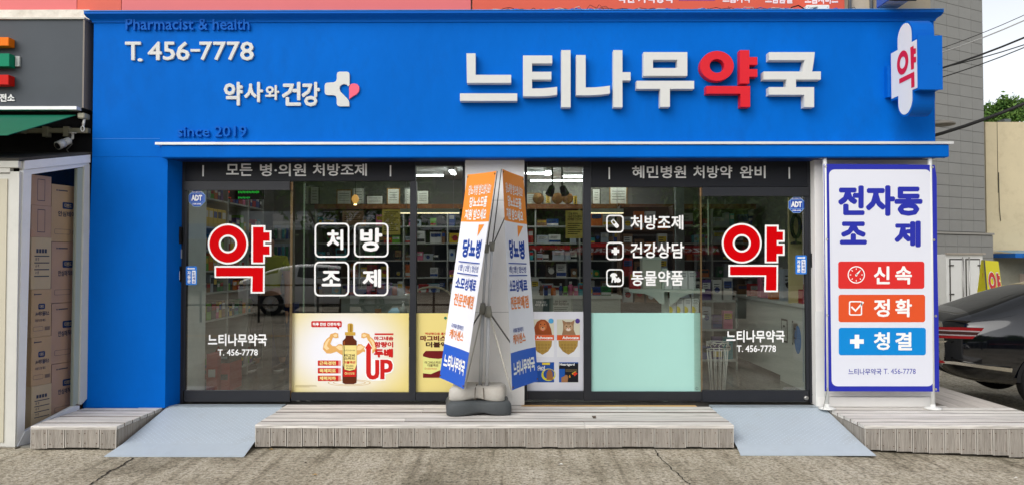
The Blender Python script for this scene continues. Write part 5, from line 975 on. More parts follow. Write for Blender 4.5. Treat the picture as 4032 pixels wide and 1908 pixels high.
# pet poster
O3 = root('window_poster', PP(2190, 1538), 'white panel with four pet medicine pictures beside the mint glass panel', 'poster')
v3 = lambda P: [(2000 + x / 1.722, 1200 + y / 1.722) for x, y in P]; vr = lambda a, b, c, d: (2000 + a / 1.722, 1200 + b / 1.722, 2000 + c / 1.722, 1200 + d / 1.722)
shape('sheet', PP, [v3([(130, 44), (517, 44), (519, 578), (130, 578)])], mat('poster_white', (222, 223, 230), .4), O3, -.002, 0)
def V3(n_, polys, c, w): return shape(n_, PP, [v3(p) for p in polys], mat('print_%02x%02x%02x' % c, c, .4), O3, w, w + .0003)
for x0, x1, kind in ((160, 312, 'dog'), (332, 488, 'cat')):
    V3('card_print', [[(x0, 95), (x1, 95), (x1, 350), (x0, 350)]], (232, 233, 236), .0008); c = (x0 + x1) / 2 - (2 if kind == 'dog' else 0)
    V3('photo_print', [[(x0, 95), (x1, 95), (x1, 201), (x0, 201)]], (214, 212, 190), .0012)
    if kind == 'dog':
        V3('dog_print', [[(c - 48, 200), (c - 56, 150), (c - 38, 112), (c - 10, 95), (c + 18, 97), (c + 42, 118), (c + 58, 160), (c + 66, 200)]], (150, 72, 34), .0016)
        V3('dog_face', [circ(c + 2, 140, 27, 34, 24)], (188, 104, 56), .002); V3('dog_muzzle', [circ(c + 2, 156, 15, 13, 20)], (206, 150, 110), .0024); V3('nose', [circ(c + 2, 149, 6, 4, 12)], (40, 26, 22), .0028)
        for e in (-12, 15): V3('eye', [circ(c + e, 128, 4, 4, 10)], (34, 24, 22), .0028)
        V3('tongue', [circ(c + 3, 168, 5, 5, 10)], (226, 120, 120), .0028)
        V3('badge', [circ(292, 106, 18, 17, 16)], (80, 165, 215), .0028)
    else:
        V3('cat_print', [[(c - 44, 200), (c - 36, 165), (c - 36, 130), (c - 42, 98), (c - 18, 112), (c + 20, 112), (c + 42, 98), (c + 36, 132), (c + 36, 165), (c + 50, 200)]], (156, 120, 88), .0016)
        V3('cat_face', [circ(c, 148, 30, 27, 24)], (186, 152, 118), .002); V3('cat_muzzle', [circ(c, 163, 15, 11, 16)], (228, 212, 196), .0024); V3('nose', [circ(c, 156, 4, 3, 10)], (190, 90, 80), .0028)
        for e in (-13, 13): V3('eye', [circ(c + e, 142, 5, 3.6, 10)], (60, 66, 40), .0028)
        for e in (-8, 0, 8): V3('stripe', [[(c + e - 1.5, 114), (c + e + 1.5, 114), (c + e + 1, 132), (c + e - 1, 132)]], (80, 56, 40), .0028)
        V3('badge', [circ(472, 106, 16, 17, 16)], (80, 60, 140), .0028)
    V3('orange_band', [[(x0, 201), (x1, 201), (x1, 236), (x0, 236)]], (222, 92, 40), .002)
    text('lettering', 'Advocate', PP, vr(c - 42, 208, c + 70 if kind == 'dog' else c + 70, 229), VWHITE, O3, .0024, bold=.04)
    V3('shield', [[(c - 68, 238), (c + 65, 238), (c + 62, 275), (c + 38, 312), (c, 334), (c - 38, 312), (c - 65, 275)]], (176, 142, 70), .0016)
    for r_ in range(3):
        for q in range(-2 + (r_ == 2), 3 - (r_ == 2)): V3('shield_icon', [circ(c + q * 22, 268 + r_ * 21, 7, 7, 12), circ(c + q * 22, 268 + r_ * 21, 5.4, 5.4, 12)], (92, 72, 34), .002)
V3('box_print', [[(160, 385), (313, 385), (313, 521), (160, 521)]], (28, 78, 160), .0008)
V3('ring_print', [circ(275, 470, 48, 42, 28), circ(278, 466, 38, 34, 28)], (214, 206, 60), .0014); V3('dog_print', [[(262, 505), (262, 460), (272, 438), (292, 436), (302, 455), (306, 505)]], (150, 100, 60), .002); V3('yellow_tag', [[(232, 388), (285, 388), (285, 403), (232, 403)]], (224, 200, 60), .0014)
text('lettering', 'Gard', PP, vr(200, 408, 250, 430), VWHITE, O3, .0018, bold=.02); text('lettering', 'CTRA', PP, vr(200, 430, 252, 442), VWHITE, O3, .0018, bold=.02)
V3('box_print', [[(346, 385), (477, 385), (477, 521), (346, 521)]], (24, 26, 34), .0008); V3('blue_side', [[(346, 430), (386, 430), (386, 521), (346, 521)]], (30, 90, 176), .0014); V3('blue_side', [[(346, 385), (477, 385), (477, 392), (346, 392)]], (30, 90, 176), .0014)
V3('dog_print', [[(362, 521), (362, 488), (382, 480), (390, 470), (402, 472), (408, 490), (404, 521)]], (170, 120, 80), .002); V3('snack_print', [[(438, 462), (458, 450), (473, 462), (452, 480)]], (220, 60, 40), .002); V3('snack_print', [[(432, 460), (458, 446), (462, 452), (440, 470)]], (226, 196, 60), .0018)
text('lettering', 'Heartgard', PP, vr(350, 391, 452, 413), VWHITE, O3, .0018, bold=.04); text('lettering', '6', PP, vr(413, 470, 425, 490), mat('print_e0a030', (224, 160, 48), .4), O3, .0018, bold=.03)
for yy in (433, 440, 447): V3('print_line', [[(390, yy), (470, yy), (470, yy + 2), (390, yy + 2)]], (150, 130, 90), .0016)
# mint panel
O4 = pbox('mint_panel', 2328, 1230, 2761, 1540, -.004, .008, mat('mint_backed_glass', (170, 218, 208), .12, spec=.7, var=.02, vs=2), None, label='plain mint green glass panel filling the lower right window', category='glass panel')
shape('maker_mark', PY(-.004), [circ(2744, 1527, 5.5, n=18), circ(2744, 1527, 4, n=18)], mat('mark_grey', (80, 120, 120), .4), O4, .001, .0013)

# ------------------------------------------------------------------ tall blue-edged banner on its frame
BP = Pl((0, -.30, CZ), (0, -1, 0)); BPW = mat('banner_white', (222, 224, 234), .5, var=.015, vs=2); NAVY = mat('banner_navy', (40, 48, 165), .45); BRED = mat('banner_red', (218, 46, 44), .45); BOR = mat('banner_orange', (224, 84, 40), .45); BCY = mat('banner_cyan', (6, 136, 212), .45)
TB = root('standing_banner', BP(3470, 1595), 'tall white banner with a dark blue border on a white tube frame', 'banner')
EXP = [(3242.5, 646), (3560, 648), (3680, 650), (3688, 700), (3690, 1000), (3695, 1240), (3698, 1539.5), (3247, 1538), (3246, 1000)]
bs = shape('banner_sheet', BP, [EXP], NAVY, TB, 0, .0012)
WPT = rrect(3263.5, 668, 3664, 1518, 22); WPT = [(a + (b - 668) / 850 * 11, b) for a, b in WPT]
shape('banner_field', BP, [WPT], BPW, TB, .0018, .0022)
def bt(s, r, m=NAVY, b=.06, w=.0028): text('lettering', s, BP, r, m, TB, w, bold=b, n=8)
bt('전자동', (3299, 730, 3632, 851), b=.05); bt('조', (3306, 872, 3413, 962), b=.05); bt('제', (3521, 869, 3625, 973), b=.05)
for (a, b, c, d, m, t1, t2, e) in ((3300, 1028, 3639, 1135, BRED, '신', '속', 0), (3301, 1158, 3642, 1266, BOR, '정', '확', 129), (3302, 1288, 3645, 1396, BCY, '청', '결', 259)):
    shape('colour_field', BP, [rrect(a, b, c, d, 10)], m, TB, .0026, .003)
    bt(t1, (3440, 1046 + e, 3503, 1117 + e), VWHITE, .03, .0036); bt(t2, (3524, 1046 + e, 3590, 1118 + e), VWHITE, .03, .0036)
WF = lambda n_, polys: shape(n_, BP, polys, VWHITE, TB, .0036, .004)
WF('gauge_icon', [circ(3371, 1080, 34, n=36), circ(3371, 1080, 30, n=36)])
for i in range(8): a = R(45 * i); ca_, sa_ = math.cos(a), math.sin(a); WF('gauge_tick', [[(3371 + ca_ * 26 - sa_ * 1.6, 1080 + sa_ * 26 + ca_ * 1.6), (3371 + ca_ * 26 + sa_ * 1.6, 1080 + sa_ * 26 - ca_ * 1.6), (3371 + ca_ * 20 + sa_ * 1.6, 1080 + sa_ * 20 - ca_ * 1.6), (3371 + ca_ * 20 - sa_ * 1.6, 1080 + sa_ * 20 + ca_ * 1.6)]])
WF('gauge_needle', [[(3368, 1078), (3387, 1060), (3390, 1063), (3373, 1083)]]); WF('gauge_needle', [circ(3371, 1081, 5, n=14)])
WF('check_icon', [rrect(3342, 1183, 3394, 1240, 7), rrect(3347, 1188, 3389, 1235, 4)]); WF('check_icon', [[(3354, 1203), (3368, 1217), (3396, 1184), (3402, 1189), (3368, 1226), (3349, 1208)]])
WF('cross_icon', [plus(3373.5, 1342, 27, 9)])
text('lettering', '느티나무약국', BP, (3340, 1448.5, 3470, 1473), NAVY, TB, .0028, bold=.01); text('lettering', 'T. 456-7778', BP, (3479, 1449, 3605, 1470), NAVY, TB, .0028, bold=.0)
for a, b in ((3251, 657), (3671, 659), (3255, 942), (3677, 944), (3257, 1239), (3684, 1242), (3258, 1528), (3684, 1530)):
    p = BP(a, b, .002); Bm = MB(); Bm.lathe(p, [(.011, 0), (.011, .003), (.005, .003), (.004, .0)], 14, M=Matrix.Rotation(R(90), 3, 'X')); Bm.build('eyelet', mat('eyelet_nickel', (205, 203, 195), .3, metal=.7), TB)
TUBE = mat('white_tube', (226, 226, 222), .4, var=.03, dirt=.1)
zt_ = BP(3400, 615).z; za = DT + .004
xsT = (BP(3259, 1570).x, BP(3677, 1570).x)
for x in xsT:
    MB().tube([(x, -.285, za + .004), (x, -.285, zt_)], .019, 14).build('post', TUBE, TB, True)
    MB().lathe((x, -.285, DT + .0025), [(.075, 0), (.078, .006), (.06, .014), (.022, .02), (.02, .045)], 24).build('foot', TUBE, TB, True)
    MB().tube([(x, -.285, zt_ - .01), (x - .02, -.20, zt_ + .0)], .016, 10).build('top_clamp', TUBE, TB, True)
MB().tube([(xsT[0], -.285, zt_ - .12), (xsT[1], -.285, zt_ - .12)], .016, 12).build('crossbar', TUBE, TB, True)
MB().tube([(xsT[0], -.285, BP(3400, 1500).z), (xsT[1], -.285, BP(3400, 1500).z)], .016, 12).build('crossbar', TUBE, TB, True)
STR = mat('guy_string', (120, 116, 108), .8)
p = BP(3257, 1530, .003); MB().tube([p, (p.x - .05, -.33, DT + .012)], .0022, 5).build('string', STR, TB)

# ------------------------------------------------------------------ double x-banner on a water-filled base
XB = root('banner_stand', (-.22, -.35, DT), 'double slanted orange, white and blue banner stand on a plastic base before the white pillar', 'banner stand')
def q(a, b, d): return CAMP + ray(a / .6389, b / .6389) * (d / (ray(a / .6389, b / .6389).y))
def qd(p, d): return q(p[0], p[1], d)
BO = mat('x_banner_orange', (244, 150, 60), .5, var=.02); BWH = mat('x_banner_white', (236, 238, 246), .5, var=.015, vs=2); BBL = mat('x_banner_blue', (22, 90, 200), .45, var=.03); BOT = mat('x_banner_orange_text', (232, 140, 74), .5)
BNT = mat('x_banner_navy_text', (18, 66, 160), .5)
def xbanner(TL, TR, BR, BL, dl, dr, obl, obr, blu):
    S_ = Bil(qd(TL, dl), qd(TR, dr), qd(BR, dr), qd(BL, dl))
    if S_.n.y > 0: S_.n = -S_.n
    # gently bowed cloth
    nu, nv = 8, 30
    def sp(a, b): return S_(a, b) - S_.n * (.022 * math.sin(math.pi * a) * (.4 + .6 * math.sin(math.pi * b)))
    class Bow:
        n = S_.n
        def __call__(s, a, b, w=0): return sp(a, b) + S_.n * w
    BW = Bow()
    vs = [sp(i / nu, j / nv) for j in range(nv + 1) for i in range(nu + 1)]
    vs += [v - S_.n * .0012 for v in vs]; K = (nu + 1) * (nv + 1)
    fs = []; mi = []
    for j in range(nv):
        for i in range(nu):
            a = j * (nu + 1) + i; f = (a, a + nu + 1, a + nu + 2, a + 1); fs.append(f); mi.append(0 if (j + .5) / nv < obl else (2 if (j + .5) / nv > blu else 1)); fs.append(tuple(K + v for v in f)[::-1]); mi.append(1)
    bn = mesh('banner', vs, fs, [BO, BWH, BBL], XB, True, mi)
    def T(s, r, m, b=.03, n=6, al='CENTER'): return text('lettering', s, BW, r, m, bn, .002, bold=b, n=n, align=al)
    shape('bubble_tail', BW, [[(.62, obl - .004), (.84, obl - .004), (.62, obl + .052)]], BO, bn, .0016, .002)
    T('당뇨처방 받으셨나요?', (.12, .055, .9, .105), VWHITE, .02); T('당뇨소모품', (.2, .112, .82, .165), VWHITE, .035); T('지원 받으세요', (.1, .172, .86, .225), VWHITE, .035)
    T('당뇨병', (.17, .315, .84, .405), BNT, .045)
    for y in (.424, .480): shape('rule_line', BW, [[(.1, y), (.88, y), (.88, y + .005), (.1, y + .005)]], BNT, bn, .0016, .002)
    T('1형 | 2형 | 임신성', (.13, .438, .85, .474), BNT, .01); T('소모성재료', (.1, .5, .86, .56), BNT, .035); T('전문판매점', (.12, .578, .86, .64), BOT, .03)
    T('국가대표 혈당측정기', (.16, .725, .6, .747), BNT, .015, 4); T('케어센스', (.14, .752, .66, .80), BOT, .03)
    T('느티나무약국', (.08, .875, .92, .945), VWHITE, .045)
    for a, b in ((.03, .012), (.97, .012), (.03, .988), (.97, .988)):
        p = BW(a, b, .003); MB().tube([p - S_.n * .004, p + S_.n * .002], .008, 10).build('eyelet', mat('eyelet_brass', (120, 90, 60), .4, metal=.6), bn)
    return S_
LB = xbanner((1176, 439.6), (1248.5, 430.5), (1166.4, 977.2), (1105.6, 948.3), 7.1, 6.62, .25, 0, .82)
RB = xbanner((1264, 425.3), (1317, 445.5), (1353.6, 957), (1288.8, 980.2), 7.1 - .55, 7.1, .25, 0, .82)
RB = RB
POLE = mat('pole_aluminium', (196, 198, 200), .4, metal=.15, var=.05); POLED = mat('pole_dark', (92, 90, 86), .5); JNT = mat('joint_grey_green', (134, 132, 120), .6)
hb = (q(1215, 775, 6.95), q(1229, 782, 6.9))
ub = (q(1224, 625, 6.95), q(1238, 620, 6.9))
bt_ = (q(1208, 965, 6.95), q(1224, 968, 6.9))
for i in (0, 1):
    MB().tube([bt_[i] - Vector((0, 0, .05)), hb[i]], .017, 12).build('lower_pole', POLE, XB, True)
    MB().tube([hb[i], ub[i]], .013, 12).build('upper_pole', POLE, XB, True)
    MB().tube([hb[i] - Vector((0, 0, .05)), hb[i] - Vector((0, 0, .01)), hb[i] + Vector((0, 0, .05))], [.035, .032, .022], 10).build('hub', JNT, XB, True)
    MB().tube([ub[i] - Vector((0, 0, .04)), ub[i] + Vector((0, 0, .04))], [.018, .028], 10).build('hub', JNT, XB, True)
LI = LB(1, 0) - LB.n * .01; LO = LB(0, 0) - LB.n * .01; RI = RB(0, 0) - RB.n * .01; RO = RB(1, 0) - RB.n * .01
def rod(a, b, r0=.006, m=POLED):
    a = Vector(a); b = Vector(b); mid = (a + b) / 2 + Vector((0, .02, 0)); MB().tube([a, mid, b], [r0, r0 * .85, r0 * .7], 7).build('arm_rod', m, XB, True)
rod(ub[0], LI); rod(ub[0], LO); rod(ub[1], RI); rod(ub[1], RO)
PALE = mat('pale_rod', (176, 172, 160), .5)
rod(hb[0], LB(1, 1) - LB.n * .01, .008, PALE); rod(hb[0], LB(0, 1) - LB.n * .01, .008); rod(hb[1], RB(0, 1) - RB.n * .01, .008, PALE); rod(hb[1], RB(1, 1) - RB.n * .01, .008)
def hourglass(name, c, L, W, z0, z1, m, ang, top=.8):
    ring = []
    prof = [(1.0, 1.0), (.98, .62), (.6, .46), (.25, .5), (0, .52)]
    # footprint: wide lobes at both ends, narrower waist; tapered upwards
    P = []
    for k_ in range(40):
        a = 2 * math.pi * k_ / 40; ca_, sa_ = math.cos(a), math.sin(a)
        r_ = 1 / max(abs(ca_) ** 7 + abs(sa_) ** 7, 1e-6) ** (1 / 7); x = ca_ * r_; y = sa_ * r_
        P.append((x * L / 2 * (1 - .10 * (1 - abs(y)) * (1 - 0)), y * W / 2 * (1 - .16 * math.exp(-(x / .34) ** 2))))
    B = MB(); n = len(P); M = Matrix.Rotation(ang, 3, 'Z'); levels = [(.96, 0), (1.0, .10), (1.0, .55), (.985, .78), (.95, .92), (.88, 1.0)]
    vs = []
    for s, t in levels:
        s2 = 1 - (1 - s) * (1.4 if top < .8 else 1)
        for x, y in P:
            lift = 0
            if t < .2: lift = .20 * math.exp(-(x / (L * .2)) ** 2) * (z1 - z0)       # arched underside
            vs.append(Vector(c) + M @ Vector((x * s2, y * s2, 0)) + Vector((0, 0, z0 + (z1 - z0) * t + lift)))
    fs = [(j * n + i, j * n + (i + 1) % n, (j + 1) * n + (i + 1) % n, (j + 1) * n + i) for j in range(len(levels) - 1) for i in range(n)]
    fs += [tuple(range(n))[::-1], tuple((len(levels) - 1) * n + i for i in range(n))]
    return B.add(vs, fs).build(name, m, XB, True)
bc = (q(1202, 1020, 6.9).x, -.45, 0)
hourglass('grey_water_base', bc, .60, .42, DT + .004, DT + .125, mat('dark_grey_plastic', (78, 82, 84), .6, var=.1, vs=5, dirt=.3, dirtc=(60, 58, 54)), R(6))
hourglass('beige_water_base', (bc[0] + .0, -.43, 0), .52, .36, DT + .12, DT + .245, mat('dirty_beige_plastic', (190, 186, 178), .6, var=.08, vs=5, dirt=.4, dirtc=(140, 120, 95)), R(-3), .7)
for dx in (-.02, .06): MB().tube([(bc[0] + dx, -.62, DT + .14), (bc[0] + dx * .9, -.6, DT + .235), (bc[0] + dx * .5, -.45, DT + .25)], .004, 6).build('binding_wire', mat('rust_wire', (90, 80, 70), .7), XB)
# ------------------------------------------------------------------ neighbouring shop on the left
NB = root('convenience_shop', (-5.5, 1, 0), 'dark grey fronted neighbouring shop with a white glazed porch, cut by the left edge', 'shop building')
xe = XL - .06
GREYP = mat('dark_grey_fascia', (78, 83, 89), .5, var=.07, vs=2, spec=.15, dirt=.1)
zs0 = rx(0, 426, -.28).z; zs1 = rx(0, 77, -.28).z
box('fascia', -8, xe - .02, -.28, .1, zs0, zs1, GREYP, NB)
box('edge_trim', xe - .019, xe - .004, -.29, .1, zs0, zs1, mat('brown_grey_trim', (130, 122, 114), .5), NB)
box('flashing', -8, xe - .03, -.36, -.281, zs0 - .03, zs0 - .0, ALU, NB)
box('parapet', -8, xe - .0, -.22, .3, zs1 + .002, zs1 + .11, mat('peeling_white_stone', (226, 220, 208), .9, var=.12, vs=9, bump=1, bs=18, dirt=.5, dirtc=(150, 125, 95)), NB)
box('cornice_strip', -8, xe, -.30, .1, zs1 - .003, zs1 + .012, mat('pale_strip', (200, 196, 186), .6, var=.1), NB)
zp1 = rx(0, 640, -.2).z
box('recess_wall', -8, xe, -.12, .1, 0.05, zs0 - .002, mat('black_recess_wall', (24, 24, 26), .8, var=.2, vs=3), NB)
SB_ = root('striped_bar_sign', (-5, -.3, PY(-.36)(0, 340).z), 'orange, green and red raised sign bars on the grey fascia, at the left edge', 'sign')
for (b0, b1, xr_, c, n_) in ((147, 181, 34, (238, 122, 22), 'orange_bar'), (211, 262, 37, (14, 132, 98), 'green_bar'), (295, 334, 34, (206, 30, 24), 'red_bar')):
    p = PY(-.37)(xr_, b0); r_ = PY(-.37)(xr_, b1); box(n_, -5.6, p.x, -.37, -.281, r_.z, p.z, mat('bar_' + n_, c, .45, spec=.1), SB_, bev=.003)
p = PY(-.35)(63, 215); box('grey_bar', p.x - .04, p.x + .0, -.30, -.281, PY(-.3)(0, 262).z, PY(-.3)(0, 222).z, mat('bar_grey', (190, 192, 190), .4), SB_)
text('lettering', '전소', PY(-.281), (1, 371, 60, 402), VWHITE, SB_, .002, w1=.01, bold=.03)
# awning
AW = root('green_awning', (-4.6, -.7, rx(100, 500, -.7).z), 'dark green fabric awning sloping out over the neighbouring shop', 'awning')
GRN = mat('green_canvas', (10, 104, 78), .6, var=.06, vs=3)
A0 = PY(-.30)(300, 453); A1 = PY(-1.25)(8, 531)
A1 = Vector((A0.x, -1.25, PY(-1.25)(8, 531).z)); LFT = -6.6
mesh('canvas', [(LFT, -.30, A0.z), A0, A1, (LFT, -1.25, A1.z), (LFT, -.30, A0.z - .006), A0 - Vector((0, 0, .006)), A1 - Vector((0, 0, .006)), (LFT, -1.25, A1.z - .006)], [(0, 3, 2, 1), (4, 5, 6, 7), (1, 2, 6, 5), (2, 3, 7, 6)], GRN, AW)
zb = PY(-.2)(200, 514).z
BEIGE = mat('beige_enamel', (176, 172, 152), .5, var=.05, dirt=.2)
box('torsion_bar', LFT, xe - .01, -.20, -.155, zb - .022, zb + .022, BEIGE, AW)
for a in (180, 262): p = PY(-.2)(a, 514); box('bar_bracket', p.x - .025, p.x + .025, -.215, -.15, zb - .06, zb + .035, BEIGE, AW)
p = PY(-.22)(88, 515); box('arm_joint', p.x - .06, p.x + .04, -.30, -.2, zb - .035, zb + .03, BEIGE, AW, bev=.008)
MB().tube([p, (p.x - .35, -.7, A1.z + .05), (p.x - .1, -1.2, A1.z - .0)], .018, 8).build('folding_arm', BEIGE, AW, True)
p = PY(-.26)(332, 470); MB().tube([p, PY(-.26)(327, 500)], .012, 8).build('crank_eye_rod', WPL, AW, True)
c = PY(-.27)(325, 508)
bm = MB(); pts = [c + Vector((.016 * math.cos(R(a)), 0, .024 * math.sin(R(a)))) for a in range(0, 361, 30)]; bm.tube(pts, .006, 6, cap=False); bm.build('crank_eye', WPL, AW, True)
p = PY(-.24)(331, 462); box('gear_box', p.x - .03, p.x + .035, -.30, -.2, p.z - .02, p.z + .03, BEIGE, AW, bev=.006)
# camera
CC = root('security_camera', PY(-.22)(285, 522), 'white bullet security camera under the neighbour awning bar', 'security camera')
p0 = PY(-.22)(286, 523); MB().lathe(p0 - Vector((0, 0, .008)), [(.03, 0), (.036, .008)], 16).build('mount_plate', WPL, CC, True)
p1 = PY(-.22)(286, 545); p2 = PY(-.24)(272, 552); MB().tube([p0, p1, p2], .013, 10).build('mount_arm', WPL, CC, True)
e0 = PY(-.24)(276, 552); e1 = PY(-.36)(226, 575); dd = (e1 - e0).normalized(); Mx = dd.to_track_quat('Z', 'Y').to_matrix()
ln = (e1 - e0).length
MB().lathe(e0, [(.022, 0), (.034, .012), (.036, ln * .55)], 18, M=Mx).build('camera_body', WPL, CC, True)
MB().lathe(e0 + dd * (ln * .5), [(.040, 0), (.040, ln * .5), (.034, ln * .5)], 18, M=Mx).build('sun_hood', WPL, CC, True)
MB().lathe(e0 + dd * (ln + .0), [(.03, 0), (.026, .004)], 16, M=Mx).build('lens', BLACK, CC, True)
MB().tube([e0 + Vector((.01, .02, -.03)), PY(-.2)(262, 590), PY(-.2)(270, 600)], .006, 6).build('cable', mat('grey_cable', (120, 118, 112), .6), CC, True)
# glazed porch
PCH = root('glazed_porch', (-4.1, -.6, 0), 'white framed glass porch of the neighbouring shop, filled with cartons', 'porch')
PA = Vector((-3.925, -.255, 0)); PB = Vector((-4.095, -.99, 0))
tdir = (PA - PB).normalized(); nrm = Vector((tdir.y, -tdir.x, 0)); nrm = nrm if nrm.x > 0 else -nrm
SP = Pl(PB, nrm)
FW = mat('porch_white_frame', (240, 242, 245), .4, var=.03, vs=4, dirt=.12)
FW2 = mat('porch_cream_frame', (212, 211, 204), .5, var=.04, vs=4, dirt=.15)
def sp_(name, P, m, d0=-.04, d1=0, par=PCH): return shape(name, SP, [P], m, par, d0, d1)
zb0 = SP(80, 1757); 
sp_('front_post', [(92, 692), (124, 692), (97, 1697), (66, 1757)], FW)
sp_('top_rail', [(92, 634), (352, 610), (352, 641), (92, 668)], FW, -.04, .012)
sp_('top_rail', [(92, 669), (352, 642), (350, 652), (330, 657), (124, 687), (124, 692), (92, 692)], FW)
sp_('back_post', [(330, 652), (350, 648), (345, 1560), (318, 1590), (310, 1590)], FW2, -.04, .01)
sp_('back_post', [(308, 664), (329, 659), (309, 1582), (290, 1602)], mat('porch_grey_green', (170, 178, 168), .5), -.04, -.006)
sp_('bottom_rail', [(97, 1697), (290, 1597), (312, 1594), (312, 1612), (126, 1712), (122, 1740), (66, 1757)], FW, -.04, .004)
gp = mesh('pane', [SP(120, 680, -.02), SP(96, 1702, -.02), SP(312, 1590, -.02), SP(332, 655, -.02)], [(0, 1, 2, 3)], PGLASS, PCH)
# front wall and door of the porch
YB = PB.y
for (a, b, c_, d, m, y0) in ((40, 676, 91, 1757, FW2, YB), (-40, 634, 91, 660, FW2, YB - .015), (-40, 661, 38, 680, FW2, YB - .004), (-200, 684, 37, 1757, FW2, YB + .012)):
    pp_ = PY(y0); p = pp_(a, b); q_ = pp_(c_, d); q_.x = min(q_.x, PB.x); p.x = max(p.x, -4.62); box('front_panel', p.x, q_.x, y0, y0 + .05, q_.z, p.z, m, PCH)
p = PY(YB)(-100, 704); q_ = PY(YB)(11, 1740); box('door_panel', p.x, q_.x, YB + .004, YB + .0115, q_.z, p.z, mat('cream_door_panel', (202, 196, 176), .5, var=.03), PCH)
zr0 = PY(YB)(0, 634).z; zr1 = SP(350, 609).z
mesh('porch_roof', [(-8, YB - .02, zr0), (PB.x + .01, YB - .02, zr0), (PA.x + .01, -.2, zr1), (-8, -.2, zr1 + .02), (-8, YB - .02, zr0 + .02), (PB.x + .01, YB - .02, zr0 + .02), (PA.x + .01, -.2, zr1 + .03), (-8, -.2, zr1 + .04)], BF, mat('sooty_roof_sheet', (74, 72, 68), .8, var=.2, vs=5, dirt=.3), PCH)
zk = PY(YB)(20, 1757).z
CHK = mat('checker_plate', (150, 142, 128), .35, metal=.6, var=.15, bump=1, bs=90)
mesh('kick_plate', [(-8, YB - .03, 0), (PB.x + .02, YB - .03, 0), (PA.x + .02, -.27, 0), (PA.x + .02, -.27, zk), (PB.x + .02, YB - .03, zk), (-8, YB - .03, zk), (PB.x + .02, YB + .4, zk)], [(0, 1, 4, 5), (1, 2, 3, 4), (5, 4, 6)], CHK, PCH)
box('porch_floor', -8, -3.98, YB + .02, -.12, .0, zk * .9, mat('porch_floor_grey', (130, 128, 120), .8), PCH)
mesh('pane', [(-7.9, YB + .02, zk), (-4.62, YB + .02, zk), (-4.62, YB + .02, zr0), (-7.9, YB + .02, zr0)], [(0, 1, 2, 3)], PGLASS, PCH)  # unseen front glazing, added so daylight reaches the cartons
box('top_beam', -7.9, -4.62, YB, YB + .05, zr0 - .12, zr0, FW2, PCH)
for x in (-7.9, -6.3): box('mullion', x, x + .06, YB, YB + .05, zk, zr0 - .121, FW2, PCH)
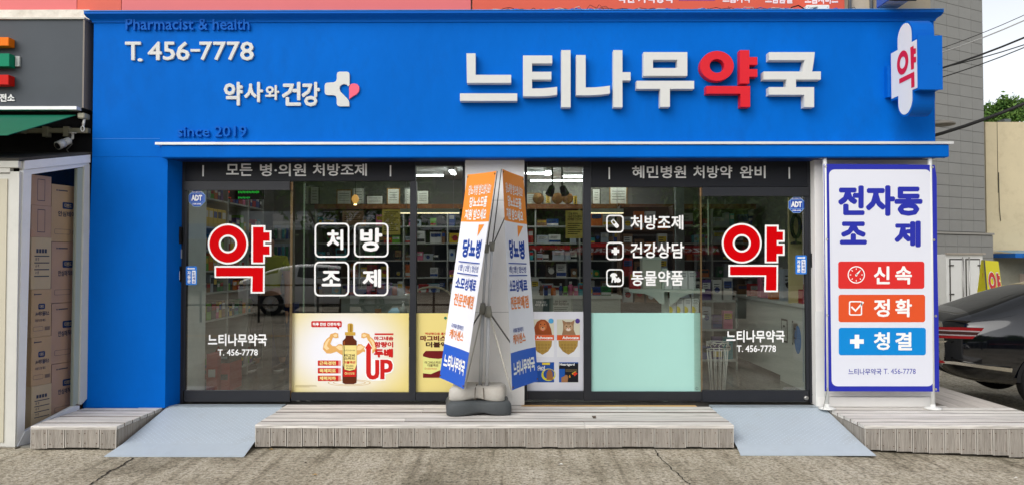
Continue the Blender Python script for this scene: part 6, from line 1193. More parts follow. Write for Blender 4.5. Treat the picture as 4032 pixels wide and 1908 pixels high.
# cartons behind the side glass
CB = mat('carton_tan', (196, 162, 128), .8, var=.06, vs=3, bump=.1); CB2 = mat('carton_pinkish', (190, 154, 134), .8, var=.06, vs=3); CB3 = mat('carton_pale', (204, 180, 150), .8, var=.06, vs=3)
INK = mat('carton_ink', (66, 66, 84), .7); LOGO = mat('carton_logo_blue', (40, 58, 104), .6); TAPE = mat('clear_tape', (190, 150, 110), .3)
def carton(a0, b0, a1, b1, m, lab, dep, off, kind, hb=None):
    S2 = Pl(PB - nrm * off, nrm); p = S2(a0, b0); q_ = S2(a1, b1); zt2 = p.z; zb2 = S2(a0, hb or b1).z
    u = (Vector((q_.x - p.x, q_.y - p.y, 0))); Lg = u.length; u.normalize(); o = Vector((p.x, p.y, 0))
    g = root('carton', (o.x, o.y, zb2), lab, 'cardboard box', 'cartons stacked in the porch')
    def pt(s, d, z): v = o + u * s - nrm * d; return (v.x, v.y, z)
    mesh('box_body', [pt(0, 0, zb2), pt(Lg, 0, zb2), pt(Lg, dep, zb2), pt(0, dep, zb2), pt(0, 0, zt2), pt(Lg, 0, zt2), pt(Lg, dep, zt2), pt(0, dep, zt2)], BF, m, g)
    F = Fr((o.x, o.y, zt2), u, (0, 0, -1)); H = zt2 - zb2
    if F.n.dot(nrm) < 0: F.n = -F.n
    if kind[0] == 'L':
        x = Lg * .34; w_ = Lg * .34
        shape('logo_patch', F, [rrect(x, H * .3, x + w_, H * .42, .012)], LOGO, g, .001, .0013)
        text('lettering', '디펜드', F, (x + w_ * .18, H * .325, x + w_ * .84, H * .395), CB3, g, .0016, bold=.03, n=4)
        text('lettering', kind[1], F, (Lg * .2, H * .46, Lg * .9, H * .56), INK, g, .001, bold=.04, n=4)
        if len(kind) > 2: text('lettering', kind[2], F, (Lg * .2, H * .62, Lg * .72, H * .68), INK, g, .001, bold=.01, n=4)
        shape('ink_frame', F, [rrect(Lg * .1, H * .78, Lg * .6, H * .87, .01), rrect(Lg * .11, H * .785, Lg * .59, H * .865, .008)], INK, g, .001, .0013)
        shape('barcode', F, [[(Lg * (.68 + .03 * i), H * .79), (Lg * (.695 + .03 * i), H * .79), (Lg * (.695 + .03 * i), H * .87), (Lg * (.68 + .03 * i), H * .87)] for i in range(9)], INK, g, .001, .0013)
        shape('maker_dot', F, [circ(Lg * .16, H * .1, .008, n=12)], INK, g, .001, .0013); shape('print_line', F, [[(Lg * .2, H * .09), (Lg * .5, H * .09), (Lg * .5, H * .11), (Lg * .2, H * .11)]], INK, g, .001, .0013)
    elif kind[0] == 'F':
        shape('ink_frame', F, [[(Lg * .3, H * .12), (Lg * .68, H * .12), (Lg * .68, H * .85), (Lg * .3, H * .85)], [(Lg * .32, H * .14), (Lg * .66, H * .14), (Lg * .66, H * .83), (Lg * .32, H * .83)]], INK, g, .001, .0013)
    else:
        for i in range(4): shape('ink_frame', F, [[(Lg * .15, H * (.35 + .13 * i)), (Lg * .9, H * (.35 + .13 * i)), (Lg * .9, H * (.37 + .13 * i)), (Lg * .15, H * (.37 + .13 * i))]], INK, g, .001, .0013)
        for i in range(3): text('lettering', ('품 명', '규 격', '수 량')[i], F, (Lg * .2, H * (.39 + .13 * i), Lg * .38, H * (.45 + .13 * i)), INK, g, .001, n=4, bold=.01)
        for i in range(4): shape('handling_mark', F, [rrect(Lg * (.24 + .14 * i), H * .22, Lg * (.35 + .14 * i), H * .3, .004)], INK, g, .001, .0013)
FC = ((687, 806, CB2, 'pinkish carton, topmost of the front column in the porch', ('F',)), (807, 932, CB2, 'pinkish carton with a printed frame, second from the top of the front column', ('F',)),
      (933, 1138, CB3, 'pale carton printed with a table, third from the top of the front column', ('T',)), (1139, 1328, CB, 'tan carton with a dark blue logo, fourth from the top of the front column', ('L', 'A+에이플러스', '라운드형 패드')),
      (1329, 1520, CB, 'tan carton with a dark blue logo, second from the bottom of the front column', ('L', 'A+에이플러스', '라운드형 패드')), (1521, 1688, CB3, 'pale carton at the bottom of the front column in the porch', ('T',)))
for b0, b1, m, lab, kd in FC: carton(124, b0, 202, b0 + 25, m, lab, .3, .075, kd, b1)
BC = ((724, 950, CB, 'large tan carton, topmost of the rear column in the porch', ('L', '안심테이프')), (952, 1192, CB2, 'large tan carton, second from the top of the rear column', ('L', '안심매직테이프')), (1194, 1432, CB2, 'large tan carton, third from the top of the rear column', ('L', '안심매직테이프')), (1434, 1655, CB2, 'large tan carton at the bottom of the rear column', ('L', '안심매직테이프')))
for b0, b1, m, lab, kd in BC: carton(204, b0, 326, b0 + 30, m, lab, .35, .10, kd, b1)

# ------------------------------------------------------------------ upper signboard, cables and things on the cornice
US = root('upper_signboard', (0, -.12, ZT + .05), 'long pink and orange-red signboard above the blue fascia, cut by the top of the frame', 'signboard')
PK = mat('salmon_panel', (216, 108, 108), .4, var=.03, vs=1.2); PK2 = mat('orange_red_panel', (214, 92, 70), .4, var=.03, vs=1.2)
YS = -.16
def up(a0, a1, m):
    p = rx(a0, 30, YS); q_ = rx(a1, 37, YS); return box('sign_panel', p.x, q_.x - .004, YS, YS + .05, ZT + .034 + (.01), ZT + 1.2, m, US)
for a0, a1, m in ((-900, 303, PK), (304, 478, PK2), (479, 1855, PK), (1860, 3327, PK2)): up(a0, a1, m)
box('lower_rail', rx(-900, 30, YS).x, rx(3327, 30, YS).x, YS - .01, YS + .06, ZT + .036, ZT + .0435, mat('rail_grey', (190, 186, 180), .5), US)
UT = mat('sign_pale_text', (240, 222, 228), .5)
for s, r_ in (('착한 가격정책', (2432, -26, 2648, 14)), ('으뜸가격', (2845, -22, 2952, 13)), ('으뜸품질', (3012, -22, 3120, 15)), ('으뜸서비스', (3168, -22, 3300, 17))): text('lettering', s, PY(YS), r_, UT, US, .002, bold=.05)
shape('underline', PY(YS), [[(2672, -4), (2815, -4), (2815, 3), (2672, 3)]], mat('purple_line', (130, 60, 150), .5), US, .001, .0014)
UBM = mat('upper_wall_beige', (190, 176, 152), .8, var=.07, dirt=.2)
UB = root('upper_storey', (1, 3, ZT), 'beige plastered upper storey rising behind the signboard', 'building')
box('wall', -8, 4.02, -.10, 6, ZT + .031, ZT + 3.5, UBM, UB)
for a in (3345, 3430): p = rx(a, 20, -.12); MB().tube([(p.x, -.125, ZT + .04), (p.x, -.125, ZT + 1.4)], .016, 8).build('drain_pipe', mat('grey_pipe', (140, 138, 130), .5), UB, True)
random.seed(11)
CABC = [(30, 30, 32), (40, 90, 180), (200, 200, 190), (60, 62, 60), (210, 205, 190)]
def loose(a0, a1, n_, lab, amp=.02, Y=-.27, cols=CABC, knots=False):
    g = root('cable_bundle', rx((a0 + a1) / 2, 35, Y), lab, 'cables')
    zc = ZT + .036
    for i in range(n_):
        x0_ = rx(a0, 35, Y).x + random.uniform(-.05, .1); x1_ = rx(a1, 35, Y).x - random.uniform(-.05, .1); K = int((x1_ - x0_) / .06) + 3; pts = []; ph = random.uniform(0, 6)
        for k_ in range(K):
            t = k_ / (K - 1); bump = abs(math.sin(t * K * .55 + ph)) ** 3 * random.uniform(0, amp) if 0 < k_ < K - 1 else 0
            pts.append((x0_ + (x1_ - x0_) * t + (random.uniform(-.03, .03) if knots else 0), Y + random.uniform(-.03, .05), zc + random.uniform(.002, .014) + bump))
        MB().tube(pts, random.choice((.003, .004, .0025)), 5).build('cable', mat('cable_%d' % (i % 5), cols[i % 5], .5), g, True)
loose(1900, 3400, 4, 'long loose thin cables lying along the top of the blue cornice', .018)
loose(2195, 2290, 3, 'small blue cable tangle on the cornice, left of the white one', .04)
loose(2330, 2395, 6, 'tangled coil of white and black cable on the cornice', .05, knots=True)
loose(2880, 2960, 4, 'white and blue cable tangle on the cornice below the signboard text', .05, knots=True)
loose(3025, 3110, 3, 'small blue cable tangle left of the white junction box', .035)
JB = root('junction_box', rx(3218, 40, -.26), 'white plastic junction box with a black lead on the cornice', 'junction box')
p = rx(3172, 40, -.27); q_ = rx(3263, 18, -.27); box('case', p.x, q_.x, -.29, -.18, ZT + .033, ZT + .033 + .05, WPL, JB, bev=.005)
for x in (p.x + .02, q_.x - .02): MB().lathe((x, -.291, ZT + .06), [(.004, 0), (.003, .003)], 8, M=Matrix.Rotation(R(90), 3, 'X')).build('screw', STEEL, JB)
MB().tube([(p.x, -.24, ZT + .06), (p.x - .06, -.25, ZT + .09), (p.x - .12, -.24, ZT + .075), (p.x - .14, -.23, ZT + .04)], .006, 7).build('lead', BLACK, JB, True)
# projecting blue sign box at the top right
p = rx(3470, 38, -.35); q_ = rx(3560, 5, -1.0)
PB_ = root('projecting_signbox', (3.6, -.6, ZT + .06), 'blue and white projecting sign box seen from below at the top edge', 'sign')
xs0 = rx(3468, 30, -.3).x
box('case', xs0 + .02, xs0 + .2, -.98, -.2, ZT + .075, ZT + .8, mat('signbox_silver', (176, 178, 184), .4, var=.05), PB_)
box('side_face', xs0 + .008, xs0 + .019, -.98, -.2, ZT + .08, ZT + .8, mat('signbox_blue', (52, 92, 180), .4), PB_)
for y in (-.75, -.45): MB().tube([(xs0 + .01, y, ZT + .07), (xs0 + .25, y, ZT + .07)], .008, 6).build('bracket_bar', mat('dark_bar', (60, 60, 62), .5), PB_, True)
text('lettering', '다이소', Fr((xs0 + .006, -.35, ZT + .3), (0, -1, 0), (0, 0, -1)), (0, 0, .4, .2), VWHITE, PB_, .002, bold=.04) if False else None

# ------------------------------------------------------------------ far buildings on the right
WD = Vector((.883, .469, 0)).normalized()
DG = 24.0
e = CAMP + ray(3880, 900) * (DG / ray(3880, 900).y); TN = Vector((WD.y, -WD.x, 0))
TBG = root('tiled_building', (e.x - 4, e.y - 2, -1), 'tall grey tiled building receding behind the pharmacy corner', 'building')
TSURF = Pl(e, TN)
zled = TSURF(3870, 921).z; ztop = 16.0
BK = mat('grout_dark', (104, 104, 102), .9)
Lw = 12.0
def tb(name, s0, s1, d0, d1, z0, z1, m, par=TBG):
    o = Vector((e.x, e.y, 0)); pts = [o - WD * s1 + TN * d0, o - WD * s0 + TN * d0, o - WD * s0 - TN * d1, o - WD * s1 - TN * d1]
    return mesh(name, [(v.x, v.y, z0) for v in pts] + [(v.x, v.y, z1) for v in pts], BF, m, par)
tb('wall_core', 0, Lw, -.012, 8, -1.2, ztop, BK)
tb('ledge', -.30, Lw, .10, .2, zled - .03, zled + .03, mat('ledge_stone', (150, 148, 142), .8))
tb('base_wall', -.28, Lw, .048, .1, -1.2, zled - .032, BK)
tw, th_ = .60, .345
TM = mat('grey_wall_tile', (136, 136, 133), .55, var=.04, vs=2, rnd=.03, spec=.3)
def tmesh(hh):
    pts = boxv(-tw / 2 + .006, tw / 2 - .006, -.008, .008, -hh / 2 + .006, hh / 2 - .006); me = bpy.data.meshes.new('tile'); me.from_pydata(pts, [], BF); me.materials.append(TM); return me
tm = tmesh(th_); ang = math.atan2(WD.y, WD.x)
def tile(s, z, d):
    o = bpy.data.objects.new('tile', tm); COL.objects.link(o); v = Vector((e.x, e.y, z)) - WD * (s + tw / 2) + TN * d
    o.parent = TBG; o.location = v - TBG.location; o.rotation_euler = (0, 0, ang)
for i in range(9):
    z = zled + .05 + th_ / 2
    while z < 11.5: tile(i * tw, z, 0.0); z += th_
    z = zled - .05 - th_ / 2
    while z > -1.0: tile(i * tw - .28, z, .06); z -= th_
# beige building beyond
BB = root('beige_building', (16.5, 24, -1), 'beige plastered building with a blue roof edge at the right border', 'building')
BGM = mat('beige_plaster', (205, 192, 160), .85, var=.06, vs=.8, bump=.2, dirt=.25, dirtc=(150, 132, 104))
Yb2 = 18.5
P_ = lambda a, b: PY(Yb2)(a, b)
l_ = P_(3880, 500).x; zt2 = P_(3950, 481).z
box('wall', l_, l_ + 12, Yb2, Yb2 + 6, P_(3950, 1000).z, zt2, BGM, BB)
box('lower_wall', l_, l_ + 12, Yb2 - .1, Yb2 + 6, -1.3, P_(3950, 1001).z, mat('lower_wall_grey', (150, 150, 136), .8, var=.08), BB)
box('panel_joint', P_(3925, 500).x, P_(3926.5, 500).x, Yb2 - .012, Yb2 - .001, P_(3950, 760).z, zt2, mat('joint_dark', (80, 74, 62), .8), BB)
MB().tube([P_(3930, 680) - Vector((0, .03, 0)), P_(3933, 820) - Vector((0, .03, 0)), P_(3938, 870) - Vector((0, .03, 0))], .012, 5).build('hanging_wire', BLACK, BB)
box('blue_eave', l_ + .1, l_ + 12, Yb2 - 1.3, Yb2 - .11, P_(3950, 1014).z, P_(3950, 998).z, mat('eave_blue', (20, 92, 168), .5, var=.08), BB)
mesh('eave_top', [(l_ + .1, Yb2 - 1.3, P_(3950, 998).z + .002), (l_ + 12, Yb2 - 1.3, P_(3950, 998).z + .002), (l_ + 12, Yb2 - .11, P_(3950, 985).z), (l_ + .1, Yb2 - .11, P_(3950, 985).z)], [(0, 1, 2, 3)], mat('eave_top_patchy', (120, 150, 168), .8, var=.3, vs=5, dirt=.6, dirtc=(190, 184, 170)), BB)
box('bright_strip', l_ + 1.0, l_ + 12, Yb2 - .9, Yb2 - .11, P_(3950, 1080).z - .6, P_(3950, 1076).z, mat('pinkish_counter', (232, 214, 202), .6, var=.05), BB)
p = P_(3978, 478); q_ = P_(3992, 462); box('roof_unit', p.x, q_.x + .1, Yb2 + .3, Yb2 + .7, zt2, q_.z, mat('roof_unit_grey', (96, 104, 104), .6), BB)
# shrubs above the beige wall
def leafcloud(n_, fn, sz, mats_, seedv):
    rd = random.Random(seedv); B = MB()
    for i in range(n_):
        c = fn(rd); a = Vector((rd.gauss(0, 1), rd.gauss(0, 1), rd.gauss(0, 1))).normalized(); b = a.orthogonal().normalized(); s = sz * rd.uniform(.6, 1.4)
        b = (Matrix.Rotation(rd.uniform(0, 6.28), 3, a) @ b); c2 = a.cross(b)
        B.add([c - b * s, c - c2 * s * .35, c + b * s * .9, c + c2 * s * .35], [(0, 1, 2, 3)], rd.randrange(len(mats_)))
    return B
LG = [mat('leaf_green_%d' % i, c, .6) for i, c in enumerate(((96, 132, 60), (64, 102, 44), (120, 156, 80)))]
LGD = [mat('leaf_deep_%d' % i, c, .6) for i, c in enumerate(((84, 118, 56), (60, 92, 44), (116, 146, 78)))]
for j, (a, b, hh, lab) in enumerate(((3905, 462, .42, 'leafy green shrub above the beige wall, beside the tiled building'), (4010, 452, .7, 'taller leafy green shrub above the beige wall at the right border'))):
    Ysh = Yb2 + 3; c = PY(Ysh)(a, b); zb_ = zt2
    g = root('shrub', (c.x, Ysh, zb_), lab, 'shrub', 'shrubs above the beige wall')
    def fn(rd, c=c, hh=hh): 
        k_ = rd.randrange(14); q0 = Random2(k_ + j * 50); v = Vector((q0.uniform(-.75, .75), q0.uniform(-.5, .5), q0.uniform(-.3, .55) * hh)); d = Vector((rd.gauss(0, .14), rd.gauss(0, .14), rd.gauss(0, .13))); return Vector((c.x, Ysh, c.z)) + v + d
    Random2 = lambda s: random.Random(s * 13 + 1)
    leafcloud(2600, fn, .085, LG, 5 + j).build('foliage', LG, g)
    Bt = MB()
    for k_ in range(8):
        q0 = Random2(k_ + j * 50); v = Vector((q0.uniform(-.75, .75), q0.uniform(-.5, .5), q0.uniform(-.3, .55) * hh)); Bt.tube([(c.x + v.x * .3, Ysh, zb_ - .2), Vector((c.x, Ysh, c.z)) + v], [.03, .012], 5)
    Bt.build('stems', mat('twig_brown', (92, 74, 54), .9), g)
box('hill_wall', l_ - 3, l_ + 14, Yb2 + 5, Yb2 + 5.3, -1, zt2 + .4, BGM, BB)
# parked box truck
TR = root('box_truck', (8.8, 9, gz(9)), 'small white box truck with closed rear doors behind the banner', 'truck')
Dt = 17.5
TPl = Pl(CAMP + ray(3730, 1100) * (Dt / ray(3730, 1100).y), Vector((.22, -.97, 0)))
tu = Vector((.97, .22, 0)).normalized(); tn = Vector((.22, -.97, 0)).normalized()
o = TPl(3728, 1000); oz = o.z; wbx = (TPl(3866, 1000) - TPl(3728, 1000)).length; TRL = o
F = Fr(o, tu, (0, 0, -1)); F.n = tn
TWH = mat('truck_white', (224, 224, 220), .4, var=.03, dirt=.1); TGR = mat('truck_seal', (70, 68, 64), .7)
def tbx(name, s0, s1, d0, d1, z0, z1, m):
    pts = [o + tu * s0 + tn * d0, o + tu * s1 + tn * d0, o + tu * s1 - tn * d1, o + tu * s0 - tn * d1]
    return mesh(name, [(v.x, v.y, z0) for v in pts] + [(v.x, v.y, z1) for v in pts], BF, m, TR)
g0 = gz(10) + .0
tbx('cargo_box', -.02, wbx + .02, 0, 3.0, oz - 1.75, oz, TWH)
for s0, s1 in ((.06, wbx * .48), (wbx * .52, wbx - .06)):
    shape('door_seal', F, [[(s0, .10), (s1, .10), (s1, 1.7), (s0, 1.7)]], TGR, TR, .001, .004)
    shape('door', F, [[(s0 + .03, .13), (s1 - .03, .13), (s1 - .03, 1.68), (s0 + .03, 1.68)]], TWH, TR, .006, .02)
for s in (wbx * .42, wbx * .60): MB().tube([F(s, .06, .035), F(s, 1.7, .035)], .012, 6).build('lock_rod', STEEL, TR, True)
for s in (.09, wbx - .09):
    for d_ in (.25, .9, 1.5): MB().tube([F(s - .05, d_, .03), F(s + .06, d_, .03)], .016, 6).build('hinge', mat('dark_metal', (80, 78, 74), .5), TR)
tbx('roof_trim', -.05, wbx + .05, .06, 0, oz - .0, oz + .03, mat('truck_trim', (170, 160, 148), .5))
tbx('chassis', .1, wbx - .1, -.1, 4.6, oz - 2.0, oz - 1.752, TGR)
tbx('cab', .05, wbx - .05, -3.1, 4.6, oz - 1.7, oz - .25, TWH)
for s in (.02, wbx - .2):
    for d_ in (.7, 3.6):
        c = o + tu * (s + .09) - tn * d_; rwh = .32; c = Vector((c.x, c.y, g0 + rwh)); MB().lathe(c - tu * .09, [(rwh * .6, -.0), (rwh, .02), (rwh, .16), (rwh * .6, .18)], 20, M=tu.to_track_quat('Z', 'Y').to_matrix()).build('wheel', DARK, TR, True)
# yellow board with a red syllable
YA = root('yellow_signboard', (7.6, 6.0, gz(7.6)), 'yellow folding sign banners with a red syllable behind the black car', 'sign')
d5 = 13.4
c5 = [qd((x * .6389, y * .6389), d) for x, y, d in ((3876, 1023, d5 - .25), (3931, 1028, d5), (3952, 1180, d5), (3890, 1190, d5 - .3))]
S5 = Bil(*c5); YM = mat('sign_yellow', (238, 226, 40), .5); S5.n = S5.n if S5.n.y < 0 else -S5.n
def quadsheet(name, S_, m, par): vs = [S_(0, 0), S_(1, 0), S_(1, 1), S_(0, 1)]; vs += [v - S_.n * .01 for v in vs]; return mesh(name, vs, [(0, 3, 2, 1), (4, 5, 6, 7), (0, 1, 5, 4), (1, 2, 6, 5), (2, 3, 7, 6), (3, 0, 4, 7)], m, par)
ya = quadsheet('sign_sheet', S5, YM, YA); RS = mat('sign_red', (212, 52, 48), .5)
RR = lambda P: [((x - 361) / 764 * .82 + .12, (y - 550) / 832 * .82 + .26) for x, y in P]
for gset, m_, w_ in ((SW, VWHITE, .004), (SR, RS, .008)):
    Bx = MB()
    for g in gset: V_, F_ = fill2d([RR(p) for p in g]); emit2d(Bx, V_, F_, S5, w_, w_ + .001)
    Bx.build('syllable_print', m_, YA)
c6 = [qd((x * .6389, y * .6389), d) for x, y, d in ((3866, 1022, d5 + .2), (3880, 1023, d5 - .2), (3893, 1190, d5 - .25), (3845, 1190, d5 + .3))]
S6 = Bil(*c6); S6.n = S6.n if S6.n.y < 0 else -S6.n
quadsheet('sign_sheet', S6, YM, YA)
Bx = MB()
for g in SR[1:]: V_, F_ = fill2d([[(1 - (x - .05), y) for x, y in RR(p)] for p in g]); emit2d(Bx, V_, F_, S6, .006, .007)
Bx.build('syllable_print', mat('sign_red_back', (224, 92, 70), .5), YA)
MB().tube([c5[0] + Vector((-.02, -.03, 0)), c5[3] + Vector((-.02, -.03, 0))], .012, 6).build('pole', POLED, YA)
p = (c5[3] + c5[2]) / 2; MB().tube([p, (p.x, p.y, gz(p.x) + .2)], .02, 6).build('pole', POLED, YA)
box('base', p.x - .3, p.x + .3, p.y - .2, p.y + .2, gz(p.x), gz(p.x) + .2, mat('sign_base_grey', (90, 90, 90), .6), YA, bev=.03)
# street lamp head peeping past the fascia
p = PY(7)(3715, 489)
SLm = root('street_lamp', (p.x, 7, gz(p.x)), 'round grey street lamp head just right of the blue fascia', 'street lamp')
MB().lathe(p - Vector((0, 0, .04)), [(.10, 0), (.20, .02), (.205, .05), (.15, .09), (.05, .11)], 20).build('lamp_head', mat('lamp_grey', (120, 116, 108), .5), SLm, True)
MB().tube([p + Vector((-.05, .0, .05)), p + Vector((-.7, .1, .0)), (p.x - .9, 7.1, gz(p.x))], .035, 8).build('lamp_post', mat('lamp_grey', (120, 116, 108), .5), SLm, True)
# overhead cables
def wire(p0, p1, r, lab, c=(46, 46, 46)):
    sl_ = (p1[1] - p0[1]) / (p1[0] - p0[0]); p0 = (p0[0] - 180, p0[1] - 180 * sl_, p0[2])
    a = PY(p0[2])(p0[0], p0[1]); b = PY(p1[2])(p1[0], p1[1]); pts = [a.lerp(b, t / 10) - Vector((0, 0, .10 * (1 - (2 * t / 10 - 1) ** 2))) for t in range(11)]
    pts = [pts[0]] + pts[1:]
    MB().tube(pts, r, 6).build('overhead_cable', mat('wire_%d' % sum(c), c, .6), None, True, label=lab, category='cable', group='overhead cables right of the fascia')
wire((3660, 185, 1.0), (4400, -130, 1.2), .004, 'thin grey overhead cable, uppermost of the set at the right')
wire((3660, 202, 1.0), (4400, -105, 1.2), .007, 'pale overhead cable, second from the top at the right', (170, 170, 168))
wire((3660, 262, 1.0), (4400, -30, 1.2), .011, 'thick black overhead cable rising to the right, third from the top')
wire((3660, 256, 1.0), (4400, 32, 1.2), .006, 'thin overhead cable splitting off below the thick black one')
wire((3660, 298, 1.0), (4400, 12, 1.2), .006, 'thin dark overhead cable, fifth from the top at the right')
wire((3640, 520, 1.0), (4400, 235, -.2), .017, 'heavy black overhead cable, lowest, leaving the canopy corner')
# ------------------------------------------------------------------ cars
CARB = mat('black_car_paint', (8, 10, 16), .08, spec=.4, coat=1); CGL = mat('car_dark_glass', (14, 15, 16), .05, spec=.8); CHR = mat('chrome', (200, 196, 186), .18, metal=1)
TYRE = mat('tyre_rubber', (26, 26, 27), .75, bump=.6, bs=60)
def car(name, near, yaw, lab, paint, cat='car', light=True):
    """rear-near corner at `near`; the body runs along u; n points out of the near side"""
    u = Vector((math.cos(yaw), math.sin(yaw), 0)); n = Vector((math.sin(yaw), -math.cos(yaw), 0))
    c0 = Vector(near) - n * .94; g = root(name, c0 + u * 2.4, lab, cat)
    def W(s, y, z): return c0 + u * s + n * y + Vector((0, 0, z))
    #  s, zsill, wmid, zsh, zbelt, wbelt, zroof, wroof
    ST = [(0.0, .44, .74, .84, .95, .66, .97, .5), (.05, .36, .84, .86, 1.0, .74, 1.03, .56), (.25, .27, .905, .90, 1.03, .80, 1.09, .62), (.55, .25, .935, .93, 1.08, .82, 1.20, .66), (.85, .24, .945, .94, 1.18, .79, 1.32, .64), (1.15, .23, .95, .94, 1.27, .74, 1.40, .60),
          (1.45, .22, .95, .92, 1.28, .715, 1.45, .56), (1.62, .21, .95, .92, 1.04, .85, 1.47, .56), (2.3, .2, .945, .91, .99, .86, 1.48, .56), (3.0, .2, .94, .90, .97, .85, 1.40, .57), (3.35, .2, .94, .89, .96, .84, 1.28, .60), (3.75, .21, .94, .86, .95, .80, 1.0, .66), (4.3, .22, .92, .80, .86, .74, .92, .55), (4.7, .24, .86, .70, .74, .66, .79, .4), (4.88, .32, .74, .58, .62, .55, .66, .3)]
    V = []; F = []; mi = []
    for (s, zs, wm, zh, zb, wb, zr, wr) in ST:
        ring = [(wm - .10, zs), (wm - .01, zs + .12), (wm, (zs + zh) / 2), (wm - .012, zh), (wb, zb), (wr, zr - .02), (wr * .5, zr), (0, zr + .006)]
        full = ring + [(-y, z) for y, z in ring[-2::-1]]
        V += [W(s, y, z) for y, z in full]
    m = 15
    for i in range(len(ST) - 1):
        for j in range(m - 1):
            F.append((i * m + j, i * m + j + 1, (i + 1) * m + j + 1, (i + 1) * m + j))
            side = j in (4, 9); top = j in (5, 6, 7, 8)
            gl = (side and 7 <= i <= 9) or (top and (2 <= i <= 5 or 9 <= i <= 10)) or (side and 2 <= i <= 4)
            mi.append(1 if gl else 0)
    F.append(tuple(range(m))); mi.append(0); F.append(tuple(range((len(ST) - 1) * m, len(ST) * m))[::-1]); mi.append(0)
    F += [(i * m, (i + 1) * m, (i + 1) * m + m - 1, i * m + m - 1) for i in range(len(ST) - 1)]; mi += [2] * (len(ST) - 1)
    b = mesh('body', V, F, [paint, CGL, DARK], g, True, mi)
    sub = b.modifiers.new('s', 'SUBSURF'); sub.levels = 2; sub.render_levels = 2
    for sx in (1.02, 3.9):
        for sd in (1, -1):
            c = W(sx, sd * .80, .335); M = (n * sd).to_track_quat('Z', 'Y').to_matrix()
            wh = MB().lathe(c, [(.20, -.02), (.30, -.04), (.335, 0), (.335, .16), (.30, .185), (.24, .18), (.235, .13)], 32, M=M).build('wheel', TYRE, g, True)
            MB().lathe(c, [(.235, .12), (.23, .165), (.19, .15), (.07, .15), (.05, .17)], 28, M=M).build('rim', STEEL, wh, True)
            arch = MB(); nseg = 22
            for r0_, r1_, w0_, w1_ in ((.37, .40, .145, .16),):
                vs = []
                for i in range(nseg + 1):
                    a = math.pi * i / nseg; d = u * math.cos(a) + Vector((0, 0, 1)) * math.sin(a)
                    vs += [c + d * r0_ + n * sd * w0_, c + d * r1_ + n * sd * w1_ * .9]
                arch.add(vs, [(2 * i, 2 * i + 1, 2 * i + 3, 2 * i + 2) for i in range(nseg)])
            vs = [c + n * sd * .148] + [c + (u * math.cos(math.pi * i / nseg) + Vector((0, 0, 1)) * math.sin(math.pi * i / nseg)) * .375 + n * sd * .148 for i in range(nseg + 1)]
            MB().add(vs, [(0, i + 1, i + 2) for i in range(nseg)]).build('wheel_arch', DARK, g)
    return g, W, u, n
g, W_, u_, n_ = car('black_sedan', Vector((4.86, 1.15, gz(5.3) + .03)), R(-14), 'glossy black sedan with split red tail light, cut by the right border', CARB)
SPt = Pl(W_(.30, .925, 0), (W_(.55, .97, 0) - W_(.02, .89, 0)).cross(Vector((0, 0, 1))))
if SPt.n.dot(n_) < 0: SPt.n = -SPt.n
TLR = mat('tail_light_red', (150, 10, 22), .2, spec=.4); TLD = mat('tail_light_smoke', (60, 12, 16), .12, spec=.7); TLW = mat('tail_light_clear', (170, 160, 162), .2)
zc = lambda P: [(3000 + x / 1.722, 1200 + y / 1.722) for x, y in P]
zd = lambda P: [(3660 + x / 2.438, 1200 + y / 2.438) for x, y in P]
tl = shape('tail_light', SPt, [zd([(60, 205), (285, 207), (522, 216), (415, 322), (250, 320), (60, 312)])], TLD, g, -.02, .012)
shape('red_lens', SPt, [zd([(60, 207), (285, 209), (520, 218), (498, 246), (60, 230)])], TLR, tl, .0125, .016)
shape('red_lens', SPt, [zd([(60, 288), (270, 290), (438, 294), (412, 320), (60, 310)])], TLR, tl, .0125, .016)
shape('clear_strip', SPt, [zd([(60, 232), (290, 238), (492, 246), (480, 258), (290, 250), (60, 242)])], TLW, tl, .0125, .017)
shape('clear_strip', SPt, [zd([(60, 270), (290, 280), (450, 286), (440, 295), (290, 292), (60, 282)])], TLW, tl, .0125, .017)
shape('bumper_trim', SPt, [zd([(60, 528), (240, 538), (520, 575), (796, 604), (790, 642), (520, 605), (240, 565), (60, 548)])], CHR, g, -.02, .012)
shape('reflector', SPt, [zd([(60, 522), (130, 528), (148, 552), (60, 550)])], TLR, g, .013, .018)
shape('exhaust_trim', SPt, [zd([(60, 632), (118, 628), (124, 672), (60, 690)])], CHR, g, -.03, .004)
shape('badge_strip', SPt, [zd([(60, 340), (168, 338), (150, 352), (60, 360)])], CHR, g, -.01, .02)
p = W_(1.75, .0, 1.40); MB().tube([p + u_ * .1, p - u_ * .02 + Vector((0, 0, .03)), p - u_ * .1 + Vector((0, 0, .07))], [.02, .02, .008], 8).build('roof_antenna', BLACK, g, True)

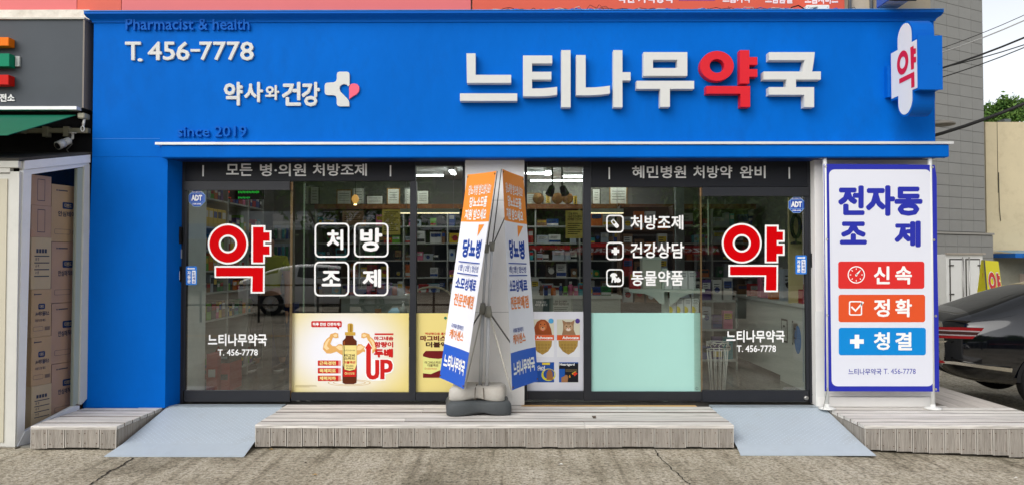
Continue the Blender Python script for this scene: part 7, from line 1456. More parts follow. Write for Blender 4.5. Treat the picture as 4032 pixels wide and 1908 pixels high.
# ------------------------------------------------------------------ litter
LIT = mat('dry_leaf', (170, 140, 90), .8); LIT2 = mat('paper_scrap', (225, 222, 215), .8)
for a, b, s, m, lab, nm, ct in ((1238, 1870, .022, LIT, 'small curled yellow leaf on the concrete below the centre deck', 'fallen_leaf', 'leaf'), (2208, 1829, .020, LIT2, 'white paper scrap on the concrete right of centre', 'paper_scrap', 'litter'), (2362, 1773, .012, LIT2, 'tiny white scrap just in front of the centre deck', 'paper_scrap', 'litter'), (2232, 1764, .012, LIT2, 'tiny white pellet against the centre deck foot', 'paper_scrap', 'litter'),
                             (1066, 1770, .02, LIT, 'brown leaf at the foot of the deck beside the left ramp', 'fallen_leaf', 'leaf'), (1202, 1823, .014, mat('dark_scrap', (60, 50, 42), .9), 'dark scrap on the concrete left of centre', 'scrap', 'litter'), (4000, 1854, .016, LIT2, 'white scrap on the concrete near the right border', 'paper_scrap', 'litter')):
    c = PZ(0)(a, b); c.z = gz(c.x) + .005
    mesh(nm, [c + Vector((-s, 0, .001)), c + Vector((-s * .2, -s * .5, .006)), c + Vector((s, -s * .1, .001)), c + Vector((s * .3, s * .5, .009))], [(0, 1, 2, 3)], m, None, label=lab, category=ct)
c = PZ(DT)(1712, 1573); mesh('fallen_leaf', [c + Vector((-.03, 0, .004)), c + Vector((0, -.02, .02)), c + Vector((.035, 0, .004)), c + Vector((0, .015, .012))], [(0, 1, 2, 3)], LIT, None, label='small dry leaf on the deck left of the banner base', category='leaf')

# ------------------------------------------------------------------ inside the shop
SHM = mat('shelf_grey_laminate', (176, 178, 170), .6, var=.04); SHD = mat('shelf_back_dark', (74, 72, 66), .8); BEAM = mat('brown_beam', (128, 84, 52), .6, var=.1, stretch=(.4, 6, 6))
PCOL = [((34, 74, 150), 'blue'), ((190, 40, 44), 'red'), ((226, 226, 220), 'white'), ((232, 196, 40), 'yellow'), ((40, 130, 70), 'green'), ((230, 120, 40), 'orange'), ((224, 110, 150), 'pink'), ((70, 170, 180), 'teal'), ((40, 42, 48), 'black'), ((150, 110, 76), 'brown'), ((120, 190, 60), 'lime'), ((96, 70, 140), 'purple'), ((190, 200, 210), 'pale grey')]
PM = [mat('carton_%s' % n.replace(' ', '_'), tuple(v * .88 for v in c), .5) for c, n in PCOL]
ORDX = None
ORD = ['first', 'second', 'third', 'fourth', 'fifth', 'sixth', 'seventh', 'eighth', 'ninth', 'tenth', 'eleventh', 'twelfth', 'thirteenth', 'fourteenth', 'fifteenth', 'sixteenth', 'seventeenth', 'eighteenth', 'nineteenth', 'twentieth', 'twenty-first', 'twenty-second', 'twenty-third', 'twenty-fourth', 'twenty-fifth', 'twenty-sixth', 'twenty-seventh', 'twenty-eighth', 'twenty-ninth', 'thirtieth', 'thirty-first', 'thirty-second', 'thirty-third', 'thirty-fourth', 'thirty-fifth', 'thirty-sixth', 'thirty-seventh', 'thirty-eighth', 'thirty-ninth', 'fortieth']
ORDX = ORD
RW = ['top shelf', 'second shelf', 'third shelf', 'fourth shelf', 'fifth shelf', 'sixth shelf']
prd = random.Random(21)
def product(x0, x1, y0, y1, z0, z1, ci, lab, grp='medicine cartons on the shelves', bottle=False, face='y'):
    c = ((x0 + x1) / 2, (y0 + y1) / 2, z0)
    if bottle:
        lab = lab.replace('carton', 'bottle')
        g = root('medicine_bottle', c, lab, 'bottle', grp); r_ = min(x1 - x0, .07) / 2; h_ = z1 - z0
        MB().lathe(c, [(r_, 0), (r_, h_ * .65), (r_ * .5, h_ * .78), (r_ * .5, h_ * .8)], 12).build('bottle_body', PM[ci], g, True)
        MB().lathe((c[0], c[1], z0 + h_ * .805), [(r_ * .55, 0), (r_ * .55, h_ * .18)], 12).build('cap', PM[2], g, True)
        return g
    g = root('medicine_carton', c, lab, 'medicine box', grp); box('carton_body', x0, x1, y0, y1, z0, z1, PM[ci], g)
    oc = prd.choice([2, 2, 8, 3, 1, 0]); oc = oc if oc != ci else 2 if ci != 2 else 0
    h_ = z1 - z0; wv = x1 - x0; k = prd.random()
    if face == 'y':
        if k < .45: box('label_panel', x0 + wv * .08, x1 - wv * .08, y0 - .0015, y0 - .0002, z0 + h_ * .55, z0 + h_ * .85, PM[oc], g)
        elif k < .75: box('label_panel', x0 + .001, x1 - .001, y0 - .0015, y0 - .0002, z0 + h_ * .1, z0 + h_ * .35, PM[oc], g)
        else: shape('label_panel', Fr((x0, y0, z1), (1, 0, 0), (0, 0, -1)), [circ(wv / 2, h_ / 2, min(wv, h_) * .3, n=16)], PM[oc], g, .0004, .0009)
        if wv > .09: shape('print_line', Fr((x0, y0, z1), (1, 0, 0), (0, 0, -1)), [[(wv * .15, h_ * (.2 + .12 * i)), (wv * prd.uniform(.5, .85), h_ * (.2 + .12 * i)), (wv * prd.uniform(.5, .85), h_ * (.24 + .12 * i)), (wv * .15, h_ * (.24 + .12 * i))] for i in range(3)], PM[8 if ci not in (8,) else 2], g, .0022, .0026)
    else:
        box('label_panel', x1 + .0002, x1 + .0015, y0 + (y1 - y0) * .1, y1 - (y1 - y0) * .1, z0 + h_ * .5, z0 + h_ * .85, PM[oc], g)
    return g
# back wall units
YBK = 4.1; bw = .66; XB0 = -2.95
LV = [CZ + .775, CZ + .524, CZ + .27, CZ + .014, CZ - .24, CZ - .49]
BAYN = []
vis = [i for i in range(10)]
for i in vis:
    x0 = XB0 + i * bw; x1 = x0 + bw
    u = root('shelf_unit', ((x0 + x1) / 2, YBK + .2, FLZ), '%s grey shelf bay from the left along the back wall of the shop' % ORD[i], 'shelf', 'shelf bays along the back wall')
    box('side_panel', x0, x0 + .018, YBK, YBK + .42, FLZ, LV[0], SHM, u); box('back_panel', x0 + .02, x1, YBK + .40, YBK + .42, FLZ, LV[0], SHD, u)
    for z in LV[1:]: box('shelf', x0 + .019, x1 - .001, YBK + .01, YBK + .398, z - .018, z, SHM, u)
    box('crown_beam', x0, x1 - .001, YBK - .03, YBK + .42, LV[0], LV[0] + .07, BEAM, u)
    for r_ in range(5):
        z = LV[r_ + 1] + .001; x = x0 + .03; k_ = 0; cname = {}
        while x < x1 - .07:
            wd = prd.choice((.07, .09, .12, .15, .18)); wd = min(wd, x1 - .02 - x); hh = prd.uniform(.08, .21)
            if prd.random() < .26: x += wd * .8; continue
            ci = prd.choice((0, 1, 2, 2, 2, 3, 4, 5, 6, 7, 8, 8, 9, 10, 12, 12, 0)); yy = YBK + prd.uniform(.02, .08)
            product(x, x + wd - .006, yy, yy + .16, z, z + hh, ci, '%s carton, %s from left on the %s, %s back bay' % (PCOL[ci][1], ORD[k_], RW[r_], ORD[i]), bottle=prd.random() < .1 and wd < .1)
            x += wd; k_ += 1
    # framed certificates over the beam
CF = [mat('cert_frame_%d' % i, c, .5) for i, c in enumerate(((120, 124, 118), (70, 64, 58), (150, 110, 50)))]
for k_, (a, b, c_, d) in enumerate(((1190, 727, 1218, 803), (1219, 730, 1258, 803), (1325, 745, 1385, 804), (1388, 735, 1436, 803), (1441, 766, 1510, 804), (1523, 738, 1575, 803), (1592, 737, 1618, 803), (1640, 745, 1690, 803), (2070, 760, 2130, 806), (2135, 748, 2175, 806), (2330, 742, 2365, 806), (2400, 735, 2470, 806))):
    s = PY(YBK + .1); p = s(a, d); q_ = s(c_, b); z0 = LV[0] + .071; hh = q_.z - p.z
    g = root('framed_certificate', ((p.x + q_.x) / 2, YBK + .1, z0), '%s framed certificate from the left on top of the back shelves' % ORD[k_], 'certificate', 'certificates on top of the shelves')
    box('frame', p.x, q_.x, YBK + .1, YBK + .115, z0, z0 + hh, CF[k_ % 3], g); box('paper', p.x + .015, q_.x - .015, YBK + .098, YBK + .0995, z0 + .015, z0 + hh - .015, mat('cert_paper', (200, 204, 188), .7), g)
    shape('print_line', Fr((p.x, YBK + .0975, z0 + hh), (1, 0, 0), (0, 0, -1)), [[(.04, hh * (.25 + .15 * i)), (q_.x - p.x - .04, hh * (.25 + .15 * i)), (q_.x - p.x - .04, hh * (.28 + .15 * i)), (.04, hh * (.28 + .15 * i))] for i in range(4)], mat('print_grey', (120, 120, 112), .7), g, .0, .0004)
# round gongs / trophies and yellow tags in the narrow right window
for k_, (a, w_) in enumerate(((2120, 'left'), (2195, 'middle'), (2235, 'right'))):
    c = PY(YBK + .05)(a, 778); g = root('round_plaque', (c.x, YBK, LV[0] + .071), 'round brown plaque on top of the shelves, %s of three' % w_, 'plaque')
    MB().lathe((c.x, YBK + .05, LV[0] + .16), [(.085, 0), (.085, .015), (.07, .02)], 24, M=Matrix.Rotation(R(90), 3, 'X')).build('disc', mat('bronze_disc', (120, 88, 50), .35, metal=.5), g, True); box('stand', c.x - .04, c.x + .04, YBK + .03, YBK + .07, LV[0] + .0705, LV[0] + .076, BEAM, g)
for k_, (a, b, c_, d, t) in enumerate(((2151, 768, 2164, 800, 'left of two'), (2258, 772, 2272, 804, 'right of two'))):
    g = pbox('yellow_tag', a, b, c_, d, YBK - .05, YBK - .04, mat('tag_yellow', (226, 188, 70), .6), None, label='small yellow tag with black writing hung before the plaques, %s' % t, category='tag')
    text('lettering', '회\n복\n제\n품', PY(YBK - .05), (a + 3, b + 3, c_ - 3, d - 3), BLACK, g, .001, n=4, bold=.02)
# ceiling lamps
LED = mat('led_tube', (250, 252, 255), .4, emit=(250, 252, 255), es=14)
def led(x, y, L_, lab, along='x'):
    g = root('ceiling_light', (x, y, 2.80), lab, 'ceiling light', 'tube lights on the shop ceiling')
    a, b = (L_ / 2, .04) if along == 'x' else (.04, L_ / 2)
    box('housing', x - a, x + a, y - b, y + b, 2.815, 2.859, WPL, g); box('tube', x - a + .01, x + a - .01, y - b + .01, y + b - .01, 2.795, 2.8145, LED, g)
k_ = 0
for (a, b, L_, al, lab) in ((1600, 693, 1.1, 'x', 'tube light seen in the narrow window left of the pillar'), (1782, 681, .45, 'y', 'slanting tube light close to the left side of the white pillar'), (2157, 684, .45, 'y', 'slanting tube light just right of the white pillar'), (2362, 696, 1.1, 'x', 'front tube light in the narrow window right of the pillar'), (2240, 729, 1.3, 'x', 'rear tube light in the narrow window right of the pillar')):
    p = PZ(2.80)(a, b); led(p.x, min(p.y, 4.6), L_, lab, al)
led(-1.7, 1.2, 1.2, 'added tube light above the left door aisle, hidden behind the frame'); led(1.6, 1.3, 1.2, 'added tube light above the right door aisle, hidden behind the frame'); led(0, 3.6, 1.2, 'tube light behind the white pillar, close to the back shelves')  # both door aisle tubes are added out of view to brighten the entrances
# suspended valance with strip light
for a0, a1, lab in ((1575, 1808, 'long pale valance with a warm strip light, seen left of the pillar'), (2304, 2455, 'pale valance with a warm strip light, seen at the right window')):
    p = PY(2.9)(a0, 841); q_ = PY(2.9)(a1, 824); g = root('light_valance', ((p.x + q_.x) / 2, 2.9, p.z), lab, 'light valance'); q_ = PY(2.9)(a1, 822)
    box('board', p.x, q_.x, 2.9, 2.95, p.z + .012, q_.z, mat('valance_green_grey', (170, 184, 170), .5), g); box('strip', p.x, q_.x, 2.9, 2.93, p.z, p.z + .011, mat('warm_strip', (255, 240, 190), .4, emit=(255, 236, 190), es=1.6), g)
    for x in (p.x + .08, q_.x - .08): MB().tube([(x, 2.93, q_.z), (x, 2.93, 2.859)], .004, 5).build('hanger', STEEL, g)
# pendant lamp and its glowing shelf strip
p = PY(2.6)(1399, 785); g = root('pendant_lamp', p, 'small amber pendant lamp behind the left fixed window', 'pendant lamp')
MB().lathe((p.x, 2.6, p.z), [(.012, -.06), (.035, -.035), (.05, 0), (.035, .04), (.015, .06)], 18).build('lamp_shade', mat('amber_glow', (196, 150, 84), .3, emit=(255, 190, 100), es=.5), g, True); MB().tube([(p.x, 2.6, p.z + .06), (p.x, 2.6, 2.859)], .004, 5).build('cord', BLACK, g)
MB().lathe((p.x, 2.6, p.z - .075), [(.018, 0), (.018, .012)], 12).build('bulb', mat('bulb_glow', (255, 230, 170), .3, emit=(255, 220, 150), es=6), g, True)
# spot lamps in the right narrow window
for k_, (a, w_) in enumerate(((2175, 'left'), (2213, 'right'))):
    p = PY(1.6)(a, 735); g = root('spot_lamp', p, 'black track spot lamp, %s of the pair behind the narrow right window' % w_, 'spot lamp'); d_ = Vector((.3 if k_ else -.3, -.3, -.8)).normalized()
    MB().lathe(p, [(.03, 0), (.04, .02), (.05, .11), (.04, .115)], 16, M=d_.to_track_quat('Z', 'Y').to_matrix()).build('lamp_head', BLACK, g, True); MB().tube([p, (p.x, p.y, 2.859)], .01, 6).build('stem', BLACK, g, True)
# counter with notices on its front
CTY = 2.8; zt3 = PY(CTY)(2200, 1162).z; xl3 = -2.25; xr3 = 1.45
CT = root('counter', (0, CTY + .3, FLZ), 'long pale service counter across the middle of the shop', 'counter')
box('counter_body', xl3, xr3, CTY, CTY + .55, FLZ, zt3 - .04, mat('counter_grey_green', (160, 168, 156), .5), CT); box('counter_top', xl3 - .02, xr3 + .02, CTY - .03, CTY + .58, zt3 - .039, zt3, mat('counter_top_pale', (196, 200, 190), .4), CT)
for k_, (a, b, c_, d, col, s, lab) in enumerate(((2098, 1175, 2163, 1232, (80, 104, 104), '건강을 위한\n새로운 솔루션', 'dark green notice on the counter, leftmost in the right narrow window'), (2170, 1172, 2248, 1232, (176, 184, 172), '위와 장이 편해야\n내 몸이 편안해집니다', 'pale notice about a healthy stomach on the counter front'), (2255, 1172, 2325, 1232, (110, 124, 122), None, 'grey green notice at the right on the counter front'))):
    p = PY(CTY)(a, b); q_ = PY(CTY)(c_, d); g = root('counter_notice', ((p.x + q_.x) / 2, CTY, p.z - .42), lab, 'notice')
    box('sheet', p.x, q_.x, CTY - .012, CTY - .002, p.z - .42, p.z, mat('notice_%d' % k_, col, .6), g)
    if s: text('lettering', s, PY(CTY - .013), (a + 8, b + 8, c_ - 8, b + 28), BLACK if k_ == 1 else VWHITE, g, .001, bold=.04, n=4)
    if k_ == 1: shape('print_line', PY(CTY - .013), [[(a + 12, b + 36 + 7 * i), (c_ - 12 - 5 * (i % 2), b + 36 + 7 * i), (c_ - 12 - 5 * (i % 2), b + 38 + 7 * i), (a + 12, b + 38 + 7 * i)] for i in range(3)], BLACK, g, .001, .0014)
x = xl3 + .05; k_ = 0
while x < xr3 - .12:
    wd = prd.choice((.06, .08, .11, .14)); ci = prd.randrange(len(PCOL)); hh = prd.uniform(.07, .24)
    if prd.random() < .82: product(x, x + wd - .01, CTY + .03, CTY + .15, zt3 + .001, zt3 + hh, ci, '%s item, %s from the left along the top of the long counter' % (PCOL[ci][1], ORD[k_]), 'goods on the counter', bottle=prd.random() < .3); k_ += 1
    x += wd
# yellow hanging notices
for (a, b, c_, d, Yn, s, lab) in ((1504, 825, 1576, 924, 2.2, None, 'yellow written notice hanging right of the window syllables'), (2227, 829, 2300, 938, 2.2, '건강을 위하여\n기능성 건강식품이나\n영양제를 드신다면?', 'yellow written notice in the narrow window right of the pillar'), (1348, 830, 1432, 886, 2.6, None, 'brown patterned notice under the pendant lamp')):
    p = PY(Yn)(a, d); q_ = PY(Yn)(c_, b); col = (196, 176, 84) if 'yellow' in lab else (150, 120, 90)
    g = root('hanging_notice', ((p.x + q_.x) / 2, Yn, p.z), lab, 'notice'); box('sheet', p.x, q_.x, Yn, Yn + .004, p.z, q_.z, mat('notice_sheet_%d' % col[0], col, .7), g)
    NI = mat('notice_ink', (60, 50, 30), .7)
    if s: text('lettering', s, PY(Yn), (a + 7, b + 8, c_ - 6, b + 40), NI, g, .001, bold=.02, n=4, align='LEFT')
    y0_ = b + (50 if s else 9); shape('print_line', PY(Yn), [[(a + 8, y0_ + 8 * i), (c_ - 8 - 9 * (i % 3), y0_ + 8 * i), (c_ - 8 - 9 * (i % 3), y0_ + 3 + 8 * i), (a + 8, y0_ + 3 + 8 * i)] for i in range(int((d - 8 - y0_) / 8))], NI, g, .001, .0014)
    for x in (p.x + .02, q_.x - .02): MB().tube([(x, Yn + .002, q_.z), (x, Yn + .002, 2.859)], .0015, 4).build('string', STR, g)
# left side wall shelves behind the left door, goods facing the aisle
XSD = -3.16
for i, (ya, yb) in enumerate(((.56, 1.2), (1.205, 1.85), (1.855, 2.4))):
    u = root('side_shelf_unit', (XSD - .2, (ya + yb) / 2, FLZ), '%s shelf bay from the street along the left side wall' % ORD[i], 'shelf', 'shelf bays along the left wall')
    zz = [FLZ + .12, CZ - .62, CZ - .33, CZ - .10, CZ + .12, CZ + .36, CZ + .66]
    box('side_panel', XSD - .36, XSD, yb - .02, yb, FLZ, CZ + 1.1, SHM, u); box('side_panel', XSD - .36, XSD, ya, ya + .018, FLZ, CZ + 1.1, SHM, u); box('back_panel', XSD - .38, XSD - .361, ya, yb, FLZ, CZ + 1.1, SHD, u)
    for z in zz: box('shelf', XSD - .36, XSD + .005, ya + .019, yb - .021, z - .018, z, SHM, u)
    for r_, z in enumerate(zz):
        y = ya + .03; k_ = 0
        while y < yb - .09:
            wd = prd.choice((.08, .1, .13)); ci = prd.randrange(len(PCOL)); hh = prd.uniform(.09, .19)
            if i == 0 and r_ == 5: ci = 3; wd = .12; hh = .2
            product(XSD - .2, XSD - .02, y, y + wd - .008, z + .001, z + hh, ci, '%s carton, %s from the front, %s from below, %s bay along left wall' % (PCOL[ci][1], ORD[k_], ('lowest shelf', 'second shelf', 'third shelf', 'fourth shelf', 'fifth shelf', 'sixth shelf', 'seventh shelf')[r_], ORD[i]), 'medicine cartons on the side shelves', face='x'); y += wd; k_ += 1
# led ticker reflected green and red text
p = PY(1.2)(860, 750); TK = root('led_ticker', PY(1.2)(935, 782), 'small dark display with red and green glowing characters above the left door', 'display')
q_ = PY(1.2)(1040, 785); box('screen', p.x, q_.x, 1.2, 1.24, q_.z, p.z, BLACK, TK)
for k_, (r_, c) in enumerate((((858, 752, 906, 762), (235, 50, 40)), ((938, 752, 1026, 762), (40, 235, 70)), ((858, 775, 916, 783), (200, 60, 40)), ((938, 775, 990, 783), (40, 235, 90)))):
    a, b, c_, d = r_; n_ = int((c_ - a) / 6)
    shape('glowing_character', PY(1.199), [[(a + 6 * i, b + (i % 3)), (a + 6 * i + 4, b + (i % 3)), (a + 6 * i + 4, d - (i % 2) * 2), (a + 6 * i, d - (i % 2) * 2)] for i in range(n_)], mat('led_%d' % sum(c), c, .5, emit=c, es=.35), TK, .001, .0014)
# peg board with hanging packs
PGY = 2.42; p = PY(PGY)(1072, 1190); q_ = PY(PGY)(1158, 872); PG = root('peg_board', ((p.x + q_.x) / 2, PGY, FLZ), 'pale peg board stand full of hanging packs behind the left door', 'display stand')
box('board', p.x, q_.x, PGY, PGY + .03, p.z, q_.z, mat('peg_board_pale', (168, 170, 156), .7), PG); box('stand_body', p.x, q_.x, PGY, PGY + .25, FLZ, p.z - .002, mat('stand_navy', (36, 52, 96), .6), PG)
hk = 0
for r_ in range(4):
    for c_ in range(5):
        x = p.x + .03 + c_ * (q_.x - p.x - .06) / 4.4; z = q_.z - .05 - r_ * .23; ci = prd.choice((0, 2, 4, 2, 7, 0))
        g = root('hanging_pack', (x, PGY - .03, z - .18), '%s hanging pack, %s in the %s row of the peg board' % (PCOL[ci][1], ORD[c_], ORD[r_]), 'hanging pack', 'packs hanging on the peg board')
        box('card', x, x + .042, PGY - .03, PGY - .027, z - .19, z, PM[12], g); box('pack_body', x + .006, x + .036, PGY - .045, PGY - .0305, z - .17, z - .04, PM[ci], g)
# red packs on the floor behind the left door
for k_, (a, b, c_, d, Yr, m, lab) in enumerate(((812, 1392, 856, 1514, .56, 1, 'red handled gift carton on the floor just inside the left door'), (858, 1428, 905, 1506, .66, 1, 'low red and black pack behind the red gift carton'), (858, 1385, 903, 1426, .66, 8, 'black pack lying on the low red pack'))):
    p = PY(Yr)(a, d); q_ = PY(Yr)(c_, b); g = root('floor_pack', ((p.x + q_.x) / 2, Yr, max(p.z, FLZ)), lab, 'gift box'); z0 = FLZ + .001 if k_ != 2 else PY(.66)(a, 1427).z; zz1 = q_.z
    box('pack_body', p.x, q_.x, Yr, Yr + .35, z0, zz1, PM[m], g); box('label_panel', p.x + .02, q_.x - .02, Yr - .002, Yr - .0005, z0 + (zz1 - z0) * .4, z0 + (zz1 - z0) * .6, PM[2 if k_ == 0 else 8 if k_ == 1 else 12], g)
    if k_ == 0: MB().tube([(p.x + .03, Yr + .17, zz1), ((p.x + q_.x) / 2, Yr + .17, zz1 + .06), (q_.x - .03, Yr + .17, zz1)], .008, 6).build('handle', PM[1], g)
# gondola with white cartons, yellow half discs, seen in the right fixed window
GY = 1.0; p = PY(GY)(2530, 1232); q_ = PY(GY)(2760, 1022)
GO = root('white_display_rack', (PY(GY)(2625, 1300).x, GY + .2, FLZ), 'white curved edge display rack behind the right window', 'display rack')
RK = mat('rack_pale_green', (206, 218, 206), .4)
zs = PY(GY)(2600, 1135).z; xa = PY(GY)(2470, 1135).x; xb = PY(GY)(2765, 1135).x; xm = PY(GY)(2618, 1135).x
box('post', xm - .03, xm + .03, GY, GY + .05, FLZ, PY(GY)(2600, 1055).z, RK, GO); box('shelf', xa, xb, GY - .12, GY + .25, zs - .03, zs, RK, GO)
box('top_cap', PY(GY)(2531, 1015).x, PY(GY)(2608, 1015).x, GY + .02, GY + .22, PY(GY)(2560, 1022).z, PY(GY)(2560, 1010).z, RK, GO); box('top_box', PY(GY)(2528, 1015).x + .01, PY(GY)(2605, 1015).x, GY + .03, GY + .21, zs + .001, PY(GY)(2560, 1022).z - .001, mat('rack_cream', (200, 204, 188), .5), GO)
Fk = Fr((xa, GY - .121, zs), (1, 0, 0), (0, 0, -1)); L3 = xb - xa; mid = xm - xa
shape('curved_bracket', Fk, [[(0.02, 0), (mid - .03, 0), (mid - .03, .17), (mid - .08, .15), (mid - .14, .09), (mid - .24, .05), (.04, .04)]], RK, GO, -.02, 0); shape('curved_bracket', Fk, [[(L3 - .02, 0), (mid + .03, 0), (mid + .03, .17), (mid + .08, .15), (mid + .14, .09), (mid + .24, .05), (L3 - .04, .04)]], RK, GO, -.02, 0)
zl = PY(GY)(2600, 1231).z - .02; box('shelf', xm + .031, xb, GY - .1, GY + .22, zl - .02, zl, RK, GO); box('shelf', xa + .02, xm - .031, GY - .02, GY + .22, zl - .25, zl - .23, RK, GO)
CW = mat('white_carton', (228, 230, 228), .5); CYL = mat('carton_yellow_disc', (232, 208, 40), .5)
def whitebox(a, b, c_, d, lab, disc):
    p = PY(GY - .06)(a, d); q_ = PY(GY - .06)(c_, b); z0 = (zs if not disc else zl) + .001; hh = q_.z - p.z
    g = root('white_medicine_carton', ((p.x + q_.x) / 2, GY - .06, z0), lab, 'medicine box', 'white cartons on the display rack'); box('carton_body', p.x + .002, q_.x - .002, GY - .06, GY + .06, z0, z0 + hh, CW, g); Ff = Fr((p.x, GY - .06, z0 + hh), (1, 0, 0), (0, 0, -1)); w_ = q_.x - p.x
    shape('print_line', Ff, [[(w_ * .2, hh * (.1 + .09 * i)), (w_ * .8, hh * (.1 + .09 * i)), (w_ * .8, hh * (.13 + .09 * i)), (w_ * .2, hh * (.13 + .09 * i))] for i in range(3)], mat('print_slate', (90, 96, 104), .6), g, .0006, .001)
    if disc: shape('yellow_disc', Ff, [[(.004, hh * .45)] + [(.004 + w_ * .5 * math.sin(R(t)), hh * .7 - hh * .25 * math.cos(R(t))) for t in range(0, 181, 15)]], CYL, g, .0006, .001)
for k_ in range(4): whitebox(2617 + k_ * 31, 1045, 2646 + k_ * 31, 1115, 'tall white carton %s from the left on the upper rack shelf' % ORD[k_], False)
for k_ in range(4): whitebox(2634 + k_ * 30, 1163, 2662 + k_ * 30, 1229, 'white carton with yellow half disc, %s from the left on the lower rack shelf' % ORD[k_], True)
for k_, (a, b, c_, d, ci, bt3) in enumerate(((2400, 1040, 2430, 1110, 2, 0), (2434, 1052, 2455, 1110, 9, 0), (2478, 1052, 2520, 1118, 1, 0), (2488, 1028, 2503, 1060, 12, 1))):
    p = PY(GY + .02)(a, d); q_ = PY(GY + .02)(c_, b); hh = q_.z - p.z
    if k_ in (0, 1):
        continue
    product(p.x, q_.x, GY - .02, GY + .06, zs + .001, zs + hh, ci, ('white carton', 'brown carton', 'red and white carton at the left end of the upper rack shelf', 'small bottle behind the red and white carton on the rack')[k_], 'goods on the display rack', bottle=bool(bt3))
# red topped display in the narrow right window
for (a, b, c_, d, lab) in ((2085, 966, 2246, 982, 'red edged shelf strip in the narrow right window'), (2312, 955, 2392, 970, 'red edged shelf strip behind the service icons')):
    p = PY(2.5)(a, d); q_ = PY(2.5)(c_, b); g = box('shelf_strip', p.x, q_.x, 2.5, 2.6, p.z, q_.z, mat('strip_red', (200, 40, 40), .5), None, label=lab, category='shelf strip')
# wire umbrella stand
UX = PY(.5)(2825, 1350); r_ = .107; zt4 = UX.z; z0 = FLZ
UZ = PY(.5)(2825, 1345).z
UM = root('umbrella_stand', (UX.x, .5, FLZ), 'white wire umbrella stand with scrolled rim behind the right door', 'umbrella stand'); WWM = mat('white_wire', (232, 230, 224), .4)
UM.location = (UX.x, .5, FLZ); c = (UX.x, .5)
def ringp(r__, z, n=28): return [(c[0] + r__ * math.cos(2 * math.pi * i / n), c[1] + r__ * math.sin(2 * math.pi * i / n), z) for i in range(n + 1)]
for rr_, z in ((.112, UZ), (.106, UZ - .075), (.07, FLZ + .02)): MB().tube(ringp(rr_, z), .0045, 6, cap=False).build('ring', WWM, UM, True)
for i in range(12): a = 2 * math.pi * i / 12 + .1; MB().tube([(c[0] + .106 * math.cos(a), c[1] + .106 * math.sin(a), UZ - .075), (c[0] + .07 * math.cos(a), c[1] + .07 * math.sin(a), FLZ + .02)], .0042, 6).build('wire_rod', WWM, UM, True)
for i in range(8):
    a0 = 2 * math.pi * i / 8; pts = []
    for t in range(15): th = t / 14 * 4.4; rr_ = .034 * (1 - t / 17); aa = a0 + (rr_ * math.cos(th)) / .11; pts.append((c[0] + .11 * math.cos(aa), c[1] + .11 * math.sin(aa), UZ - .037 + rr_ * math.sin(th)))
    MB().tube(pts, .003, 5).build('scroll', WWM, UM, True)
MB().lathe((c[0], c[1], FLZ + .0), [(.07, .0), (.07, .01)], 20).build('base', WWM, UM)
# right side: low white cabinets with goods
CAB = root('white_cabinet', (3.4, 2.0, FLZ), 'white cabinet run with dark recycling signs along the right wall', 'cabinet')
zc1 = FLZ + .87; XC = 3.08
CWT = mat('cabinet_white', (196, 202, 194), .5)
for k_, (ya, yb) in enumerate(((.6, 1.42), (1.425, 2.25), (2.255, 3.1))): box('cabinet_body', XC, 3.7, ya, yb, FLZ + (.0 if k_ == 0 else .06), zc1, CWT, CAB)
box('cabinet_top', XC - .03, 3.74, .58, 3.12, zc1 + .001, zc1 + .035, mat('cabinet_top_white', (214, 218, 212), .4), CAB)
fp = Fr((XC - .001, 1.42, zc1), (0, -1, 0), (0, 0, -1))
for a in (.06, .40):
    shape('recycling_sign', fp, [rrect(a, .16, a + .20, .42, .01)], BLACK, CAB, .002, .004); shape('sign_face', fp, [rrect(a + .02, .18, a + .18, .40, .01)], CWT, CAB, .0045, .005); shape('sign_mark', fp, [rrect(a + .06, .23, a + .14, .35, .01), rrect(a + .075, .25, a + .125, .335, .008)], BLACK, CAB, .006, .0065)
PO = root('round_poster', (XC - .01, .85, FLZ + .35), 'white leaflet with a blue oval on the near end of the white cabinet', 'poster')
FQ = Fr((XC - .004, .98, FLZ + .72), (0, -1, 0), (0, 0, -1)); shape('sheet', FQ, [[(0, 0), (.28, 0), (.28, .42), (0, .42)]], mat('notice_pale', (206, 210, 206), .6), PO, .0, .002); shape('blue_oval', FQ, [circ(.14, .2, .1, .15, 24)], mat('oval_blue', (40, 120, 190), .5), PO, .003, .0035)
k_ = 0
for yy in (.75, 1.05, 1.35, 1.75, 2.15, 2.6):
    for xx in (3.1, 3.28, 3.46):
        ci = prd.choice((1, 5, 2, 9, 8, 12, 1, 6)); hh = prd.uniform(.12, .42); product(xx, xx + .13, yy, yy + .14, zc1 + .036, zc1 + .036 + hh, ci, '%s goods carton, %s from the left, %s row on the white cabinet' % (PCOL[ci][1], ORD[k_ % 3], ORD[k_ // 3]), 'goods on the white cabinet', bottle=prd.random() < .15, face='x' if False else 'y'); k_ += 1
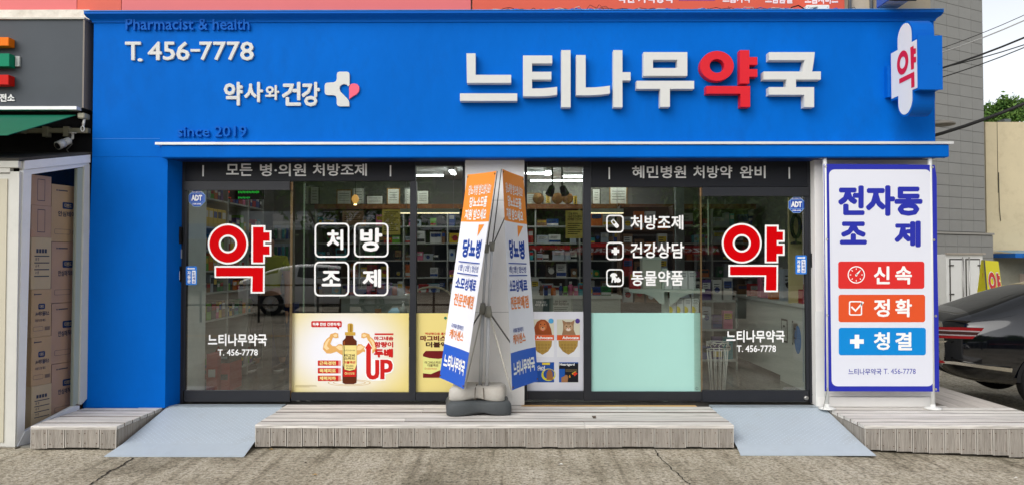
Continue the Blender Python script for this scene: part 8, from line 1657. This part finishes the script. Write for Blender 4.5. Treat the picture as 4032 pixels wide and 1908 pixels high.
# low basket shelf with bags in the aisle
g = root('aisle_shelf', (2.35, 2.5, FLZ), 'low pale aisle shelf with bags of goods behind the right door lettering', 'shelf')
for z in (FLZ + .1, FLZ + .48, FLZ + .84): box('shelf', 2.1, 2.85, 2.3, 2.8, z, z + .025, mat('aisle_shelf_pale', (180, 184, 178), .5), g)
for x in (2.1, 2.83): box('side_panel', x, x + .02, 2.3, 2.8, FLZ, FLZ + .9, mat('aisle_shelf_pale', (180, 184, 178), .5), g)
for r_, z in enumerate((FLZ + .126, FLZ + .506, FLZ + .866)):
    for k_ in range(5):
        ci = prd.choice((0, 7, 2, 12, 11, 6, 0)); x = 2.14 + k_ * .135; product(x, x + .115, 2.32, 2.42, z, z + prd.uniform(.16, .3), ci, '%s goods carton, %s from left on the %s level of the aisle shelf' % (PCOL[ci][1], ORD[k_], ('bottom', 'middle', 'top')[r_]), 'goods on the aisle shelf')
# tall brown shelf deeper on the right with cartons
BRW = mat('brown_board', (96, 74, 58), .7, var=.08)
u = root('brown_shelf_unit', (1.9, 3.1, FLZ), 'dark brown shelf unit behind the right door', 'shelf'); xs_ = (1.47, 2.2)
box('back_panel', xs_[0], xs_[1], 3.28, 3.3, FLZ, 2.3, BRW, u)
for x in (xs_[0], xs_[1] - .02): box('side_panel', x, x + .02, 2.95, 3.279, FLZ, 2.3, BRW, u)
for r_, z in enumerate((CZ - .55, CZ - .2, CZ + .12, CZ + .42)):
    box('shelf', xs_[0] + .021, xs_[1] - .021, 2.95, 3.279, z - .02, z, BRW, u); x = xs_[0] + .04; k_ = 0
    while x < xs_[1] - .15: ci = prd.choice((9, 1, 2, 5, 9, 12)); hh = prd.uniform(.13, .25); product(x, x + .13, 2.98, 3.1, z + .001, z + hh, ci, '%s carton %s from the left on the %s of the brown unit' % (PCOL[ci][1], ORD[k_], ('lowest shelf', 'second lowest shelf', 'second highest shelf', 'highest shelf')[r_]), 'cartons on the brown unit'); x += .155; k_ += 1
# pale partition panels behind the right door
box('white_partition', 2.33, 2.45, 3.5, 3.6, FLZ, 2.859, mat('partition_grey', (150, 160, 156), .6), None, label='narrow pale upright partition behind the right door', category='partition')
# oval mirror sculpture and pale panel
p = PY(.9)(3112, 775); q_ = PY(.9)(3168, 995); box('cream_panel', p.x, q_.x, .95, .99, FLZ + .9, p.z, mat('cream_panel_inner', (220, 206, 150), .6), None, label='cream panel behind the oval ring at the right door edge', category='panel')
c = PY(.85)(3134, 890); g = root('oval_ring', (c.x, .85, c.z - .19), 'dark oval ring ornament behind the right door sticker', 'ornament')
MB().tube([(c.x + .045 * math.cos(t * .3142), .85, c.z + .12 * math.sin(t * .3142)) for t in range(21)], [.02] * 21, 8, cap=False).build('ring', BLACK, g, True); MB().lathe((c.x, .85, c.z - .19), [(.06, 0), (.055, .02), (.012, .03), (.012, .06)], 14).build('foot', BLACK, g, True)

# counter things seen in the left window: sanitizer, tissues
p = PY(.6)(1588, 1228); T_ = root('display_table', (-.9, .6, FLZ), 'low dark table just inside the left fixed window', 'table'); zt5 = PY(.6)(1588, 1240).z
box('table_top', -2.2, -.35, .35, .85, zt5 - .03, zt5, mat('table_dark', (66, 60, 54), .5), T_)
for x in (-2.15, -.42):
    for y in (.4, .78): box('leg', x, x + .03, y, y + .03, FLZ, zt5 - .031, STEEL, T_)
g = root('hand_sanitizer', (p.x, .6, zt5), 'clear pump sanitizer bottle with a white head on the window table', 'sanitizer bottle')
MB().lathe((p.x, .6, zt5 + .001), [(.033, 0), (.035, .07), (.03, .085), (.012, .095)], 18).build('bottle_body', mat('clear_gel', (120, 136, 134), .2), g, True); MB().lathe((p.x, .6, zt5 + .096), [(.014, 0), (.014, .02), (.005, .024), (.005, .045), (.014, .047), (.014, .055)], 12).build('pump_head', WPL, g, True)
p = PY(.6)(1552, 1225); g = root('tissue_pack', (p.x, .62, zt5), 'pale blue folded tissue pack beside the sanitizer', 'tissue pack'); box('pack_body', p.x - .06, p.x + .06, .58, .68, zt5 + .001, zt5 + .05, mat('tissue_blue', (150, 196, 216), .7), g, bev=.008); mesh('loose_tissue', [(p.x - .05, .63, zt5 + .052), (p.x + .05, .6, zt5 + .052), (p.x + .03, .64, zt5 + .08), (p.x - .03, .66, zt5 + .075)], [(0, 1, 2, 3)], mat('tissue_blue', (150, 196, 216), .7), g)
p = PY(.6)(1489, 1225); g = root('card_stand', (p.x, .6, zt5), 'small brown card standing on the window table', 'card'); box('card', p.x - .035, p.x + .035, .6, .605, zt5 + .001, zt5 + .07, PM[9], g); box('card_foot', p.x - .03, p.x + .03, .606, .64, zt5 + .001, zt5 + .006, PM[9], g)
# two rounded chair backs
for k_, (a, w_) in enumerate(((1700, 'narrow window left of the pillar'),)):
    p = PY(1.5)(a, 1128); g = root('waiting_chair', (p.x, 1.5, FLZ), 'rounded pale rimmed waiting chair in the ' + w_, 'chair')
    MB().tube([(p.x - .25, 1.5, p.z - .28)] + [(p.x + .25 * math.cos(R(t)), 1.5, p.z - .16 + .16 * math.sin(R(t))) for t in range(180, -1, -20)] + [(p.x + .25, 1.5, p.z - .28)], .012, 8).build('backrest_frame', mat('chair_rim', (168, 156, 132), .4), g, True)
    box('backrest', p.x - .22, p.x + .22, 1.51, 1.54, p.z - .34, p.z - .06, mat('chair_brown', (70, 52, 42), .7), g, bev=.01); box('seat', p.x - .23, p.x + .23, 1.0, 1.5, FLZ + .42, FLZ + .48, mat('chair_brown', (70, 52, 42), .7), g, bev=.015)
    for x in (p.x - .21, p.x + .19):
        for y in (1.03, 1.47): box('leg', x, x + .022, y, y + .022, FLZ, FLZ + .419, STEEL, g)

# ------------------------------------------------------------------ person inside
def skin(name, pts, edges, radii, m, parent, sub=2):
    me = bpy.data.meshes.new(name); rl = Vector(WL[parent.name]); me.from_pydata([Vector(p) - rl for p in pts], edges, []); o = bpy.data.objects.new(name, me); COL.objects.link(o); o.parent = parent; WL[o.name] = rl
    me.materials.append(m); md = o.modifiers.new('skin', 'SKIN'); md.use_smooth_shade = True
    if not me.skin_vertices: me.skin_vertices.new()
    for i, r__ in enumerate(radii): v = me.skin_vertices[0].data[i]; v.radius = (r__, r__) if not isinstance(r__, tuple) else r__; v.use_root = (i == 0)
    s = o.modifiers.new('sub', 'SUBSURF'); s.levels = s.render_levels = sub; return o
YP = 2.15; f_ = PY(YP)(1020, 1440); PX_ = PY(YP)(1055, 1440).x; PR = root('person', (PX_, YP, FLZ), 'person in a yellow-green top, black trousers and black trainers reaching sideways inside the left door', 'person')
SK = mat('skin', (188, 140, 112), .5); TRO = mat('black_trousers', (28, 28, 32), .8); YG = mat('yellow_green_top', (168, 170, 50), .8); HAIR = mat('dark_hair', (24, 20, 18), .6); SHO = mat('black_trainer', (26, 26, 28), .6)
P0 = Vector((PX_, YP, FLZ)); J = lambda x, y, z: P0 + Vector((x, y, z))
skin('body', [J(0, 0, .93), J(0, 0, 1.08), J(0, 0, 1.30), J(0, 0, 1.41), J(0, -.01, 1.48), J(0, -.02, 1.58), J(0, -.02, 1.66), J(-.19, 0, 1.37), J(-.32, -.10, 1.17), J(-.47, -.2, 1.0), J(-.55, -.24, .93), J(.19, 0, 1.37), J(.23, .03, 1.10), J(.24, -.04, .86), J(.25, -.05, .78), J(-.1, 0, .86), J(-.13, -.06, .48), J(-.15, .02, .08), J(.1, 0, .86), J(.13, .04, .48), J(.15, .1, .08)],
     [(0, 1), (1, 2), (2, 3), (3, 4), (4, 5), (5, 6), (2, 7), (7, 8), (8, 9), (9, 10), (2, 11), (11, 12), (12, 13), (13, 14), (0, 15), (15, 16), (16, 17), (0, 18), (18, 19), (19, 20)], [(.15, .10), (.13, .09), (.16, .10), .07, .055, (.085, .10), (.06, .07), .055, .042, .032, .03, .055, .042, .032, .03, .085, .058, .04, .085, .058, .04], SK, PR)
skin('shirt', [J(0, 0, .95), J(0, 0, 1.12), J(0, 0, 1.32), J(0, 0, 1.40), J(-.19, 0, 1.37), J(-.27, -.06, 1.24), J(.19, 0, 1.37), J(.22, .02, 1.22)], [(0, 1), (1, 2), (2, 3), (2, 4), (4, 5), (2, 6), (6, 7)], [(.17, .12), (.155, .11), (.175, .12), .08, .07, .06, .07, .06], YG, PR)
skin('trousers', [J(0, 0, .95), J(-.1, 0, .86), J(-.13, -.06, .48), J(-.15, .02, .14), J(.1, 0, .86), J(.13, .04, .48), J(.15, .1, .14)], [(0, 1), (1, 2), (2, 3), (0, 4), (4, 5), (5, 6)], [(.165, .12), .10, .08, .07, .10, .08, .07], TRO, PR)
skin('hair', [J(0, -.0, 1.60), J(0, .0, 1.66), J(0, .03, 1.70)], [(0, 1), (1, 2)], [(.09, .10), (.092, .10), (.06, .07)], HAIR, PR)
for (x, y, s) in ((-.16, -.02, -1), (.16, .06, 1)):
    sh = skin('shoe', [J(x, y + .06, .055), J(x + .05 * s * .4 - .03, y - .06, .045), J(x - .06, y - .15, .035)], [(0, 1), (1, 2)], [(.05, .05), (.045, .04), (.038, .028)], SHO, PR)
    B_ = MB(); B_.lathe(J(x - .03, y - .045, .002), [(.085, 0), (.088, .018)], 16, M=Matrix.Diagonal((.62, 1.5, 1))); B_.build('sole', WPL, PR, True)
for s, bx in ((-1, J(-.56, -.245, .92)), (1, J(.25, -.055, .75))):
    d0 = Vector((-.7, -.3, -.6)).normalized() if s < 0 else Vector((0, -.15, -1)).normalized(); sd_ = Vector((0, 0, 1)).cross(d0).normalized() if s < 0 else Vector((0, 1, 0))
    pts = [bx, bx + d0 * .05]; ed = [(0, 1)]; rad = [.026, (.03, .018)]
    for k_, (off, ln_) in enumerate(((-.024, .06), (-.008, .07), (.008, .068), (.024, .052))):
        b0_ = bx + d0 * .075 + sd_ * off; i0 = len(pts); pts += [b0_, b0_ + d0 * ln_ * .5 + Vector((0, 0, -.004)), b0_ + d0 * ln_ + Vector((.004, 0, -.014))]; ed += [(1, i0), (i0, i0 + 1), (i0 + 1, i0 + 2)]; rad += [.009, .008, .007]
    i0 = len(pts); pts += [bx + d0 * .03 + sd_ * -.034, bx + d0 * .065 + sd_ * -.052]; ed += [(1, i0), (i0, i0 + 1)]; rad += [.011, .009]
    skin('hand', pts, ed, rad, SK, PR, 1)

# ------------------------------------------------------------------ the other side of the street (seen mirrored in the glass)
def facade(x0, x1, y, h, c, lab, floors, cols, sign=None):
    g = root('street_building', ((x0 + x1) / 2, y - 3, 0), lab, 'building', 'buildings across the street')
    m = mat('far_wall_%d_%d_%d' % c, c, .8, var=.06, vs=.6, dirt=.2)
    box('wall', x0, x1, y - 6, y, 0, h, m, g)
    fh = h / floors; gm = mat('far_window_glass', (38, 46, 54), .1, spec=.6)
    for f in range(floors):
        for k_ in range(cols):
            w_ = (x1 - x0) / cols; wx = x0 + w_ * (k_ + .5); z0 = f * fh + (.2 if f == 0 else .9)
            wn = box('window', wx - w_ * .38, wx + w_ * .38, y + .001, y + .06, z0, f * fh + fh - .55, mat('far_window_frame', (120, 120, 118), .5), g); box('pane', wx - w_ * .34, wx + w_ * .34, y + .061, y + .07, z0 + .08, f * fh + fh - .63, gm, wn)
    if sign:
        s, col, z, z1 = sign; sg = box('sign_board', x0 + .3, x1 - .3, y + .02, y + .25, z, z1, mat('far_sign_%d_%d_%d' % col, col, .4), g)
        if s: text('lettering', s, Fr((x1 - .8, y + .255, z1 - .12), (-1, 0, 0), (0, 0, -1)), (0, 0, (x1 - x0) * .8, (z1 - z) - .24), VWHITE, sg, .003, bold=.03)
facade(-34, -15.2, -33, 7.2, (150, 140, 124), 'tan two floor building across the street, leftmost', 2, 5, (None, (40, 90, 150), 2.7, 3.5))
facade(-15, -1.5, -34, 8.6, (96, 92, 84), 'dark grey two floor building across the street behind the tree', 2, 4, ('어학원', (190, 196, 200), 3.2, 4.2))
facade(-1.2, 12.5, -33.5, 7.0, (70, 62, 58), 'brown two floor building with a red sign band across the street', 2, 4, ('GOLFZON BOOM SCREEN GOLF', (168, 40, 44), 1.9, 2.35))
facade(12.8, 34, -33, 8, (128, 124, 118), 'grey two floor building across the street, rightmost', 2, 6, ('경기도 공공버스', (40, 44, 110), 2.9, 3.6))
def tree(x, y, h, seedv, lab):
    g = root('street_tree', (x, y, 0), lab, 'tree', 'street trees across the road'); rd = random.Random(seedv); bark = mat('bark', (84, 72, 60), .9, var=.2, vs=9, bump=.8, bs=20)
    B = MB(); B.tube([(x, y, 0), (x + .05, y, h * .25), (x - .05, y + .05, h * .45), (x, y, h * .6)], [.16, .12, .1, .06], 9); cl = []
    for i in range(11):
        a = rd.uniform(0, 6.28); z = h * rd.uniform(.32, .6); e_ = Vector((x + math.cos(a) * rd.uniform(.8, 1.9), y + math.sin(a) * rd.uniform(.8, 1.6), z + rd.uniform(.5, 1.8))); B.tube([(x, y, z * .9), ((x + e_.x) / 2, (y + e_.y) / 2, z + .3), e_], [.05, .035, .015], 6); cl.append(e_)
    B.build('trunk', bark, g, True)
    def fn(rd2): c = rd2.choice(cl); return c + Vector((rd2.gauss(0, .42), rd2.gauss(0, .42), rd2.gauss(0, .34)))
    leafcloud(5200, fn, .10, LGD, seedv).build('crown', LGD, g)
tree(-4.6, -13.4, 4.6, 3, 'leafy green street tree across the road, left of the doors'); tree(1.0, -15.5, 5.2, 4, 'leafy green street tree across the road, opposite the white pillar'); tree(6.2, -13.8, 4.6, 5, 'leafy green street tree across the road, opposite the right door')
WPT_ = mat('white_car_paint', (226, 227, 228), .2, coat=1)
car('white_car', Vector((-8.0, -16.6, 0)), R(0), 'white hatchback parked across the street, mirrored in the left window', WPT_)
FNC = root('metal_railing', (-7, -12.2, 0), 'dark curved metal railing along the far kerb', 'railing')
for z in (.45, .95): MB().tube([(-12.5, -12.2, z), (-.5, -12.2, z)], .025, 8).build('rail', mat('rail_dark', (56, 50, 46), .6), FNC, True)
for i in range(9): MB().tube([(-12.4 + i * 1.48, -12.2, 0), (-12.4 + i * 1.48, -12.2, 1.0)], .03, 8).build('post', mat('rail_dark', (56, 50, 46), .6), FNC, True)
